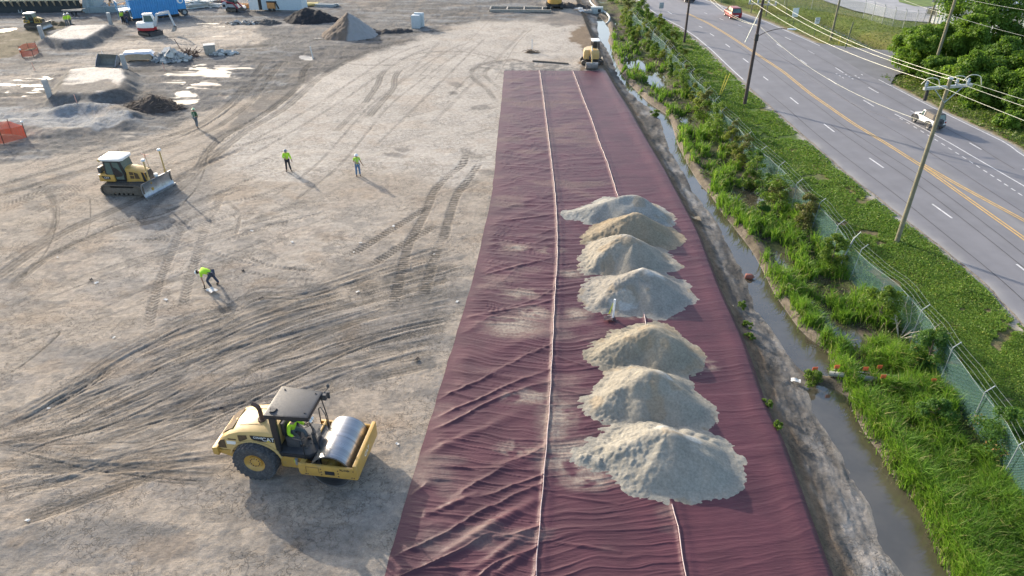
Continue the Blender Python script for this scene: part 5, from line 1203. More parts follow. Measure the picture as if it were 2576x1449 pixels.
# tyres
def big_tyre(parent, c, Rr, w, lugs, mat, rimmat, rimr, side):
    m = M(); h = w/2
    m.lathe([(rimr, -h*.72), (Rr*.78, -h*.98), (Rr*.93, -h*.90), (Rr*.975, -h*.6), (Rr*.985, 0), (Rr*.975, h*.6), (Rr*.93, h*.90), (Rr*.78, h*.98), (rimr, h*.72)], c, 'y', 40)
    if lugs:
        for row, yy_ in enumerate(np.linspace(-h*.74, h*.74, 5)):
            for k in range(lugs):
                a = 2*PI*(k+.5*(row % 2))/lugs; rr_ = Rr*(1.0 if abs(yy_) < h*.6 else .965)
                mt = Matrix.Translation(Vector(c)) @ Matrix.Rotation(-a, 4, 'Y') @ Matrix.Translation((rr_, yy_, 0)) @ Matrix.Rotation(PI/4, 4, 'X')
                d_ = w*.105; m.bx(-.05, .012, -d_, d_, -d_, d_, mt)
    t = m.build('tyre', mat, parent, ang=45)
    m = M(); s = side
    m.lathe([(rimr*1.03, s*h*.74), (rimr*.97, s*h*.60), (rimr*.90, s*h*.45), (rimr*.62, s*h*.30), (rimr*.60, s*h*.52), (rimr*.3, s*h*.55), (0, s*h*.56)], c, 'y', 28); m.lathe([(rimr*1.0, -s*h*.7), (rimr*.9, 0), (0, 0)], c, 'y', 24)
    r_ = m.build('rim', rimmat, t, ang=40)
    m = M()
    for k in range(12): a = 2*PI*k/12; p = Vector(c)+Vector((math.cos(a)*rimr*.46, s*h*.54, math.sin(a)*rimr*.46)); m.cyl(p, p+Vector((0, s*.03, 0)), .02, n=6)
    m.build('wheel_nuts', rust if rimmat is cy else mgry, t)
    return t
for s in (-1, 1): big_tyre(ro, (-1.45, s*.86, .80), .83, .60, 26, tyrem, cy, .40, s)
# platform, canopy
m = M(); m.prism([(-.62, -.84), (.62, -.84), (.92, -.55), (.92, .55), (.62, .84), (-.62, .84)], 1.06, 1.22, 'z'); m.build('platform', mblk, ro, bev=.02)
m = M(); m.prism([(-.58, -.80), (.60, -.80), (.88, -.53), (.88, .53), (.60, .80), (-.58, .80)], 1.222, 1.235, 'z'); m.build('floor_mat', mgry, ro)
for s in (-1, 1):
    m = M(); m.prism([(-.66, 1.22), (-.66, 2.86), (-.42, 2.86), (-.42, 2.6), (-.46, 1.22)], *sorted((s*.66, s*.80))); m.build('canopy_post', mblk, ro, bev=.015)
m = M(); m.loft([[(-.82, -.80, z), (.80, -.72, z), (.80, .72, z), (-.82, .80, z)] for z in (2.80, 2.98)]); rf = m.build('canopy_roof', mblk, ro, bev=.02)
m = M(); m.loft([[(-.76, -.74, 2.981), (.74, -.67, 2.981), (.74, .67, 2.981), (-.76, .74, 2.981)], [(-.70, -.68, 3.0), (.68, -.62, 3.0), (.68, .62, 3.0), (-.70, .68, 3.0)]]); m.build('roof_top', pm('grey_roof_sheet', (.055, .058, .066), .6, var=.1), rf)
m = M(); m.cyl((-.55, -.55, 3.0), (-.55, -.55, 3.05), .1, n=10); m.bx(-.7, -.45, -.5, -.42, 3.0, 3.04)
for k in ((-.6, .6), (.6, .55), (.6, -.5), (-.62, -.64)): m.cyl((k[0], k[1], 3.0), (k[0], k[1], 3.03), .03, n=6)
m.build('roof_fitting', mblk, rf)
m = M()
for yy_ in (-.66, -.52): m.ell((.86, yy_, 2.80), (.05, .07, .07), 10, 6)
m.build('work_light', whitep, rf)
m = M(); m.bx(.80, .96, .55, .72, 2.70, 2.95); m.tube([(.8, .68, 2.9), (.95, .78, 3.05), (1.0, .8, 3.15)], .02, 5); m.ell((1.0, .8, 3.2), (.06, .05, .09)); m.bx(.88, 1.0, .78, .84, 2.6, 2.9); m.build('mirror', mgry, rf)
m = M()
for yy_ in (-.60, .60): m.tube([(.74, yy_, 2.82), (.88, yy_*.95, 1.9), (.92, yy_*.9, 1.24)], .022, 6)
m.tube([(.45, -.82, 1.2), (.45, -.83, 2.0), (.55, -.8, 2.12), (.85, -.5, 2.05), (.9, -.48, 1.24)], .022, 6); m.tube([(.45, -.83, 1.95), (.1, -.83, 2.0)], .02, 6); m.tube([(.45, -.84, 1.2), (.45, -.86, .95)], .02, 6)
m.build('handrail', mblk, ro); m = M()
m.tube([(.45, .82, 1.2), (.45, .83, 2.0), (.55, .8, 2.12), (.85, .5, 2.05), (.9, .48, 1.24)], .022, 6)
m.build('handrail', mblk, ro)
m = M(); m.bx(-.52, -.12, -.26, .26, 1.24, 1.55); m.bx(-.6, -.46, -.26, .26, 1.5, 2.1); m.build('seat', mgry, ro, bev=.04)
m = M(); m.bx(.52, .70, -.2, .2, 1.24, 1.75); m.tube([(.55, 0, 1.74), (.42, 0, 2.0)], .03, 6); m.build('steering_column', mgry, ro)
m = M(); m.bx(-.35, .15, -.5, -.34, 1.24, 1.7); m.build('side_console', mgry, ro, bev=.02)
m = M(); wc = Vector((.40, .0, 2.03)); nn = Vector((-.45, 0, .9)).normalized(); e_ = Vector((0, 1, 0)); g_ = nn.cross(e_); ring = [wc+(e_*math.cos(2*PI*k/20)+g_*math.sin(2*PI*k/20))*.20 for k in range(21)]
m.tube(ring, .017, 6); m.beam(ring[0], ring[10], .02, .02); m.beam(ring[5], ring[15], .02, .02); m.build('steering_wheel', mblk, ro)
m = M(); m.bx(-.02, .07, -.822, -.806, .78, .94); m.build('yellow_tag', pm('lime_tag', (.55, .60, .08), .5), ro)
m = M(); m.cyl((.10, -.85, .76), (.10, -.85, 1.02), .06, n=10); m.build('filter_bowl', steel, ro)

# ------------------------------------------------------------------ crawler parts used by several machines
def crawler(parent, yc, w, x0, x1, h, mat, wheelmat, pitch=.17, grouse=.035, sag=0.):
    r = h/2; pts = []
    for k in range(13): a = -PI/2-PI*k/12; pts.append((x0+r+r*math.cos(a), r+r*math.sin(a)))
    for k in range(13): a = PI/2-PI*k/12; pts.append((x1-r+r*math.cos(a), r+r*math.sin(a)))
    n = len(pts); inn = [(x0+r+(px-x0-r)*1 if False else px, pz) for px, pz in pts]
    def inset(d): return [((x0+r if px < (x0+x1)/2 else x1-r)+(px-(x0+r if px < (x0+x1)/2 else x1-r))*(1-d/r), r+(pz-r)*(1-d/r)) for px, pz in pts]
    m = M(); i2 = inset(.07)
    vs = [(a, y, b) for y in (yc-w/2, yc+w/2) for P_ in (pts, i2) for a, b in P_]
    fs = []
    for i in range(n):
        j = (i+1) % n; fs += [(i, j, 2*n+j, 2*n+i), (n+i, 3*n+i, 3*n+j, n+j), (i, n+i, n+j, j), (2*n+i, 2*n+j, 3*n+j, 3*n+i)]
    m.add(vs, fs)
    # grousers
    per = [Vector((a, 0, b)) for a, b in pts]+[Vector((pts[0][0], 0, pts[0][1]))]; acc = 0; nxt = 0
    for a, b in zip(per[:-1], per[1:]):
        L = (b-a).length
        while nxt < acc+L:
            p = a.lerp(b, (nxt-acc)/L); cxx = x0+r if p.x < x0+r else (x1-r if p.x > x1-r else p.x)
            o = (p-Vector((cxx, 0, r))).normalized(); tn_ = (b-a).normalized()
            q_ = p+o*grouse/2; m.beam(q_+Vector((0, yc-w/2, 0)), q_+Vector((0, yc+w/2, 0)), grouse, .03, up=tuple(tn_)) if grouse else 0
            nxt += pitch
        acc += L
    b = m.build('track', mat, parent, ang=30)
    m = M()
    m.cyl((x0+r, yc-w*.30, r), (x0+r, yc+w*.30, r), r-.085, n=18); m.cyl((x1-r, yc-w*.30, r), (x1-r, yc+w*.30, r), r-.085, n=18)
    nr = max(3, int((x1-x0-2*r)/.33))
    for k in range(nr): xx_ = x0+r*1.6+(x1-x0-3.2*r)*k/(nr-1); m.cyl((xx_, yc-w*.25, .17), (xx_, yc+w*.25, .17), .10, n=10)
    m.bx(x0+r*.8, x1-r*.8, yc-w*.33, yc+w*.33, h*.28, h*.72); m.build('roller_frame', wheelmat, b, bev=.01)
    return b

# ------------------------------------------------------------------ bulldozers
def dozer(label, loc, rz, body, grp=None, gps=True, blade_yaw=-16):
    o = thing('bulldozer', label, 'bulldozer', loc, rz, grp)
    for s in (-1, 1): crawler(o, s*.82, .52, -1.55, 1.50, .88, trackm, trackm)
    m = M(); m.bx(-1.35, 1.35, -.5, .5, .4, .95); m.build('under_frame', mgry, o, bev=.03)
    m = M(); m.loft([rring(x, w, .92, z, .12) for x, w, z in ((.18, .50, 1.92), (.7, .50, 1.88), (1.2, .48, 1.76), (1.55, .46, 1.62), (1.66, .44, 1.2))]); hd = m.build('hood', body, o, ang=38)
    for s in (-1, 1):
        y = s*.503
        m = M(); y0, y1 = sorted((y, y+s*.008)); m.prism([(.52, 1.15), (.52, 1.66), (.86, 1.64), (1.12, 1.55), (1.2, 1.15)], y0, y1); v = m.build('side_vent', vent, hd)
        m = M(); y0, y1 = sorted((y+s*.008, y+s*.016)); m.bx(.82, .86, y0, y1, 1.15, 1.65); m.bx(.52, .84, y0, y1, 1.38, 1.42); m.build('vent_bar', body, v)
        m = M(); y0, y1 = sorted((s*.47, s*.478)); m.prism([(1.42, .95), (1.36, 1.66), (1.52, 1.60), (1.62, .95)], y0, y1); m.build('grille_edge', mblk, hd)
    m = M(); m.loft([[(x, -w, z) for w in (.42, -.42)]+[(x+.03, w, z) for w in (.42, -.42)] for x, z in ((1.69, .95), (1.68, 1.2), (1.58, 1.60))]); m.build('radiator_grille', mblk, hd)
    # cab
    m = M(); m.loft([[(x0, -w, z), (x1, -w*.98, z), (x1, w*.98, z), (x0, w, z)] for x0, x1, w, z in ((-.98, .22, .60, .98), (-1.12, .30, .66, 1.55), (-1.10, .12, .62, 2.50))]); cb = m.build('cab', mblk, o, bev=.02)
    for s in (-1, 1):
        def sp(pts, nm, mt_):
            mm = M(); 
            vs = []
            for x, z in pts:
                w = .66-(z-1.55)/.95*.04 if z > 1.55 else .60+(z-.98)/.57*.06
                vs.append((x, s*(w+.012), z))
            mm.poly(vs); return mm.build(nm, mt_, cb)
        sp([(-1.0, 1.55), (-.95, 2.36), (-.58, 2.36), (-.52, 1.40)], 'side_window', glass); sp([(-.42, 1.12), (-.46, 2.38), (-.02, 2.38), (.10, 1.9), (.20, 1.55), (.16, 1.12)], 'door_window', glass)
    m = M(); m.poly([(.315, -.56, 1.6), (.315, .56, 1.6), (.14, .54, 2.42), (.14, -.54, 2.42)]); m.build('windscreen', glass, cb)
    m = M(); m.poly([(-1.13, -.54, 1.62), (-1.13, .54, 1.62), (-1.115, .52, 2.4), (-1.115, -.52, 2.4)]); m.build('rear_window', glass, cb)
    m = M(); m.loft([[(-1.28, -.66, z), (-1.1, -.74, z), (.2, -.70, z), (.36, -.55, z), (.36, .55, z), (.2, .70, z), (-1.1, .74, z), (-1.28, .66, z)] for z in (2.50, 2.64)]+[[(-1.1, -.5, 2.70), (-1.0, -.56, 2.70), (.1, -.52, 2.70), (.22, -.42, 2.70), (.22, .42, 2.70), (.1, .52, 2.70), (-1.0, .56, 2.70), (-1.1, .5, 2.70)]]); m.build('cab_roof', whitep, o, ang=25)
    m = M(); m.cyl((-1.32, -.62, 2.48), (-1.32, .62, 2.48), .11, n=10); m.build('air_unit', cyp, o)
    m = M(); m.bx(-1.62, -.50, -.74, .74, .98, 1.48); tk = m.build('rear_tank', body, o, bev=.05)
    m = M(); m.prism([(-1.35, 1.30), (-1.40, 1.40), (-.78, 1.36), (-.78, 1.16), (-1.22, 1.14)], -.748, -.742); dc = m.build('decal', mblk, tk)
    text('CAT', .18, letw, dc, (-1.04, -.752, 1.27), RS)
    m = M(); m.bx(-1.72, -1.5, -.5, .1, 1.5, 1.9); m.build('rear_box', mgry, o, bev=.03)
    # blade
    by = R(blade_yaw); mt = Matrix.Translation((2.05, 0, 0)) @ Matrix.Rotation(by, 4, 'Z')
    prof = [(.16, .02), (.05, .18), (-.04, .45), (-.05, .75), (.02, 1.0), (.10, 1.12)]
    m = M(); rings = []
    for yy_ in (-1.38, 1.38): rings.append([(x, yy_, z) for x, z in prof]+[(x-.07, yy_, z) for x, z in prof[::-1]])
    m.loft(rings); m.v = [tuple(mt @ Vector(v)) for v in m.v]; bl = m.build('blade', bladem, o, ang=25)
    m = M(); m.bx(.14, .19, -1.40, 1.40, -.02, .14, mt); m.build('cutting_edge', bladem, bl)
    m = M(); m.bx(-.15, -.05, -1.2, 1.2, .35, .6, mt); m.bx(-.12, .0, -1.36, -1.25, .2, 1.1, mt); m.bx(-.12, .0, 1.25, 1.36, .2, 1.1, mt); m.build('blade_back', trackm, bl)
    m = M()
    for s in (-1, 1): m.beam((.2, s*.42, .5), (1.95, s*.48, .42), .16, .2); m.tube([(1.2, s*.35, 1.0), (1.95, s*.5, .85)], .06, 8)
    m.build('push_arm', body, o, bev=.02)
    if gps:
        for s, h_ in ((-.55, 2.55), (1.0, 2.75)):
            p0 = mt @ Vector((-.06, s, 1.0)); p1 = p0+Vector((-.03, 0, h_-1.05))
            m = M(); m.tube([p0, p1], .055, 8); m.prism([(p0.x-.12, 1.0), (p0.x+.12, 1.0), (p0.x+.05, 1.3), (p0.x-.05, 1.3)], p0.y-.04, p0.y+.04); ms_ = m.build('mast', cyp, o)
            m = M(); m.lathe([(0, .15), (.10, .14), (.15, .08), (.14, 0), (.06, -.04)], p1, 'z', 14); m.build('receiver', whitep, ms_)
        m = M(); p0 = mt @ Vector((-.1, .15, 1.1)); m.cyl(p0, p0+Vector((0, 0, .2)), .14, n=12); m.build('sensor', whitep, bl)
    return o
g0 = Vector(G(312, 494)); dz_h = R(-4)
dz_f = Vector((math.cos(dz_h), math.sin(dz_h))); dz_l = Vector((-dz_f.y, dz_f.x))
dzc = g0+dz_l*1.06
dozer('yellow bulldozer with white cab roof and angled blade working on the bare sand', (dzc.x, dzc.y, H(dzc.x, dzc.y)-.03), dz_h, cy)
d2 = at(82, 74); 
dozer('larger old yellow bulldozer seen near the ladder wall at the far left', (d2.x, d2.y+1.0, H(d2.x, d2.y+1)-.03), R(-4), pm('ochre_paint', (.42, .27, .06), .5, var=.12, dirt=.2, dcol=(.25, .2, .13)), gps=False, blade_yaw=0)
bd = [o for o in bpy.data.objects if o.name == 'bulldozer.001'][0]; bd.scale = (.74,)*3

# ------------------------------------------------------------------ excavators
def digger(label, loc, rz_track, rz_top, paint1, paint2, size=1., cab=True, boom=((.5, .3, 1.2), (1.1, .3, 2.7), (2.6, .3, 2.5), (2.9, .3, .9)), armmat=None, bucketw=.6, lowpaint=None, dozerb=True, tail=1.1):
    o = thing('excavator', label, 'excavator', loc, 0)
    lo = bpy.data.objects.new('undercarriage', None); COL.objects.link(lo); lo.parent = o; lo.rotation_euler = (0, 0, rz_track)
    for s in (-1, 1): crawler(lo, s*.72, .36, -1.05, 1.05, .52, blk, trackm, .12, .02)
    m = M(); m.bx(-.6, .6, -.55, .55, .25, .5); m.cyl((0, 0, .5), (0, 0, .62), .45, n=20); m.build('track_frame', mgry, lo, bev=.02)
    if dozerb:
        m = M(); m.prism([(1.32, .02), (1.24, .2), (1.24, .40), (1.30, .52), (1.36, .5), (1.31, .3)], -.88, .88); m.beam((.5, -.4, .32), (1.28, -.4, .28), .1, .12); m.beam((.5, .4, .32), (1.28, .4, .28), .1, .12); m.build('dozer_blade', mgry, lo)
    t = bpy.data.objects.new('upper_body', None); COL.objects.link(t); t.parent = o; t.rotation_euler = (0, 0, rz_top)
    m = M(); n = 10
    def outline(z, g, t_): return [(tail*-1*math.cos(a)*g if math.cos(a) > 0 else -math.cos(a)*.75*g, math.sin(a)*.82*g, z) for a in [PI/2-PI*k/n for k in range(n+1)]]+[(.78*g, -.82*g, z), (.78*g, .82*g, z)]
    if lowpaint:
        mm = M(); mm.loft([outline(.62, .97, 0), outline(.95, 1, 0)]); mm.build('lower_body', lowpaint, t, ang=35)
        m.loft([outline(.95, 1, 0), outline(1.38, 1., 0), outline(1.52, .92, 0)])
    else: m.loft([outline(.62, .96, 0), outline(.9, 1, 0), outline(1.40, .98, 0), outline(1.56, .86, 0)])
    m.build('body', paint1, t, ang=35)
    if cab:
        m = M(); m.loft([[(x0, y0, z), (x1, y0, z), (x1, y1, z), (x0, y1, z)] for x0, x1, y0, y1, z in ((-.45, .82, -.05, .80, .95), (-.45, .88, -.05, .80, 1.5), (-.38, .62, .0, .74, 2.32))]); c = m.build('cab', paint2, t, bev=.04)
        m = M(); m.poly([(.885, .02, 1.5), (.885, .73, 1.5), (.645, .68, 2.22), (.645, .06, 2.22)]); m.poly([(-.462, .02, 1.5), (-.462, .73, 1.5), (-.40, .68, 2.2), (-.40, .06, 2.2)])
        for y_, yt in ((.812, .757), (-.062, -.012)): m.poly([(-.32, y_, 1.5), (.76, y_, 1.5), (.56, yt, 2.22), (-.28, yt, 2.22)])
        m.build('window', glass, c)
        m = M(); m.bx(-.42, .66, -.03, .78, 2.32, 2.40); m.build('cab_roof', whitep, t, bev=.03)
    else:
        m = M()
        for x in (-.35, .60):
            for y in (.02, .76): m.beam((x, y, .95), (x*.96, y, 2.42), .06, .06)
        m.build('canopy_post', mblk, t)
        m = M(); m.bx(-.48, .72, -.05, .83, 2.42, 2.50); m.build('canopy_roof', whitep, t, bev=.02)
        m = M(); m.bx(-.32, .2, .15, .65, 1.3, 1.5); m.bx(-.40, -.22, .15, .65, 1.45, 2.05); m.ell((-.30, .4, 2.06), (.09, .24, .16)); m.bx(.30, .55, .1, .7, .95, 1.55); m.build('seat', mblk, t, bev=.05)
    am = armmat or paint1
    B = [Vector(p) for p in boom]
    m = M(); m.bx(.72, 1.0, B[0].y-.16, B[0].y+.16, .65, 1.0); m.build('boom_bracket', lowpaint or mgry, t, bev=.03)
    m = M(); m.beam(B[0], B[1], .17, .26); m.beam(B[1], B[2], .16, .24); m.cyl(B[1]-Vector((0, .1, 0)), B[1]+Vector((0, .1, 0)), .15, n=12); m.build('boom', am, t, bev=.02)
    m = M(); m.beam(B[2], B[3], .14, .20); m.cyl(B[2]-Vector((0, .1, 0)), B[2]+Vector((0, .1, 0)), .12, n=12); st_ = m.build('stick', am, t, bev=.02)
    m = M(); m.tube([B[0]+Vector((.15, 0, -.05)), (B[1]*.8+B[0]*.2)+Vector((.12, 0, -.1))], .06, 8); m.tube([B[1].lerp(B[2], .2)+Vector((0, 0, .2)), B[2]+Vector((.08, 0, .18))], .05, 8); m.build('hydraulic_ram', steel, t)
    m = M(); c = B[3]; bw = bucketw/2
    pf = [(-.10, .10), (.14, .05), (.18, -.20), (.05, -.48), (-.22, -.60), (-.50, -.56)]
    pin = [(x*.86-.01, z*.86) for x, z in pf]
    m.loft([[(c.x+x, c.y+y, c.z+z) for x, z in pf]+[(c.x+x-.02, c.y+y, c.z+z+.03) for x, z in pf[::-1]] for y in (-bw, bw)])
    for y in (-bw, bw-.03): m.prism([(c.x+x, c.z+z) for x, z in pf], c.y+y, c.y+y+.03)
    for k in range(4): yy_ = c.y-bw+.05+(2*bw-.1)*k/3; m.bx(c.x-.62, c.x-.48, yy_-.03, yy_+.03, c.z-.58, c.z-.54)
    m.build('bucket', pm('worn_bucket', (.30, .30, .30), .5, .5, var=.25, dirt=.3), t)
    o.scale = (size,)*3
    return o
p = at(1487, 164); 
digger('small yellow excavator with white canopy reaching its bucket to the liner corner', (p.x, p.y+.9, H(p.x, p.y+.9)-.03), R(0), R(-90), cyp, cyp, 1.05, False, ((.85, -.1, 1.0), (1.25, -.1, 2.0), (2.0, -.1, 1.6), (2.55, -.1, .62)), None, 1.25, tail=1.15)
p = at(369, 92)
digger('white and red excavator with a raised grey arm in the muddy yard', (p.x, p.y+1.1, H(p.x, p.y+1.1)-.03), R(-30), R(12), whitep, whitep, 1.06, True, ((.85, -.35, 1.05), (1.35, -.35, 2.35), (2.75, -.35, 2.55), (3.1, -.35, .95)), pm('grey_boom', (.46, .50, .53), .5), .55, pm('red_paint', (.36, .03, .04), .4, dirt=.1), tail=1.3)
p = at(1396, 24)
ex3 = digger('big yellow excavator seen from behind at the far end of the pad', (p.x, p.y+1.3, H(p.x, p.y+1.3)-.03), R(90), R(90), cy, cy, 1.35, True, ((.85, -.35, 1.05), (1.35, -.35, 2.3), (2.9, -.35, 2.0), (3.5, -.35, .4)), None, .8, dozerb=False, tail=1.25)
tb = [c for c in ex3.children if c.name.startswith('upper')][0]
m = M(); 
for k in range(6): m.bx(-1.262, -1.25, -.35+k*.12, -.27+k*.12, 1.12, 1.24)
m.build('rear_lettering', rust, tb)
# compact track loader
p = at(584, 31)
cl_ = thing('track_loader', 'red and grey compact track loader with white cab roof before the plank piles', 'track loader', (p.x, p.y+.9, H(p.x, p.y+.9)-.03), R(-12)); cl_.scale = (.95,)*3
greyp = pm('light_grey_paint', (.42, .43, .45), .5, dirt=.15); redp = pm('maroon_paint', (.27, .03, .05), .4, dirt=.1)
for s in (-1, 1): crawler(cl_, s*.66, .38, -.85, .95, .66, blk, trackm, .12, .02)
m = M(); m.bx(-1.35, .45, -.45, .45, .4, 1.15); m.prism([(-1.45, .45), (-1.45, 1.25), (-1.1, 1.5), (-.7, 1.5), (-.7, .45)], -.75, .75); bdy = m.build('body', greyp, cl_, bev=.04)
m = M(); m.bx(-1.3, -.85, -.757, -.752, .7, 1.1); m.build('side_vent', mblk, bdy)
m = M(); m.loft([[(x0, -.45, z), (x1, -.45, z), (x1, .45, z), (x0, .45, z)] for x0, x1, z in ((-.72, .60, 1.1), (-.66, .62, 1.5), (-.6, .35, 2.12))]); c = m.build('cab', mblk, cl_, bev=.03)
m = M(); m.bx(-.66, .42, -.5, .5, 2.12, 2.22); m.build('cab_roof', whitep, cl_, bev=.03)
m = M(); m.poly([(-.6, -.462, 1.5), (.5, -.462, 1.5), (.3, -.462, 2.05), (-.55, -.462, 2.05)]); m.poly([(.632, -.4, 1.5), (.632, .4, 1.5), (.37, .38, 2.06), (.37, -.38, 2.06)]); m.build('window', glass, c)
m = M()
for s in (-1, 1): m.beam((-1.2, s*.62, 1.52), (.3, s*.62, 1.35), .16, .22); m.beam((.3, s*.62, 1.4), (1.15, s*.62, .55), .16, .22)
m.bx(-1.5, -1.1, -.6, .6, 1.3, 1.68); m.build('lift_arm', redp, cl_, bev=.03)
m = M(); m.prism([(1.2, .1), (1.15, .55), (1.25, .6), (1.32, .16), (1.9, .08), (1.9, .04)], -.9, .9); m.build('bucket', mgry, cl_)

# ------------------------------------------------------------------ cars on the road
def car(label, loc, rz, kind):
    o = thing('car', label, 'car', loc, rz); o.scale = (.78,)*3 if kind == 'jeep' else (.86,)*3
    if kind == 'jeep':
        L, wt = 1.9, .83
        m = M(); m.loft([[(x, -w, .55), (x, -w, z), (x, w, z), (x, w, .55)] for x, w, z in ((-1.85, .76, 1.12), (-.1, .78, 1.12), (.62, .76, 1.14), (.66, .70, 1.12), (1.55, .60, 1.06), (1.75, .56, 1.0))]); b = m.build('body', whitep, o, bev=.035)
        m = M(); m.loft([[(-1.80, -.74, 1.12), (.55, -.74, 1.12), (.55, .74, 1.12), (-1.80, .74, 1.12)], [(-1.62, -.64, 1.80), (.22, -.64, 1.80), (.22, .64, 1.80), (-1.62, .64, 1.80)]]); tp = m.build('soft_top', pm('dark_canvas', (.075, .075, .078), .85), o, bev=.06)
        m = M(); m.loft([[(-.02, -.755, 1.12), (.62, -.755, 1.12), (.62, .755, 1.12), (-.02, .755, 1.12)], [(-.05, -.66, 1.76), (.30, -.66, 1.76), (.30, .66, 1.76), (-.05, .66, 1.76)]]); dr_ = m.build('door_frame', whitep, o, bev=.02)
        m = M()
        for s in (-1, 1): m.poly([(.06, s*.758, 1.18), (.50, s*.758, 1.18), (.30, s*.695, 1.66), (.06, s*.695, 1.66)])
        m.build('window', glass, dr_)
        m = M()
        for s in (-1, 1): m.poly([(-1.55, s*.748, 1.20), (-.25, s*.748, 1.20), (-.25, s*.672, 1.68), (-1.45, s*.672, 1.68)])
        m.build('side_window', pm('smoky_window', (.15, .135, .12), .35), tp)
        m = M(); m.poly([(-1.815, -.60, 1.18), (-1.815, .60, 1.18), (-1.66, .54, 1.72), (-1.66, -.54, 1.72)]); m.poly([(.635, -.62, 1.2), (.635, .62, 1.2), (.33, .58, 1.74), (.33, -.58, 1.74)]); m.build('rear_window', glass, tp)
        for x in (-1.18, 1.22):
            for s in (-1, 1):
                m = M(); a0 = [R(8+k*16.4) for k in range(11)]
                m.prism([(x+.56*math.cos(a), .42+.52*math.sin(a)) for a in a0]+[(x+.48*math.cos(a), .42+.45*math.sin(a)) for a in a0[::-1]], *sorted((s*.66, s*.93))); m.build('fender', mgry, o)
                big_tyre(o, (x, s*.79, .41), .41, .27, 0, tyrem, pm('grey_wheel', (.16, .15, .14), .5, .5), .23, s)
        m = M(); m.lathe([(.10, -.12), (.36, -.12), (.40, -.05), (.40, .05), (.36, .12), (.1, .12), (0, .12)], (-2.02, .08, 1.02), 'x', 24); m.build('spare_wheel', tyrem, o)
        m = M(); m.bx(-1.95, -1.82, -.72, .72, .50, .66); m.bx(1.78, 1.95, -.72, .72, .5, .68); m.build('bumper', mgry, o, bev=.03)
        for s in (-1, 1):
            m = M(); m.bx(-1.90, -1.85, s*.66-.07, s*.66+.07, .85, 1.05); m.build('tail_light', pm('tail_red', (.25, .02, .02), .3), o)
            m = M(); m.bx(.42, .55, min(s*.80, s*.98), max(s*.80, s*.98), 1.14, 1.32); m.build('mirror', mblk, o, bev=.02)
        m = M(); m.poly([(.70, -.5, 1.135), (1.6, -.42, 1.07), (1.6, .42, 1.07), (.70, .5, 1.135)]); 
    else:
        suv = kind == 'suv'
        paint = pm('red_car_paint', (.26, .012, .02), .38, coat=.15, var=.04) if suv else pm('black_car_paint', (.018, .019, .024), .22, coat=.6, var=.05)
        hz = 1.66 if suv else 1.44; bl = 1.0 if suv else .90
        m = M(); m.loft([[(x, -w, .30), (x, -w, z-.12), (x, -w+.07, z), (x, w-.07, z), (x, w, z-.12), (x, w, .30)] for x, w, z in ((-2.2, .80, bl-.1), (-2.0, .88, bl+.02), (-.8, .90, bl+.02), (.8, .89, bl-.02), (1.7, .84, bl-.14), (2.15, .72, bl-.26))]); m.build('body', paint, o, bev=.04)
        xs_ = (-2.02, -1.75, .15, .95) if suv else (-1.75, -.95, .25, 1.1)
        m = M(); m.loft([[(xs_[0], -.80, bl), (xs_[3], -.78, bl), (xs_[3], .78, bl), (xs_[0], .80, bl)], [(xs_[1], -.64, hz), (xs_[2], -.64, hz), (xs_[2], .64, hz), (xs_[1], .64, hz)]]); gh = m.build('cabin_glass', glass, o, bev=.05)
        m = M(); m.bx(xs_[1]-.05, xs_[2]+.05, -.66, .66, hz-.02, hz+.04)
        for s in (-1, 1):
            for x0, x1 in ((xs_[0], xs_[1]), (xs_[3], xs_[2]), ((xs_[1]+xs_[2])/2-.1, (xs_[1]+xs_[2])/2-.1)): m.beam((x0, s*.80, bl), (x1, s*.655, hz), .09, .06)
        m.build('roof', paint, o, bev=.015)
        for x in (-1.32, 1.35):
            for s in (-1, 1): big_tyre(o, (x, s*.80, .34), .34, .22, 0, tyrem, pm('alloy_wheel', (.5, .5, .52), .35, .7), .22, s)
        for s in (-1, 1):
            m = M(); m.bx(-2.22, -2.16, s*.70-.1, s*.70+.1, .72, .98); m.build('tail_light', pm('tail_red', (.35, .02, .02), .25), o)
            m = M(); m.bx(.75, .88, min(s*.90, s*1.04), max(s*.90, s*1.04), bl, bl+.14); m.build('mirror', paint, o, bev=.02)
        m = M(); m.bx(-2.235, -2.19, -.26, .26, .58, .70); m.build('number_plate', whitep, o)
    return o
a = Vector(G(2325, 327)); b = Vector(G(2297, 311.5)); dv = (b-a).normalized(); hd_ = math.atan2(dv.y, dv.x); c = (a+b)/2+Vector((dv.y, -dv.x))*.72
car('white off-road car with dark canvas top and rear spare wheel driving away', (c.x, c.y, rz_(c.x, c.y)+.01), hd_, 'jeep')
a = Vector(G(1834.5, 49)); b = Vector(G(1824, 45.5)); hd_ = math.atan2(.985, -.06); dv = Vector((math.cos(hd_), math.sin(hd_))); c = a+dv*1.14+Vector((dv.y, -dv.x))*.74
car('red hatchback suv driving away on the far right lane', (c.x, c.y, rz_(c.x, c.y)+.01), hd_, 'suv')
c = Vector(G(1731, 7)); car('black car at the top of the road behind the thin dark pole', (c.x, c.y+1.2, rz_(c.x, c.y)+.01), math.atan2(1, -.12), 'sedan')
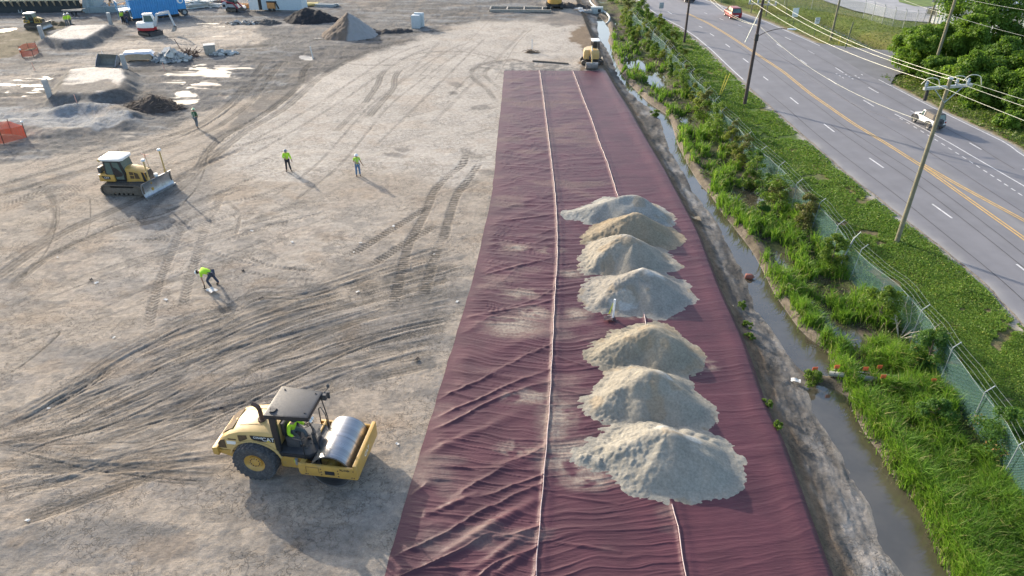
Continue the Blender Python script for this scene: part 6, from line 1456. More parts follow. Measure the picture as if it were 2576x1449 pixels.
# ------------------------------------------------------------------ people: one skinned body each, clothes and helmet over it
skinm = pm('skin', (.42, .25, .17), .6, var=.05)
def skinned(name, nodes, edges, root, mat, parent, sub=1):
    ks = list(nodes); ix = {k: i for i, k in enumerate(ks)}
    me = bpy.data.meshes.new(name); me.from_pydata([nodes[k][0] for k in ks], [(ix[a], ix[b]) for a, b in edges], [])
    o = bpy.data.objects.new(name, me); COL.objects.link(o)
    o.modifiers.new('s', 'SKIN')
    sv = me.skin_vertices[0].data
    for k in ks: sv[ix[k]].radius = (nodes[k][1],)*2; sv[ix[k]].use_root = (k == root)
    o.modifiers[0].use_smooth_shade = True
    if sub: md = o.modifiers.new('d', 'SUBSURF'); md.levels = sub; md.render_levels = sub
    bpy.context.view_layer.update()
    nm = bpy.data.meshes.new_from_object(o.evaluated_get(bpy.context.evaluated_depsgraph_get())); bpy.data.objects.remove(o)
    nm.name = name; nm.materials.clear(); nm.materials.append(mat)
    for p in nm.polygons: p.use_smooth = True
    r = bpy.data.objects.new(name, nm); COL.objects.link(r); r.parent = parent
    return r
STAND = dict(pel=(0,0,.95), sp=(0,0,1.14), ch=(-.01,0,1.34), nk=(0,0,1.49), hd=(.03,0,1.60), tp=(.03,0,1.70),
  sl=(0,.185,1.42), el=(-.03,.24,1.14), wl=(.05,.25,.90), sr=(0,-.185,1.42), er=(-.03,-.24,1.14), wr=(.05,-.25,.90),
  hl=(0,.095,.90), kl=(.03,.12,.49), al=(-.02,.13,.09), tl=(.15,.15,.045), hr=(0,-.095,.90), kr=(.03,-.12,.49), ar=(-.02,-.13,.09), tr=(.15,-.15,.045))
RAD = dict(pel=.135, sp=.125, ch=.145, nk=.058, hd=.088, tp=.062, sl=.068, el=.046, wl=.032, sr=.068, er=.046, wr=.032, hl=.095, kl=.060, al=.044, tl=.040, hr=.095, kr=.060, ar=.044, tr=.040)
BE = [('pel','sp'),('sp','ch'),('ch','nk'),('nk','hd'),('hd','tp'),('ch','sl'),('sl','el'),('el','wl'),('ch','sr'),('sr','er'),('er','wr'),('pel','hl'),('hl','kl'),('kl','al'),('al','tl'),('pel','hr'),('hr','kr'),('kr','ar'),('ar','tr')]
def person(label, loc, rz, pose=None, shirt=None, pants=None, helmet=None, vest=None, sleeves=True, scale=1., brim=.03, grp='construction workers', stripes=False, fingers=True):
    J = dict(STAND); J.update(pose or {})
    J = {k: Vector(v) for k, v in J.items()}
    o = thing('person', label, 'person', loc, rz, grp); o.scale = (scale,)*3
    N = {k: (J[k], RAD[k]) for k in J}; E = list(BE)
    for s in ('l', 'r'):
        d = (J['w'+s]-J['e'+s]).normalized(); sd = d.cross(Vector((1, .2, .1))).normalized(); pl = J['w'+s]+d*.085
        N['p'+s] = (pl, .034); E.append(('w'+s, 'p'+s))
        if fingers:
            up = sd.cross(d)
            for f_, (off, ln) in enumerate(((-.032, .07), (-.011, .082), (.011, .076), (.032, .06))):
                a = pl+sd*off+d*ln*.5+up*.008; b = pl+sd*off+d*ln*.9+up*.03
                N['f%d%s' % (f_, s)] = (a, .0095); N['g%d%s' % (f_, s)] = (b, .008); E += [('p'+s, 'f%d%s' % (f_, s)), ('f%d%s' % (f_, s), 'g%d%s' % (f_, s))]
            N['t'+s+'h'] = (pl-d*.02+sd*.05+up*.02, .011); N['u'+s+'h'] = (pl+d*.02+sd*.068+up*.035, .009); E += [('p'+s, 't'+s+'h'), ('t'+s+'h', 'u'+s+'h')]
    body = skinned('body', N, E, 'pel', skinm, o)
    # face pieces joined to the body mesh
    up = (J['tp']-J['nk']).normalized(); fw = Vector((1, 0, 0)) if abs(up.x) < .7 else Vector((0, 0, -1)); fw = (fw-up*fw.dot(up)).normalized(); sd = up.cross(fw); hc = J['hd']+up*.02
    m = M(); m.ell(hc+fw*.09-up*.005, (.022, .016, .025), 8, 6); m.ell(hc+sd*.088, (.02, .012, .03), 8, 6); m.ell(hc-sd*.088, (.02, .012, .03), 8, 6); m.ell(hc+fw*.082-up*.05, (.012, .03, .008), 8, 4)
    m.ell(hc+fw*.083+sd*.032+up*.02, (.008, .012, .008), 6, 4); m.ell(hc+fw*.083-sd*.032+up*.02, (.008, .012, .008), 6, 4)
    bm = bmesh.new(); bm.from_mesh(body.data); vs = [bm.verts.new(v) for v in m.v]
    for f in m.f:
        try: bm.faces.new([vs[i] for i in f])
        except ValueError: pass
    bm.to_mesh(body.data); bm.free()
    g = lambda ks, add, ov={}: {k: (J[k], RAD[k]+add+ov.get(k, 0)) for k in ks}
    nkb = J['ch'].lerp(J['nk'], .55)
    T = g(('pel','sp','ch','sl','el','sr','er'), .022, {'pel': .004, 'el': .006, 'er': .006}); T['nb'] = (nkb, .075)
    Te = [('pel','sp'),('sp','ch'),('ch','nb'),('ch','sl'),('sl','el'),('ch','sr'),('sr','er')]
    if sleeves:
        for s in ('l', 'r'): T['c'+s] = (J['w'+s].lerp(J['e'+s], .12), .048); Te.append(('e'+s, 'c'+s))
    else:
        for s in ('l', 'r'): T['e'+s] = (J['s'+s].lerp(J['e'+s], .75), .062)
    skinned('shirt', T, Te, 'pel', shirt, o)
    Pn = g(('pel','hl','kl','hr','kr'), .014); 
    for s in ('l', 'r'): Pn['a'+s] = (J['a'+s]+Vector((0, 0, .03)), .068)
    skinned('trousers', Pn, [('pel','hl'),('hl','kl'),('kl','al'),('pel','hr'),('hr','kr'),('kr','ar')], 'pel', pants, o)
    for s in ('l', 'r'):
        skinned('boot', {'a': (J['a'+s]+Vector((0, 0, -.01)), .058), 't': (J['t'+s], .052)}, [('a', 't')], 'a', bootm, o)
    if vest:
        V = {'pel': (J['pel'].lerp(J['sp'], .1), .168), 'sp': (J['sp'], .162), 'ch': (J['ch'], .182), 'nb': (nkb, .10)}
        ve = skinned('vest', V, [('pel','sp'),('sp','ch'),('ch','nb')], 'pel', vest, o)
        if stripes:
            m = M()
            for s in (-1, 1):
                ax_ = (J['ch']-J['pel']).normalized()
                for f_ in (-1, 1): m.tube([J['ch']+Vector((f_*.13, s*.10, .08)), J['sp']+Vector((f_*.155, s*.085, 0)), J['pel']+Vector((f_*.165, s*.08, 0))], .018, 5)
            m.build('reflective_stripe', pm('reflective_stripe', (.55, .62, .52), .3), ve)
    m = M(); q_ = up.to_track_quat('Z', 'Y').to_matrix().to_4x4(); mt = Matrix.Translation(hc+up*.055) @ q_
    m.lathe([(0, .105), (.05, .098), (.095, .066), (.118, .02), (.122, .0), (.122+brim, -.012), (.118+brim, -.02), (.11, -.01)], (0, 0, 0), 'z', 18)
    m.v = [tuple(mt @ Vector(v)) for v in m.v]
    m.tube([hc+up*.06+fw*.10+sd*.06, hc+up*.055+fw*.165, hc+up*.06+fw*.10-sd*.06], .014, 5)
    m.build('hard_hat', helmet, o)
    m = M(); m.lathe([(.10, .03), (.107, 0), (.10, -.045), (.06, -.07)], (0, 0, 0), 'z', 14); m.v = [tuple(Matrix.Translation(hc-fw*.014+up*.02) @ q_ @ Vector(v)) for v in m.v]; m.build('hair', pm('dark_hair', (.03, .022, .018), .8), o)
    return o
lime = pm('lime_cloth', (.42, .72, .03), .8, var=.08, sc=8); limed = pm('lime_vest', (.40, .66, .05), .75, var=.08, sc=8); dkgreen = pm('dark_green_cloth', (.03, .10, .045), .85)
jeans = pm('blue_jeans', (.10, .18, .30), .85, var=.15, sc=9); blackp = pm('black_trousers', (.022, .023, .03), .85); navy = pm('navy_trousers', (.045, .055, .085), .85, var=.15); greyt = pm('grey_trousers', (.12, .14, .16), .85)
bootm = pm('boot_leather', (.05, .04, .035), .8); hgrey = pm('grey_hard_hat', (.20, .23, .26), .35, var=.05); hwhite = pm('white_hard_hat', (.72, .74, .74), .35, var=.03); hlime = pm('pale_green_hat', (.50, .68, .42), .5); 
def gp_(px, py): a = at(px, py); return (a.x, a.y, a.z+.0)
person('person in a long sleeved lime hoodie and black trousers standing on the sand', gp_(727, 431), R(-80), dict(er=(.10,-.25,1.16), wr=(.24,-.08,1.18), el=(-.02,.26,1.14), wl=(.03,.33,.90), ar=(-.02,-.16,.09), tr=(.13,-.2,.045), al=(.0,.17,.09), tl=(.12,.24,.045)), lime, blackp, hgrey)
person('person in lime vest, short sleeves and blue jeans pointing across the sand', gp_(902, 443), R(-70), dict(er=(.12,-.26,1.22), wr=(.28,-.02,1.16), el=(.06,.26,1.16), wl=(.14,.36,.95)), limed, jeans, hwhite, limed, sleeves=False, stripes=True)
person('person with a dark green back, pale reflective straps and wide green hat walking', gp_(497, 322), R(75), dict(hl=(0,.095,.90), kl=(.10,.11,.50), al=(.06,.11,.10), tl=(.22,.12,.05), kr=(-.02,-.11,.49), ar=(-.16,-.12,.12), tr=(-.02,-.13,.04), er=(-.02,-.25,1.15), wr=(.12,-.2,1.0), el=(.02,.25,1.16), wl=(.16,.14,1.08)), dkgreen, greyt, hlime, dkgreen, stripes=True, brim=.06)
person('person in a lime t-shirt and dark trousers bending down to touch the ground', gp_(535, 722), R(190), dict(pel=(-.10,0,.86), sp=(.08,0,.96), ch=(.28,0,1.04), nk=(.42,0,1.03), hd=(.53,0,1.0), tp=(.63,.0,.97), sl=(.34,.19,1.0), el=(.36,.24,.70), wl=(.34,.20,.42), sr=(.34,-.19,1.06), er=(.18,-.30,1.02), wr=(.0,-.26,.92),
   hl=(-.08,.10,.84), kl=(.16,.16,.50), al=(.0,.18,.09), tl=(.16,.21,.045), hr=(-.10,-.10,.84), kr=(-.16,-.18,.46), ar=(-.30,-.20,.09), tr=(-.14,-.23,.045)), lime, navy, hwhite, sleeves=False, scale=1.05)
m = M(); b = Vector(gp_(535, 722)); a_ = R(190); tool = b+Vector((math.cos(a_)*.35-math.sin(a_)*.2, math.sin(a_)*.35+math.cos(a_)*.2, .38)); 
m.beam(tool, tool-Vector((.02, .0, .30)), .05, .05); m.bx(tool.x-.12, tool.x+.06, tool.y-.03, tool.y+.03, .05, .10); tag(m.build('hand_tool', mblk), 'black hand tool held to the ground by the bending person', 'tool')
# driver on the roller
rm_ = ro.matrix_basis if False else Matrix.Translation(ro.location) @ Matrix.Rotation(RH, 4, 'Z') @ Matrix.Scale(1.05, 4)
sp_ = rm_ @ Vector((-.34, .02, .63))
person('person in a lime long sleeved shirt driving the road roller', sp_, RH-R(18), dict(pel=(0,0,1.02), sp=(.05,0,1.2), ch=(.13,-.02,1.40), nk=(.20,-.03,1.54), hd=(.25,-.04,1.64), tp=(.27,-.04,1.74), sl=(.14,.18,1.46), el=(.32,.28,1.25), wl=(.58,.20,1.36), sr=(.14,-.22,1.45), er=(.20,-.38,1.18), wr=(.46,-.34,1.10),
   hl=(.02,.11,1.0), kl=(.48,.16,1.02), al=(.56,.18,.66), tl=(.72,.20,.64), hr=(.02,-.11,1.0), kr=(.46,-.20,1.0), ar=(.66,-.22,.64), tr=(.82,-.24,.64)), lime, greyt, pm('dark_cap', (.04, .05, .06), .5))
# far workers
person('person in lime shirt standing on the far levelled pad, left of the pair', gp_(172, 69), R(-60), None, lime, greyt, hwhite, fingers=False)
person('person in lime vest on the far levelled pad, right of the pair', gp_(181, 67), R(-120), None, limed, greyt, hwhite, limed, fingers=False)
person('person in lime vest standing by the left end of the blue container', gp_(312, 60), R(-90), None, limed, blackp, hwhite, limed, fingers=False)
person('person in dark clothes beside the lime vest at the blue container', gp_(322, 62), R(-90), None, navy, navy, hwhite, fingers=False)
person('person in green vest among the debris above the grey low wall', gp_(280, 13), R(-90), None, limed, blackp, hwhite, limed, fingers=False)
# ------------------------------------------------------------------ far yard: container, walls, piles, lumber, fences
concr = pm('concrete', (.36, .36, .35), .85, var=.15, sc=3, bump=.3); conlt = pm('pale_concrete', (.50, .49, .46), .85, var=.12, sc=3); timber = pm('timber', (.45, .35, .23), .8, var=.2, sc=4); timb2 = pm('grey_timber', (.33, .30, .26), .85, var=.2)
bluep = pm('blue_container_paint', (.055, .27, .56), .45, var=.08, sc=1.5, dirt=.05); orangec = pm('orange_wood', (.55, .27, .10), .75, var=.15)
a = Vector(G(336.4, 54)); b = Vector(G(451.4, 41)); dv = (b-a).normalized(); L = (b-a).length; hgt = 2.75
ct = thing('blue_container', 'long corrugated blue tank container on a trailer at the top left', 'container', (a.x, a.y, H(a.x, a.y)), math.atan2(dv.y, dv.x))
n = int(L/.30); out = []
for k in range(n):
    x = L*k/n; s = L/n; out += [(x, 0), (x+s*.4, 0), (x+s*.5, .09), (x+s*.9, .09)]
prof = out+[(L, 0), (L, 2.5), (0, 2.5)]
m = M(); m.prism(prof, .35, hgt, 'z'); m.build('body', bluep, ct, ang=20)
m = M(); m.bx(-.05, L+.05, -.05, 2.55, hgt, hgt+.14); m.build('roof', pm('pale_blue_roof', (.50, .62, .72), .5), ct, bev=.02)
m = M(); m.bx(-.05, L+.05, .05, 2.45, .12, .35); m.build('base_frame', mblk, ct)
m = M(); m.bx(L-.02, L+1.2, .02, 2.4, .9, hgt+.1); fr_ = m.build('front_cabinet', bluep, ct, bev=.05)
m = M(); m.lathe([(0, -.012), (.42, -.012), (.42, 0)], (L+.55, .005, 2.1), 'y', 24); lg = m.build('round_mark', whitep, fr_)
m = M(); m.lathe([(0, -.016), (.24, -.016), (.24, -.013)], (L+.60, .005, 2.05), 'y', 20); m.build('mark_centre', bluep, lg)
for yy_ in (.22, 2.2): big_tyre(ct, (L+.85, yy_, .48), .48, .34, 0, tyrem, steel, .26, -1)
m = M()
for k in range(11): m.cyl((-1.5+.0, .15+.22*k, 1.5), (-1.5, .15+.22*k, 2.6), .02, n=5)
for z in (1.5, 2.05, 2.6): m.beam((-1.5, .1, z), (-1.5, 2.4, z), .05, .05); m.beam((-1.5, .12, z), (0, .12, z), .05, .05)
m.bx(-1.5, -.02, .1, 2.4, 1.42, 1.5)
for x in (-1.45, -.8): m.beam((x, .15, 0), (x, .15, 1.45), .06, .06); m.beam((x, 2.3, 0), (x, 2.3, 1.45), .06, .06)
m.build('access_platform', pm('platform_blue', (.12, .28, .45), .5), ct)
m = M(); m.bx(-1.3, -.2, .3, 1.8, .1, 1.2); m.build('pump_unit', mgry, ct, bev=.05)
# retaining wall with brackets and ladder
wa = Vector(G(-60, 34)); wb = Vector(G(205, 30)); dv = (wb-wa).normalized(); Lw = (wb-wa).length
wl_ = thing('formwork_wall', 'long dark wall under a beige timber ledge with a row of brackets, top left', 'wall', (wa.x, wa.y, -.4), math.atan2(dv.y, dv.x))
m = M(); m.bx(0, Lw, 0, .3, -.3, 2.0); m.build('panel', pm('dark_membrane', (.035, .042, .045), .7, var=.1, sc=1), wl_)
m = M(); m.bx(0, Lw+.3, -.15, 6, 2.0, 2.2); m.build('timber_ledge', pm('beige_board', (.50, .44, .30), .8, var=.15, sc=2), wl_)
k = 0
while .6+k*.98 < Lw:
    x = .6+k*.98; m = M(); m.prism([(-.55, 1.92), (-.5, 2.02), (-.02, 2.02), (-.02, 1.3), (-.1, 1.3)], x-.05, x+.05, 'x'); m.prism([(-.18, 2.203), (-.18, 2.7), (-.08, 2.7), (-.05, 2.203)], x-.04, x+.04, 'x'); m.build('bracket', timber, wl_); k += 1
lp = Vector(G(56.5, 31)); la = thing('ladder', 'light metal ladder leaning on the dark wall behind the old bulldozer', 'ladder', (lp.x, lp.y-.5, -.4), math.atan2(dv.y, dv.x))
m = M()
for x in (-.22, .22): m.beam((x, 0, 0), (x, .62, 2.9), .06, .09)
for j in range(9): t = (j+.5)/9; m.beam((-.22, .62*t, 2.9*t), (.22, .62*t, 2.9*t), .05, .05)
m.build('rails', pm('aluminium', (.55, .56, .55), .4, .3), la)
ew = Vector(G(207, 30)); e_o = thing('concrete_wall', 'pale grey concrete end wall with buttress beside the dark wall', 'wall', (ew.x, ew.y, -.3), math.atan2(dv.y, dv.x))
m = M(); m.prism([(0, 0), (2.0, 0), (2.0, 3.6), (.9, 3.6)], 0, 3.5); m.bx(1.0, 1.4, -.35, 0-.003, 0, 3.2); m.build('wall', pm('blue_grey_concrete', (.30, .35, .36), .8, var=.12, sc=1.5), e_o)
lw0 = Vector(G(214, 33)); lw1 = Vector(G(308, 31)); m = M(); dl = (lw1-lw0).normalized()
lo_ = thing('low_wall', 'low grey wall running from the concrete end wall to the blue container', 'wall', (lw0.x, lw0.y, -.2), math.atan2(dl.y, dl.x)); m.bx(0, (lw1-lw0).length, 0, .25, 0, 1.05); m.build('wall', pm('wall_grey', (.24, .29, .30), .8), lo_)
m = M()
for x in np.arange(.6, (lw1-lw0).length, 2.2): m.cyl((x, -.05, 0), (x, -.05, 1.25), .04, n=6)
m.build('stakes', steel, lo_)
sw = thing('work_table', 'rough timber work table with dark boards in front of the dark wall', 'table', at(188, 41), R(8))
m = M(); m.bx(-1.2, 1.2, -.4, .4, .75, .85); m.beam((-1.4, -.2, .9), (1.6, .3, .95), .2, .06); m.build('tabletop', timb2, sw)
for x in (-.35, .35):
    m = M(); m.beam((x*.6, -.3, 0), (x, .0, .75), .1, .1); m.beam((x*.6, .3, 0), (x, .0, .75), .1, .1); m.build('leg', mblk, sw)
# square concrete pile heads standing beside the levelled pads
PH = 'square concrete pile heads beside the levelled pads'
for px, py, h_, lab in ((110, 101, 1.75, 'square concrete pile head at the edge of the olive soil'), (280, 63, 1.6, 'square concrete pile head near the workers and the blue container'), (316, 173, 1.55, 'square concrete pile head between the nearer pad and the steel bucket'), (127, 246, 1.75, 'square concrete pile head at the lower left corner of the nearer pad')):
    p = at(px, py); o = thing('concrete_post', lab, 'concrete post', p, R(12), PH)
    m = M(); m.loft([[(-.2, -.2, z), (.2, -.2, z), (.2, .2, z), (-.2, .2, z)] for z in (-.4, h_*.95)]+[[(-.17, -.17, h_), (.17, -.17, h_), (.17, .17, h_), (-.17, .17, h_)]]); m.build('shaft', concr, o)
    m = M(); m.bx(-.205, .205, -.205, .205, h_*.93, h_+.01); m.build('cap', conlt, o, bev=.02)
# loader bucket lying on the ground
p = at(275, 165); bk = thing('steel_bucket', 'large empty steel loader bucket with its dark mouth facing forward', 'bucket', p, R(-8)); bk.scale = (.88,)*3
pf = [(-.9, .02), (-.9, .06), (.25, .1), (.55, .45), (.55, 1.0), (.25, 1.35), (.25, 1.3), (.48, .95), (.48, .5), (.2, .04)]
m = M(); m.prism([(y, z) for y, z in pf], -1.35, 1.35, 'x'); m.build('shell', pm('bucket_steel', (.20, .20, .18), .7, .3, var=.2, dirt=.2), bk)
for s in (-1.35, 1.30): m = M(); m.prism([(-.85, .02), (.25, .06), (.55, .45), (.55, 1.0), (.25, 1.35), (-.35, .75)], s, s+.05, 'x'); m.build('side_cheek', bladem, bk)
# wrapped pallet of boards
p = at(352, 151); wp_ = thing('board_stack', 'stack of beige boards under loose white plastic beside the rubble', 'board stack', p, R(14))
m = M()
for k in range(5): m.bx(-1.4, 1.4, -.6, .6, .15+k*.15, .27+k*.15)
m.bx(-1.3, -1.1, -.6, .6, 0, .15); m.bx(1.1, 1.3, -.6, .6, 0, .15); m.build('boards', pm('beige_boards', (.50, .40, .29), .8), wp_)
X, Y = np.meshgrid(np.linspace(-1.6, 1.7, 40), np.linspace(-.75, .75, 24)); Z = .92+.16*fbm(X*1.6, Y*1.8, 4, 401)-.35*sst(.55, .75, abs(Y))*fbm(X*1.2, Y*0, 2, 402)-.3*sst(1.35, 1.65, abs(X))
w_o = grid_mesh('plastic_wrap', X, Y, Z, pm('white_plastic', (.62, .62, .66), .35, var=.1)); w_o.parent = wp_
# heaps
def heap(name, label, cat, loc, pts, slope, mat, seed, rough=.12, res=.14, ysc=1., twigs=None, colr=None):
    ext = max(p[2] for p in pts)/slope+1.; X, Y = np.meshgrid(np.arange(min(p[0] for p in pts)-ext, max(p[0] for p in pts)+ext, res), np.arange(min(p[1] for p in pts)-ext, max(p[1] for p in pts)+ext, res))
    h = np.full(X.shape, -9.); w1 = X+.5*(fbm(X*.8, Y*.8, 3, seed)-.5); w2 = Y+.5*(fbm(X*.8, Y*.8, 3, seed+4)-.5)
    for p in pts: h = np.maximum(h, p[2]-slope*np.hypot(w1-p[0], (w2-p[1])*ysc))
    h = h+rough*2*(fbm(X*1.6, Y*1.6, 4, seed+7)-.5)+rough*1.4*(fbm(X*4, Y*4, 3, seed+8)-.5)
    o = thing(name, label, cat, loc)
    at_ = {'Col': colr(X, Y, h)} if colr else None
    g = grid_mesh('mound', X, Y, h, mat, at_, True, h > -.05); g.parent = o
    if twigs:
        q = random.Random(seed); m = M()
        for k in range(twigs[0]):
            p = pts[q.randrange(len(pts))]; r = q.random()*p[2]/slope*.9; a = q.random()*2*PI; x, y = p[0]+r*math.cos(a), p[1]+r*math.sin(a)/ysc; z = max(0, p[2]-slope*r)+.05; d = q.random()*2*PI; l = q.uniform(.3, 1.1)
            m.tube([(x, y, z), (x+l*.5*math.cos(d), y+l*.5*math.sin(d), z+q.uniform(0, .25)), (x+l*math.cos(d), y+l*math.sin(d), z+q.uniform(-.2, .25))], .025, 4, .01)
        t_ = m.build('roots', twigs[1], o); t_['kind'] = 'stuff'
    return o
def soil(name, c, v=.25): return pm(name, c, .95, var=v, sc=3, bump=.8, bsc=14, spec=.15)
heap('root_pile', 'heap of dark soil and tangled roots in front of the nearer pad', 'soil heap', at(385, 272), [(-1.8,0,.5),(-.9,.2,.85),(0,.3,1.15),(.7,.2,.95),(1.6,-.1,.5),(2.6,-.2,.25)], .55, soil('root_soil', (.075, .06, .052)), 410, .16, .10, 1., (170, pm('root_wood', (.16, .12, .09), .9)))
heap('black_soil_pile', 'broad black soil pile near the top of the yard', 'soil pile', at(786, 54), [(-2.2,1.2,1.2),(-.9,1.1,1.7),(.6,.9,1.45),(2.0,.6,.9),(3.4,.4,.4)], .55, soil('black_soil', (.035, .034, .036)), 420, .2, .14)
tanm = NT('two_tone_sand'); a_ = tanm.n('ShaderNodeAttribute', _attribute_name='Col').outputs['Color']; b_ = tanm.n('ShaderNodeBsdfPrincipled', Roughness=.95); tanm.l(a_, b_.inputs['Base Color']); bu = tanm.n('ShaderNodeBump', Strength=.6, Distance=.08); tanm.l(tanm.noise(tanm.pos(), 8, 5), bu.inputs['Height']); tanm.l(bu.outputs[0], b_.inputs['Normal']); tanm.l(b_.outputs[0], tanm.out.inputs[0])
def tcol(X, Y, h):
    k = sst(-.15, .15, X-.25+.3*(Y)*.2+.5*(fbm(X*1.5, Y*1.5, 3, 431)-.5))[..., None]
    return np.array([.15, .115, .088])*(1-k)+np.array([.27, .262, .255])*k+(.05*(fbm(X*3, Y*3, 3, 433)-.5))[..., None]
heap('steep_sand_pile', 'tall steep pile, brown cut face at left and pale grey sand at right', 'sand pile', at(876, 92), [(0,1.3,2.7),(.15,1.2,2.6),(.7,1.1,2.0),(1.6,.9,1.2),(-.9,1.2,1.35),(-1.8,1.1,.7)], .74, tanm.m, 430, .12, .10, 1., None, tcol)
heap('dirt_heap', 'low dark dirt heap with broken pipe left of the black soil pile', 'soil heap', at(668, 60), [(-1.2,.3,.4),(0,.3,.65),(1.1,.2,.45)], .5, soil('grey_dirt', (.10, .092, .085)), 440, .18, .12, 1., (26, timb2))
heap('dirt_heap', 'small dark dirt mound in front of the old bulldozer blade', 'soil heap', at(150, 63), [(-2.0,.3,.3),(-1.,.3,.5),(.3,.3,.5),(1.4,.2,.25)], .5, soil('olive_dirt', (.10, .083, .055)), 445, .15, .12)
heap('dirt_heap', 'long low dark windrow right of the steep sand pile', 'soil heap', at(960, 82), [(-2.6,-.4,.25),(-1.,0,.5),(.5,.3,.45),(2.,.7,.5),(3.2,1.1,.3)], .5, soil('windrow_soil', (.06, .056, .055)), 450, .15, .12)
heap('dirt_heap', 'brown dirt mound at the foot of the white marker on the pad', 'soil heap', at(1337, 133), [(-.4,.1,.12),(0,.1,.22),(.5,.1,.14)], .3, soil('brown_soil', (.15, .11, .08)), 455, .08, .08, 1.4, (24, pm('brown_twig', (.14, .1, .07), .9)))
heap('dirt_heap', 'dark dirt heap with red plastic at the far end of the ditch', 'soil heap', at(1440, 20), [(-2.,.6,.5),(-.5,.8,.7),(1.,.7,.5),(2.3,.5,.3)], .5, soil('far_dark_soil', (.065, .06, .058)), 460, .2, .14)
m = M(); p = at(1450, 9); 
X, Y = np.meshgrid(np.linspace(-2.2, 2.4, 30), np.linspace(-.6, .6, 10)); g = grid_mesh('red_sheet', X, Y, .5+.4*fbm(X*1.5, Y*2, 3, 465), pm('faded_red_sheet', (.38, .16, .16), .6, var=.2)); g.location = p; tag(g, 'crumpled faded red sheet lying on the far dark heap', 'sheet')
# broken concrete
def rubble(label, loc, n, rx, ry, hz, mats, seed, sz=.35):
    q = random.Random(seed); o = thing('rubble_heap', label, 'rubble heap', loc)
    for gi, mt_ in enumerate(mats):
        m = M()
        for k in range(n//len(mats)):
            r = q.random()**.6; a = q.random()*2*PI; x, y = rx*r*math.cos(a), ry*r*math.sin(a); z = hz*(1-r)*q.random()+.05; s = sz*(.4+q.random())*(1.3-.6*r)
            mt = Matrix.Translation((x, y, z)) @ Euler((q.uniform(-.6, .6), q.uniform(-.6, .6), q.random()*6)).to_matrix().to_4x4()
            pts = [Vector((sx*s*q.uniform(.6, 1.), sy*s*q.uniform(.5, .9), sz_*s*q.uniform(.25, .5))) for sx in (-1, 1) for sy in (-1, 1) for sz_ in (-1, 1)]
            m.add([mt @ v for v in pts], [(0, 1, 3, 2), (4, 6, 7, 5), (0, 4, 5, 1), (2, 3, 7, 6), (0, 2, 6, 4), (1, 5, 7, 3)])
        c = m.build('chunks', mt_, o); c['kind'] = 'stuff'
    return o
rubble('heap of broken grey and white concrete chunks in the middle of the yard', at(432, 150), 190, 2.1, 1.5, 1.1, (concr, conlt, pm('dark_concrete', (.20, .21, .22), .85)), 3, .38)
rubble('smaller spread of pale rubble beside the square concrete block', at(562, 136), 60, 1.8, .8, .4, (conlt, concr), 5, .25)
rubble('low line of dark and pale clods right of the bright yard puddle', at(610, 60), 70, 3.0, .7, .3, (pm('clod', (.13, .125, .12), .9), concr), 6, .22)
rb_ = thing('rusty_bars', 'tangle of rusty brown reinforcing bars beside the concrete rubble', 'rebar', at(474, 141), 0)
m = M(); q = random.Random(5)
for k in range(60): a = Vector((q.uniform(-.6, 1.), q.uniform(-.4, .4), q.uniform(0, .3))); b = a+Vector((q.uniform(-.8, .8), q.uniform(-.3, .3), q.uniform(.1, .8))); m.tube([a, (a+b)/2+Vector((.1, .05, .1)), b], .028, 4)
m.tube([(-.4, 0, .2), (-.9, .1, 1.1), (-1.2, .1, 1.9)], .04, 5); m.bx(-.2, 1.3, -.5, -.2, 0, .2); m.build('bars', rust, rb_)
o = thing('concrete_block', 'square pale topped concrete block standing alone by the small rubble', 'concrete block', at(531, 135), R(20))
m = M(); m.loft([[(-.62, -.5, 0), (.5, -.55, 0), (.55, .5, 0), (-.55, .5, 0)], [(-.7, -.55, 1.0), (.62, -.52, .98), (.6, .55, 1.02), (-.6, .5, 1.0)]]); m.build('block', timb2, o, bev=.04)
m = M(); m.bx(-.66, .62, -.52, .52, 1.02, 1.08); m.build('pale_top', conlt, o)
# orange safety fences
netm = meshmat('orange_net', (.75, .13, .06), .10, .42)
def safety(label, pix, h_, posts):
    L = [at(*p) for p in pix]; o = thing('safety_fence', label, 'safety fence', L[0], 0, 'orange plastic safety fences round open pits')
    rel = [p-L[0] for p in L]; ln = []
    for a, b in zip(rel[:-1], rel[1:]):
        for t in np.linspace(0, 1, 6)[:-1]: ln.append(tuple(a.lerp(b, t)))
    ln.append(tuple(rel[-1]))
    netpanel('orange_net', ln, .05, h_*.88, netm, o, .12, .05)
    for r_ in rel:
        m = M(); m.tube([r_+Vector((0, 0, -.2)), r_+Vector((.05, 0, h_))], .03, 6); m.build('post', rust, o)
    for r_ in rel[:posts]:
        m = M(); m.ell(r_+Vector((.05, 0, h_+.03)), (.14, .12, .09), 8, 6); m.build('post_cap', whitep, o)
    return o
safety('orange safety fence at the left picture edge in front of the grey berm', [(10, 362), (68, 347), (31, 338), (-40, 340), (-60, 366), (10, 362)], 1.35, 2)
safety('smaller red orange safety fence below the olive soil', [(56, 144), (84, 142), (98, 134), (92, 121), (72, 124), (50, 132), (56, 144)], .85, 1)
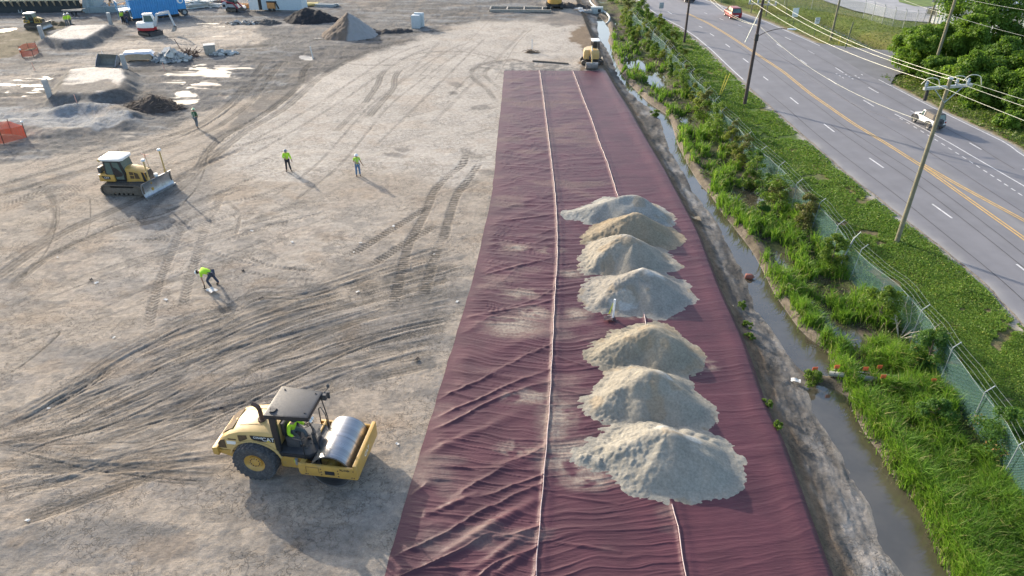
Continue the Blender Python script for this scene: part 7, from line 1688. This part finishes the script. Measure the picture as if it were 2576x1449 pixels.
# stakes
st = stake('white pipe stake standing at the foot of the fourth sand pile', Vector((G(1541, 806)[0], G(1541, 806)[1], .03)), 1.25, .06, pm('white_pvc', (.75, .77, .80), .35, var=.03), (.02, .03), 'white_stake', None, 'stake')
rbn = M(); p = Vector((G(1541, 806)[0], G(1541, 806)[1], .03)); rbn.add([p+Vector((-.07, -.05, 1.1)), p+Vector((-.05, -.05, 1.1)), p+Vector((-.17, -.08, .45)), p+Vector((-.27, -.08, .42))], [(0, 1, 2, 3)]); tag(rbn.build('yellow_ribbon', pm('yellow_ribbon', (.68, .70, .06), .6)), 'yellow ribbon hanging from the white stake', 'ribbon')
m = M(); p = Vector((G(1533, 806)[0], G(1533, 806)[1], 0)); X, Y = np.meshgrid(np.linspace(-.3, .3, 12), np.linspace(-.2, .2, 9)); g = grid_mesh('torn_flap', X, Y, .08+.16*fbm(X*4, Y*4, 3, 470), pm('dark_torn_sheet', (.05, .025, .028), .5)); g.location = p; tag(g, 'dark torn flap of liner at the foot of the white stake', 'sheet')
pvc = pm('white_stake_paint', (.68, .68, .66), .6, var=.05)
stake('thin white stake in the brown mound on the pale pad', at(1338, 131), 1.5, .05, pvc, (0, 0), 'white_stake', None, 'stake'); stake('leaning white stake in the bright puddle of the dark hollow', at(788, 147), 1.35, .06, pvc, (-.12, 0), 'white_stake', None, 'stake')
pinkm = pm('pink_flagging', (.70, .36, .28), .7)
o = thing('survey_stake', 'thin survey stake with pink flagging behind the bulldozer hood', 'stake', at(377, 424)); m = M(); m.tube([(0, 0, -.1), (-.12, 0, 1.2)], .022, 5); m.build('lath', timber, o)
m = M(); q = random.Random(2)
for k in range(7): a = Vector((-.12, 0, 1.1)); b = a+Vector((q.uniform(-.3, .3), q.uniform(-.1, .1), q.uniform(-.25, .2))); m.beam(a, b, .05, .01)
m.build('flagging', pinkm, o)
for px, py, lab in ((262, 148, 'small white tipped stake right of the farther pad'), (415, 178, 'small orange tipped stake below the rubble heap'), (195, 262, 'thin stake on the dark cut face below the nearer pad'), (88, 178, 'thin stake left of the nearer pad')):
    stake(lab, at(px, py), .9, .03, pvc if 'white' in lab else pinkm, (-.05, 0), 'survey_stake', 'thin survey stakes', 'stake')
# orange flags in the marsh
flagm = pm('orange_flag', (.85, .16, .06), .6)
for k, (px, py, tx, ty) in enumerate([(2041,955,2044,927),(2096,950,2093,931),(2167,955,2174,938),(2202,950,2204,935),(2211,975,2214,958),(2336,985,2339,970)]):
    lab = ['leftmost orange flag, at the muddy water edge','orange flag in the grass right of the leftmost one','orange flag above the left end of the grey pipe','orange flag just right of the one above the pipe end','orange flag low in front of the grey pipe','orange flag at the right, nearest the cypress shrub'][k]
    p = at(px, py); o = thing('marker_flag', lab, 'flag', p, 0, 'orange marker flags across the marsh dam')
    m = M(); m.cyl((0, 0, -.1), (.03, 0, .62), .014, n=6); m.build('stem', mblk, o)
    m = M(); m.bx(-.09, .15, -.008, .008, .56, .76); m.build('flag', flagm, o)
m = M(); pts = [at(2085, 945, .12), at(2140, 952, .18), at(2190, 962, .2), at(2235, 968, .2), at(2275, 978, .16), at(2295, 992, .08)]; m.tube(catmull(pts, 5), .13, 10); tag(m.build('grey_pipe', pm('grey_pipe_plastic', (.26, .27, .23), .6, dirt=.2)), 'grey corrugated pipe lying across the marsh by the orange flags', 'pipe')
m = M(); m.beam(at(2095, 940, .25), at(2255, 958, .3), .10, .03); tag(m.build('plank', timb2), 'weathered plank behind the grey pipe in the marsh', 'plank')
# red jug, rags, litter
j = thing('red_jug', 'rusty red container floating at the water edge', 'container', at(1884, 700, .02), R(-15)); j.location.z = WZ-.02
m = M(); m.lathe([(0, -.24), (.14, -.23), (.17, -.18), (.17, .12), (.13, .2), (.06, .23), (.05, .28), (0, .28)], (0, 0, .14), 'x', 16); m.build('body', pm('rusty_red_plastic', (.27, .09, .06), .6, var=.25, dirt=.2), j)
m = M(); m.tube(catmull([(.2, .05, .22), (.34, .06, .2), (.36, -.06, .1), (.24, -.06, .08)], 4), .02, 5); m.build('handle', pm('jug_handle', (.45, .38, .36), .6), j)
def scrap(label, p, s, mat, seed, grp=None, name='litter_scrap', cat='litter'):
    X, Y = np.meshgrid(np.linspace(-1, 1, 9)*s, np.linspace(-.6, .6, 7)*s); Z = s*(.1+.7*fbm(X*2.2/s+seed, Y*2.4/s, 3, seed)); g = grid_mesh(name, X, Y, Z, mat); g.location = p; g.rotation_euler = (0, 0, seed*1.7); return tag(g, label, cat, grp)
ragm = pm('white_rag', (.58, .57, .54), .8, var=.15, sc=8)
scrap('crumpled white sack beside the boots of the bending person', at(534, 735), .32, ragm, 7, None, 'white_sack', 'sack')
scrap('crumpled white sheet on the mud beside the first orange flag', at(2001, 960), .22, ragm, 9, None, 'white_rag', 'rag')
for k, (px, py) in enumerate([(145,648),(243,713),(634,582),(287,850),(123,1028),(990,570),(907,612),(1410,0+1230),(1092,640),(735,610),(900,735),(1000,1118),(1235,205),(418,755),(1150,760),(70,1310),(890,635)]):
    if px > 1300: continue
    scrap('small pale scrap of litter lying on the bare ground', at(px, py), .07+.05*((k*7) % 4)/3, ragm, 20+k, 'pale litter scraps on the sand')
for k, (px, py) in enumerate([(612,683),(657,752),(230,705),(100,472),(1300,845),(1050,905),(560,1030)]):
    if px > 1290: continue
    scrap('dark clod lying on the bare ground', at(px, py), .13, soil('dark_clod', (.05, .045, .045)), 40+k, 'dark clods on the sand', 'dirt_clod', 'clod')
m = M(); a = at(1340, 155, .07); b = at(1430, 162, .07); m.tube([a, a.lerp(b, .5)+Vector((0, .05, 0)), b], .10, 8); tag(m.build('long_pole', pm('dark_log', (.13, .11, .09), .9)), 'long dark pole lying on the pale ground before the liner', 'pole')
# boxes, white cabinets, container office, lumber
o = thing('grey_cabinet', 'pair of pale grey utility boxes standing alone on the far mud', 'cabinet', at(1052, 70), R(-10))
m = M(); m.bx(-.75, .35, -.5, .4, 0, 1.65); m.build('box', pm('pale_box', (.45, .50, .53), .6, var=.06), o, bev=.02)
m = M(); m.bx(-.62, .65, .43, .9, 0, 1.8); m.build('rear_panel', pm('pale_panel', (.50, .55, .57), .6), o, bev=.02)
a = Vector(G(666, 27)); cn = thing('site_container', 'pale blue-white site container with an open door and lettering', 'container', (a.x-.3, a.y, H(a.x, a.y)), R(-4))
m = M(); m.bx(0, 6, 0, 2.5, .1, 2.9); 
for k in range(38): m.bx(.05+k*.157, .11+k*.157, -.03, -.002, .2, 2.8)
m.build('body', pm('pale_container', (.52, .60, .64), .55, var=.06), cn)
text('YL00M', .5, letb, cn, (3.4, -.04, 2.35), RS)
m = M(); m.bx(-.5, .0-.004, .02, .08, .1, 2.9); m.build('dark_gap_panel', mblk, cn)  # black panel stands in for the shaded gap beside the door
m = M(); m.bx(-1.9, -.5, -.1, -.02, .1, 2.9); 
for z in (.7, 1.4, 2.1): m.bx(-1.9, -.5, -.12, -.102, z, z+.05)
m.build('open_door', whitep, cn)
o = thing('tool_cart', 'orange wooden cart with black lid beside the site container', 'cart', at(688, 27), R(-8))
m = M(); m.bx(-.7, .45, -.4, .4, .35, 1.2); m.build('box', orangec, o, bev=.02); m = M(); m.bx(-.72, .7, -.42, .42, 1.2, 1.35); m.beam((.55, 0, 1.25), (.95, 0, .3), .5, .08); m.build('lid', mblk, o)
for x in (-.4, .3): m = M(); m.cyl((x, -.42, .2), (x, -.32, .2), .2, n=12); m.build('wheel', blk, o)
scrap('large white sack heap between the track loader and the container door', at(608, 25), 1.1, ragm, 3, None, 'white_sack_heap', 'sack')
def stack(label, px, py, n, l, w, t, mat, rz, seed, messy=.1):
    q = random.Random(seed); o = thing('lumber_stack', label, 'lumber stack', at(px, py), rz); m = M()
    for k in range(n):
        mt = Matrix.Translation((q.uniform(-messy, messy)*3, q.uniform(-w, w), t*.5+t*1.05*(k//5))) @ Matrix.Rotation(q.uniform(-messy, messy), 4, 'Z'); m.bx(-l/2, l/2, -.14, .14, -t/2, t/2, mt)
    b_ = m.build('boards', mat, o); b_['kind'] = 'stuff'; return o
stack('beige lumber stack right of the orange cart', 728, 18, 24, 3.0, .9, .12, pm('beige_lumber', (.48, .38, .26), .8), R(-6), 1)
stack('loose boards on the ground in front of the beige lumber stack', 715, 24, 8, 3.2, 1.2, .1, timb2, R(10), 2, .3)
stack('yellow timber beams on a trestle', 777, 14, 14, 2.6, .5, .14, pm('yellow_lumber', (.55, .46, .22), .8), R(-3), 3)
stack('grey steel beams stacked in the far yard', 822, 16, 14, 3.0, .7, .14, pm('grey_beam', (.40, .44, .46), .5, .4), R(-12), 4)
stack('orange plywood stack behind the white sack heap', 613, 20, 20, 1.6, .5, .14, orangec, R(0), 5, .05)
stack('loose pile of white pipes and planks right of the blue container', 495, 19, 34, 3.0, .9, .14, pm('white_planks', (.55, .55, .52), .7), R(12), 6, .5)
stack('second smaller heap of white pipes before the dark planks', 535, 17, 20, 2.0, .6, .13, pm('white_pipe', (.62, .60, .56), .6), R(-30), 7, .5)
stack('dark plank stack behind the white pipes', 552, 9, 15, 3.4, .4, .14, pm('dark_planks', (.12, .10, .10), .8), R(3), 8, .05)
rubble('litter of white, orange and grey building debris behind the low grey wall', at(262, 20), 120, 5.5, 2.2, .6, (ragm, orangec, concr), 8, .40)
o = thing('form_frame', 'flat timber formwork frame with dark centre at the top of the pad', 'formwork', at(1310, 26), R(-3)); m = M()
for yy_ in (-1.2, 1.2): m.bx(-4.5, 4.5, yy_-.12, yy_+.12, 0, .35)
for x in (-4.5, -2, .5, 3.2): m.bx(x-.1, x+.1, -1.08, 1.08, 0, .33)
m.build('frame', timb2, o)
o = thing('concrete_box', 'pale precast concrete box with a square hole at the end of the ditch', 'concrete box', at(1501, 34), R(-6)); m = M(); m.bx(-.9, .9, -.45, .45, 0, .95); bx0 = m.build('box', pm('precast', (.42, .46, .45), .8), o, bev=.03); m = M(); m.bx(.15, .6, -.46, -.452, .3, .7); m.build('hole', mblk, bx0)  # the hole is a black plate, its inner shade painted on the face
o = thing('pallet', 'low grey slab with bars left of the precast concrete box', 'slab', at(1480, 31), R(4)); m = M(); m.bx(-.9, .6, -.4, .4, 0, .3); 
for k in range(5): m.bx(-.85+k*.3, -.7+k*.3, -.5, .5, .3, .38)
m.build('slab', concr, o)
hp = [at(*q_, .12) for q_ in [(1481,-14),(1483,0),(1489,12),(1502,21),(1516,29),(1527,37),(1533,46),(1531,56),(1524,62)]]; m = M(); m.tube(catmull(hp, 6), .13, 8); tag(m.build('white_hose', pm('white_hose_mat', (.52, .53, .50), .6, dirt=.1)), 'long white discharge hose winding down to the ditch', 'hose')
scrap('white plastic sheet lying beside the far dark heap', at(1455, 25), .6, ragm, 61, None, 'plastic_sheet', 'sheet'); scrap('white plastic sheet near the slab with bars', at(1462, 31), .55, ragm, 62, None, 'plastic_sheet', 'sheet')
g = bpy.data.objects
stake('thin white pole upright at the far hedge corner', at(1497, 8), 1.4, .03, pvc)
m = M(); b = at(1830, 440); 
for k, (px, py, mi) in enumerate([(1648,293,0)]):
    plant('shrub', 'grassy green tuft growing alone in the ditch water', 'shrub', Vector((G(px, py, WZ)[0], G(px, py, WZ)[1], WZ-.05)), .7, 1.1, shrub_a, 90, 10, 160, .05, None, .02, .05)
for k, (px, py) in enumerate([(1868,772),(1880,822),(1885,850),(1955,1075),(1932,1020)]):
    plant('weed', ['small weed tuft on the grey bank above the water bend','bright weed tuft on the grey bank next to the pointed pile','weed tuft right below the bright one on the grey bank','faint weed tuft on the bank beside the nearest pile','sparse weed on the bank level with the leftmost flag'][k], 'weed', at(px, py), .28, .6, shrub_a, 95+k, 8, 70, .045, 'weed tufts on the bare bank', .01, .05)
# ------------------------------------------------------------------ sky, sun, camera
EXPO = 1.24
SUN_AZ = math.atan2(-.66, .75)      # direction towards the sun in plan (x, y)
SUN_EL = R(20)
w = bpy.data.worlds.new('World'); S.world = w; w.use_nodes = True
nt = w.node_tree; bg = nt.nodes['Background']
sk = nt.nodes.new('ShaderNodeTexSky'); sk.sky_type = 'NISHITA'; sk.sun_disc = False
sk.sun_elevation = SUN_EL; sk.sun_rotation = SUN_AZ
sk.air_density = 1.; sk.dust_density = 2.2; sk.ozone_density = 1.
nt.links.new(sk.outputs[0], bg.inputs[0]); bg.inputs[1].default_value = .15
sl = bpy.data.lights.new('Sun', 'SUN'); sl.energy = 2.65; sl.angle = R(.6); sl.color = (1, .89, .74)
so = bpy.data.objects.new('Sun', sl); COL.objects.link(so)
sd = Vector((math.sin(SUN_AZ)*math.cos(SUN_EL), math.cos(SUN_AZ)*math.cos(SUN_EL), math.sin(SUN_EL)))
so.rotation_euler = (-sd).to_track_quat('-Z', 'Y').to_euler(); so.location = sd*60+Vector((0, 50, 0))
cam = bpy.data.cameras.new('Camera'); co = bpy.data.objects.new('Camera', cam); COL.objects.link(co)
co.location = (0, 0, CH); co.rotation_euler = (PI/2-VT, 0, 0)
cam.sensor_width = 36; cam.lens = .688*36; cam.clip_end = 6000; cam.clip_start = .5
S.camera = co
S.view_settings.view_transform = 'Standard'; S.view_settings.look = 'None'
S.view_settings.exposure = EXPO; S.view_settings.gamma = 1
try: S.cycles.max_bounces = 6; S.cycles.transparent_max_bounces = 12; S.cycles.use_denoising = True
except Exception: pass
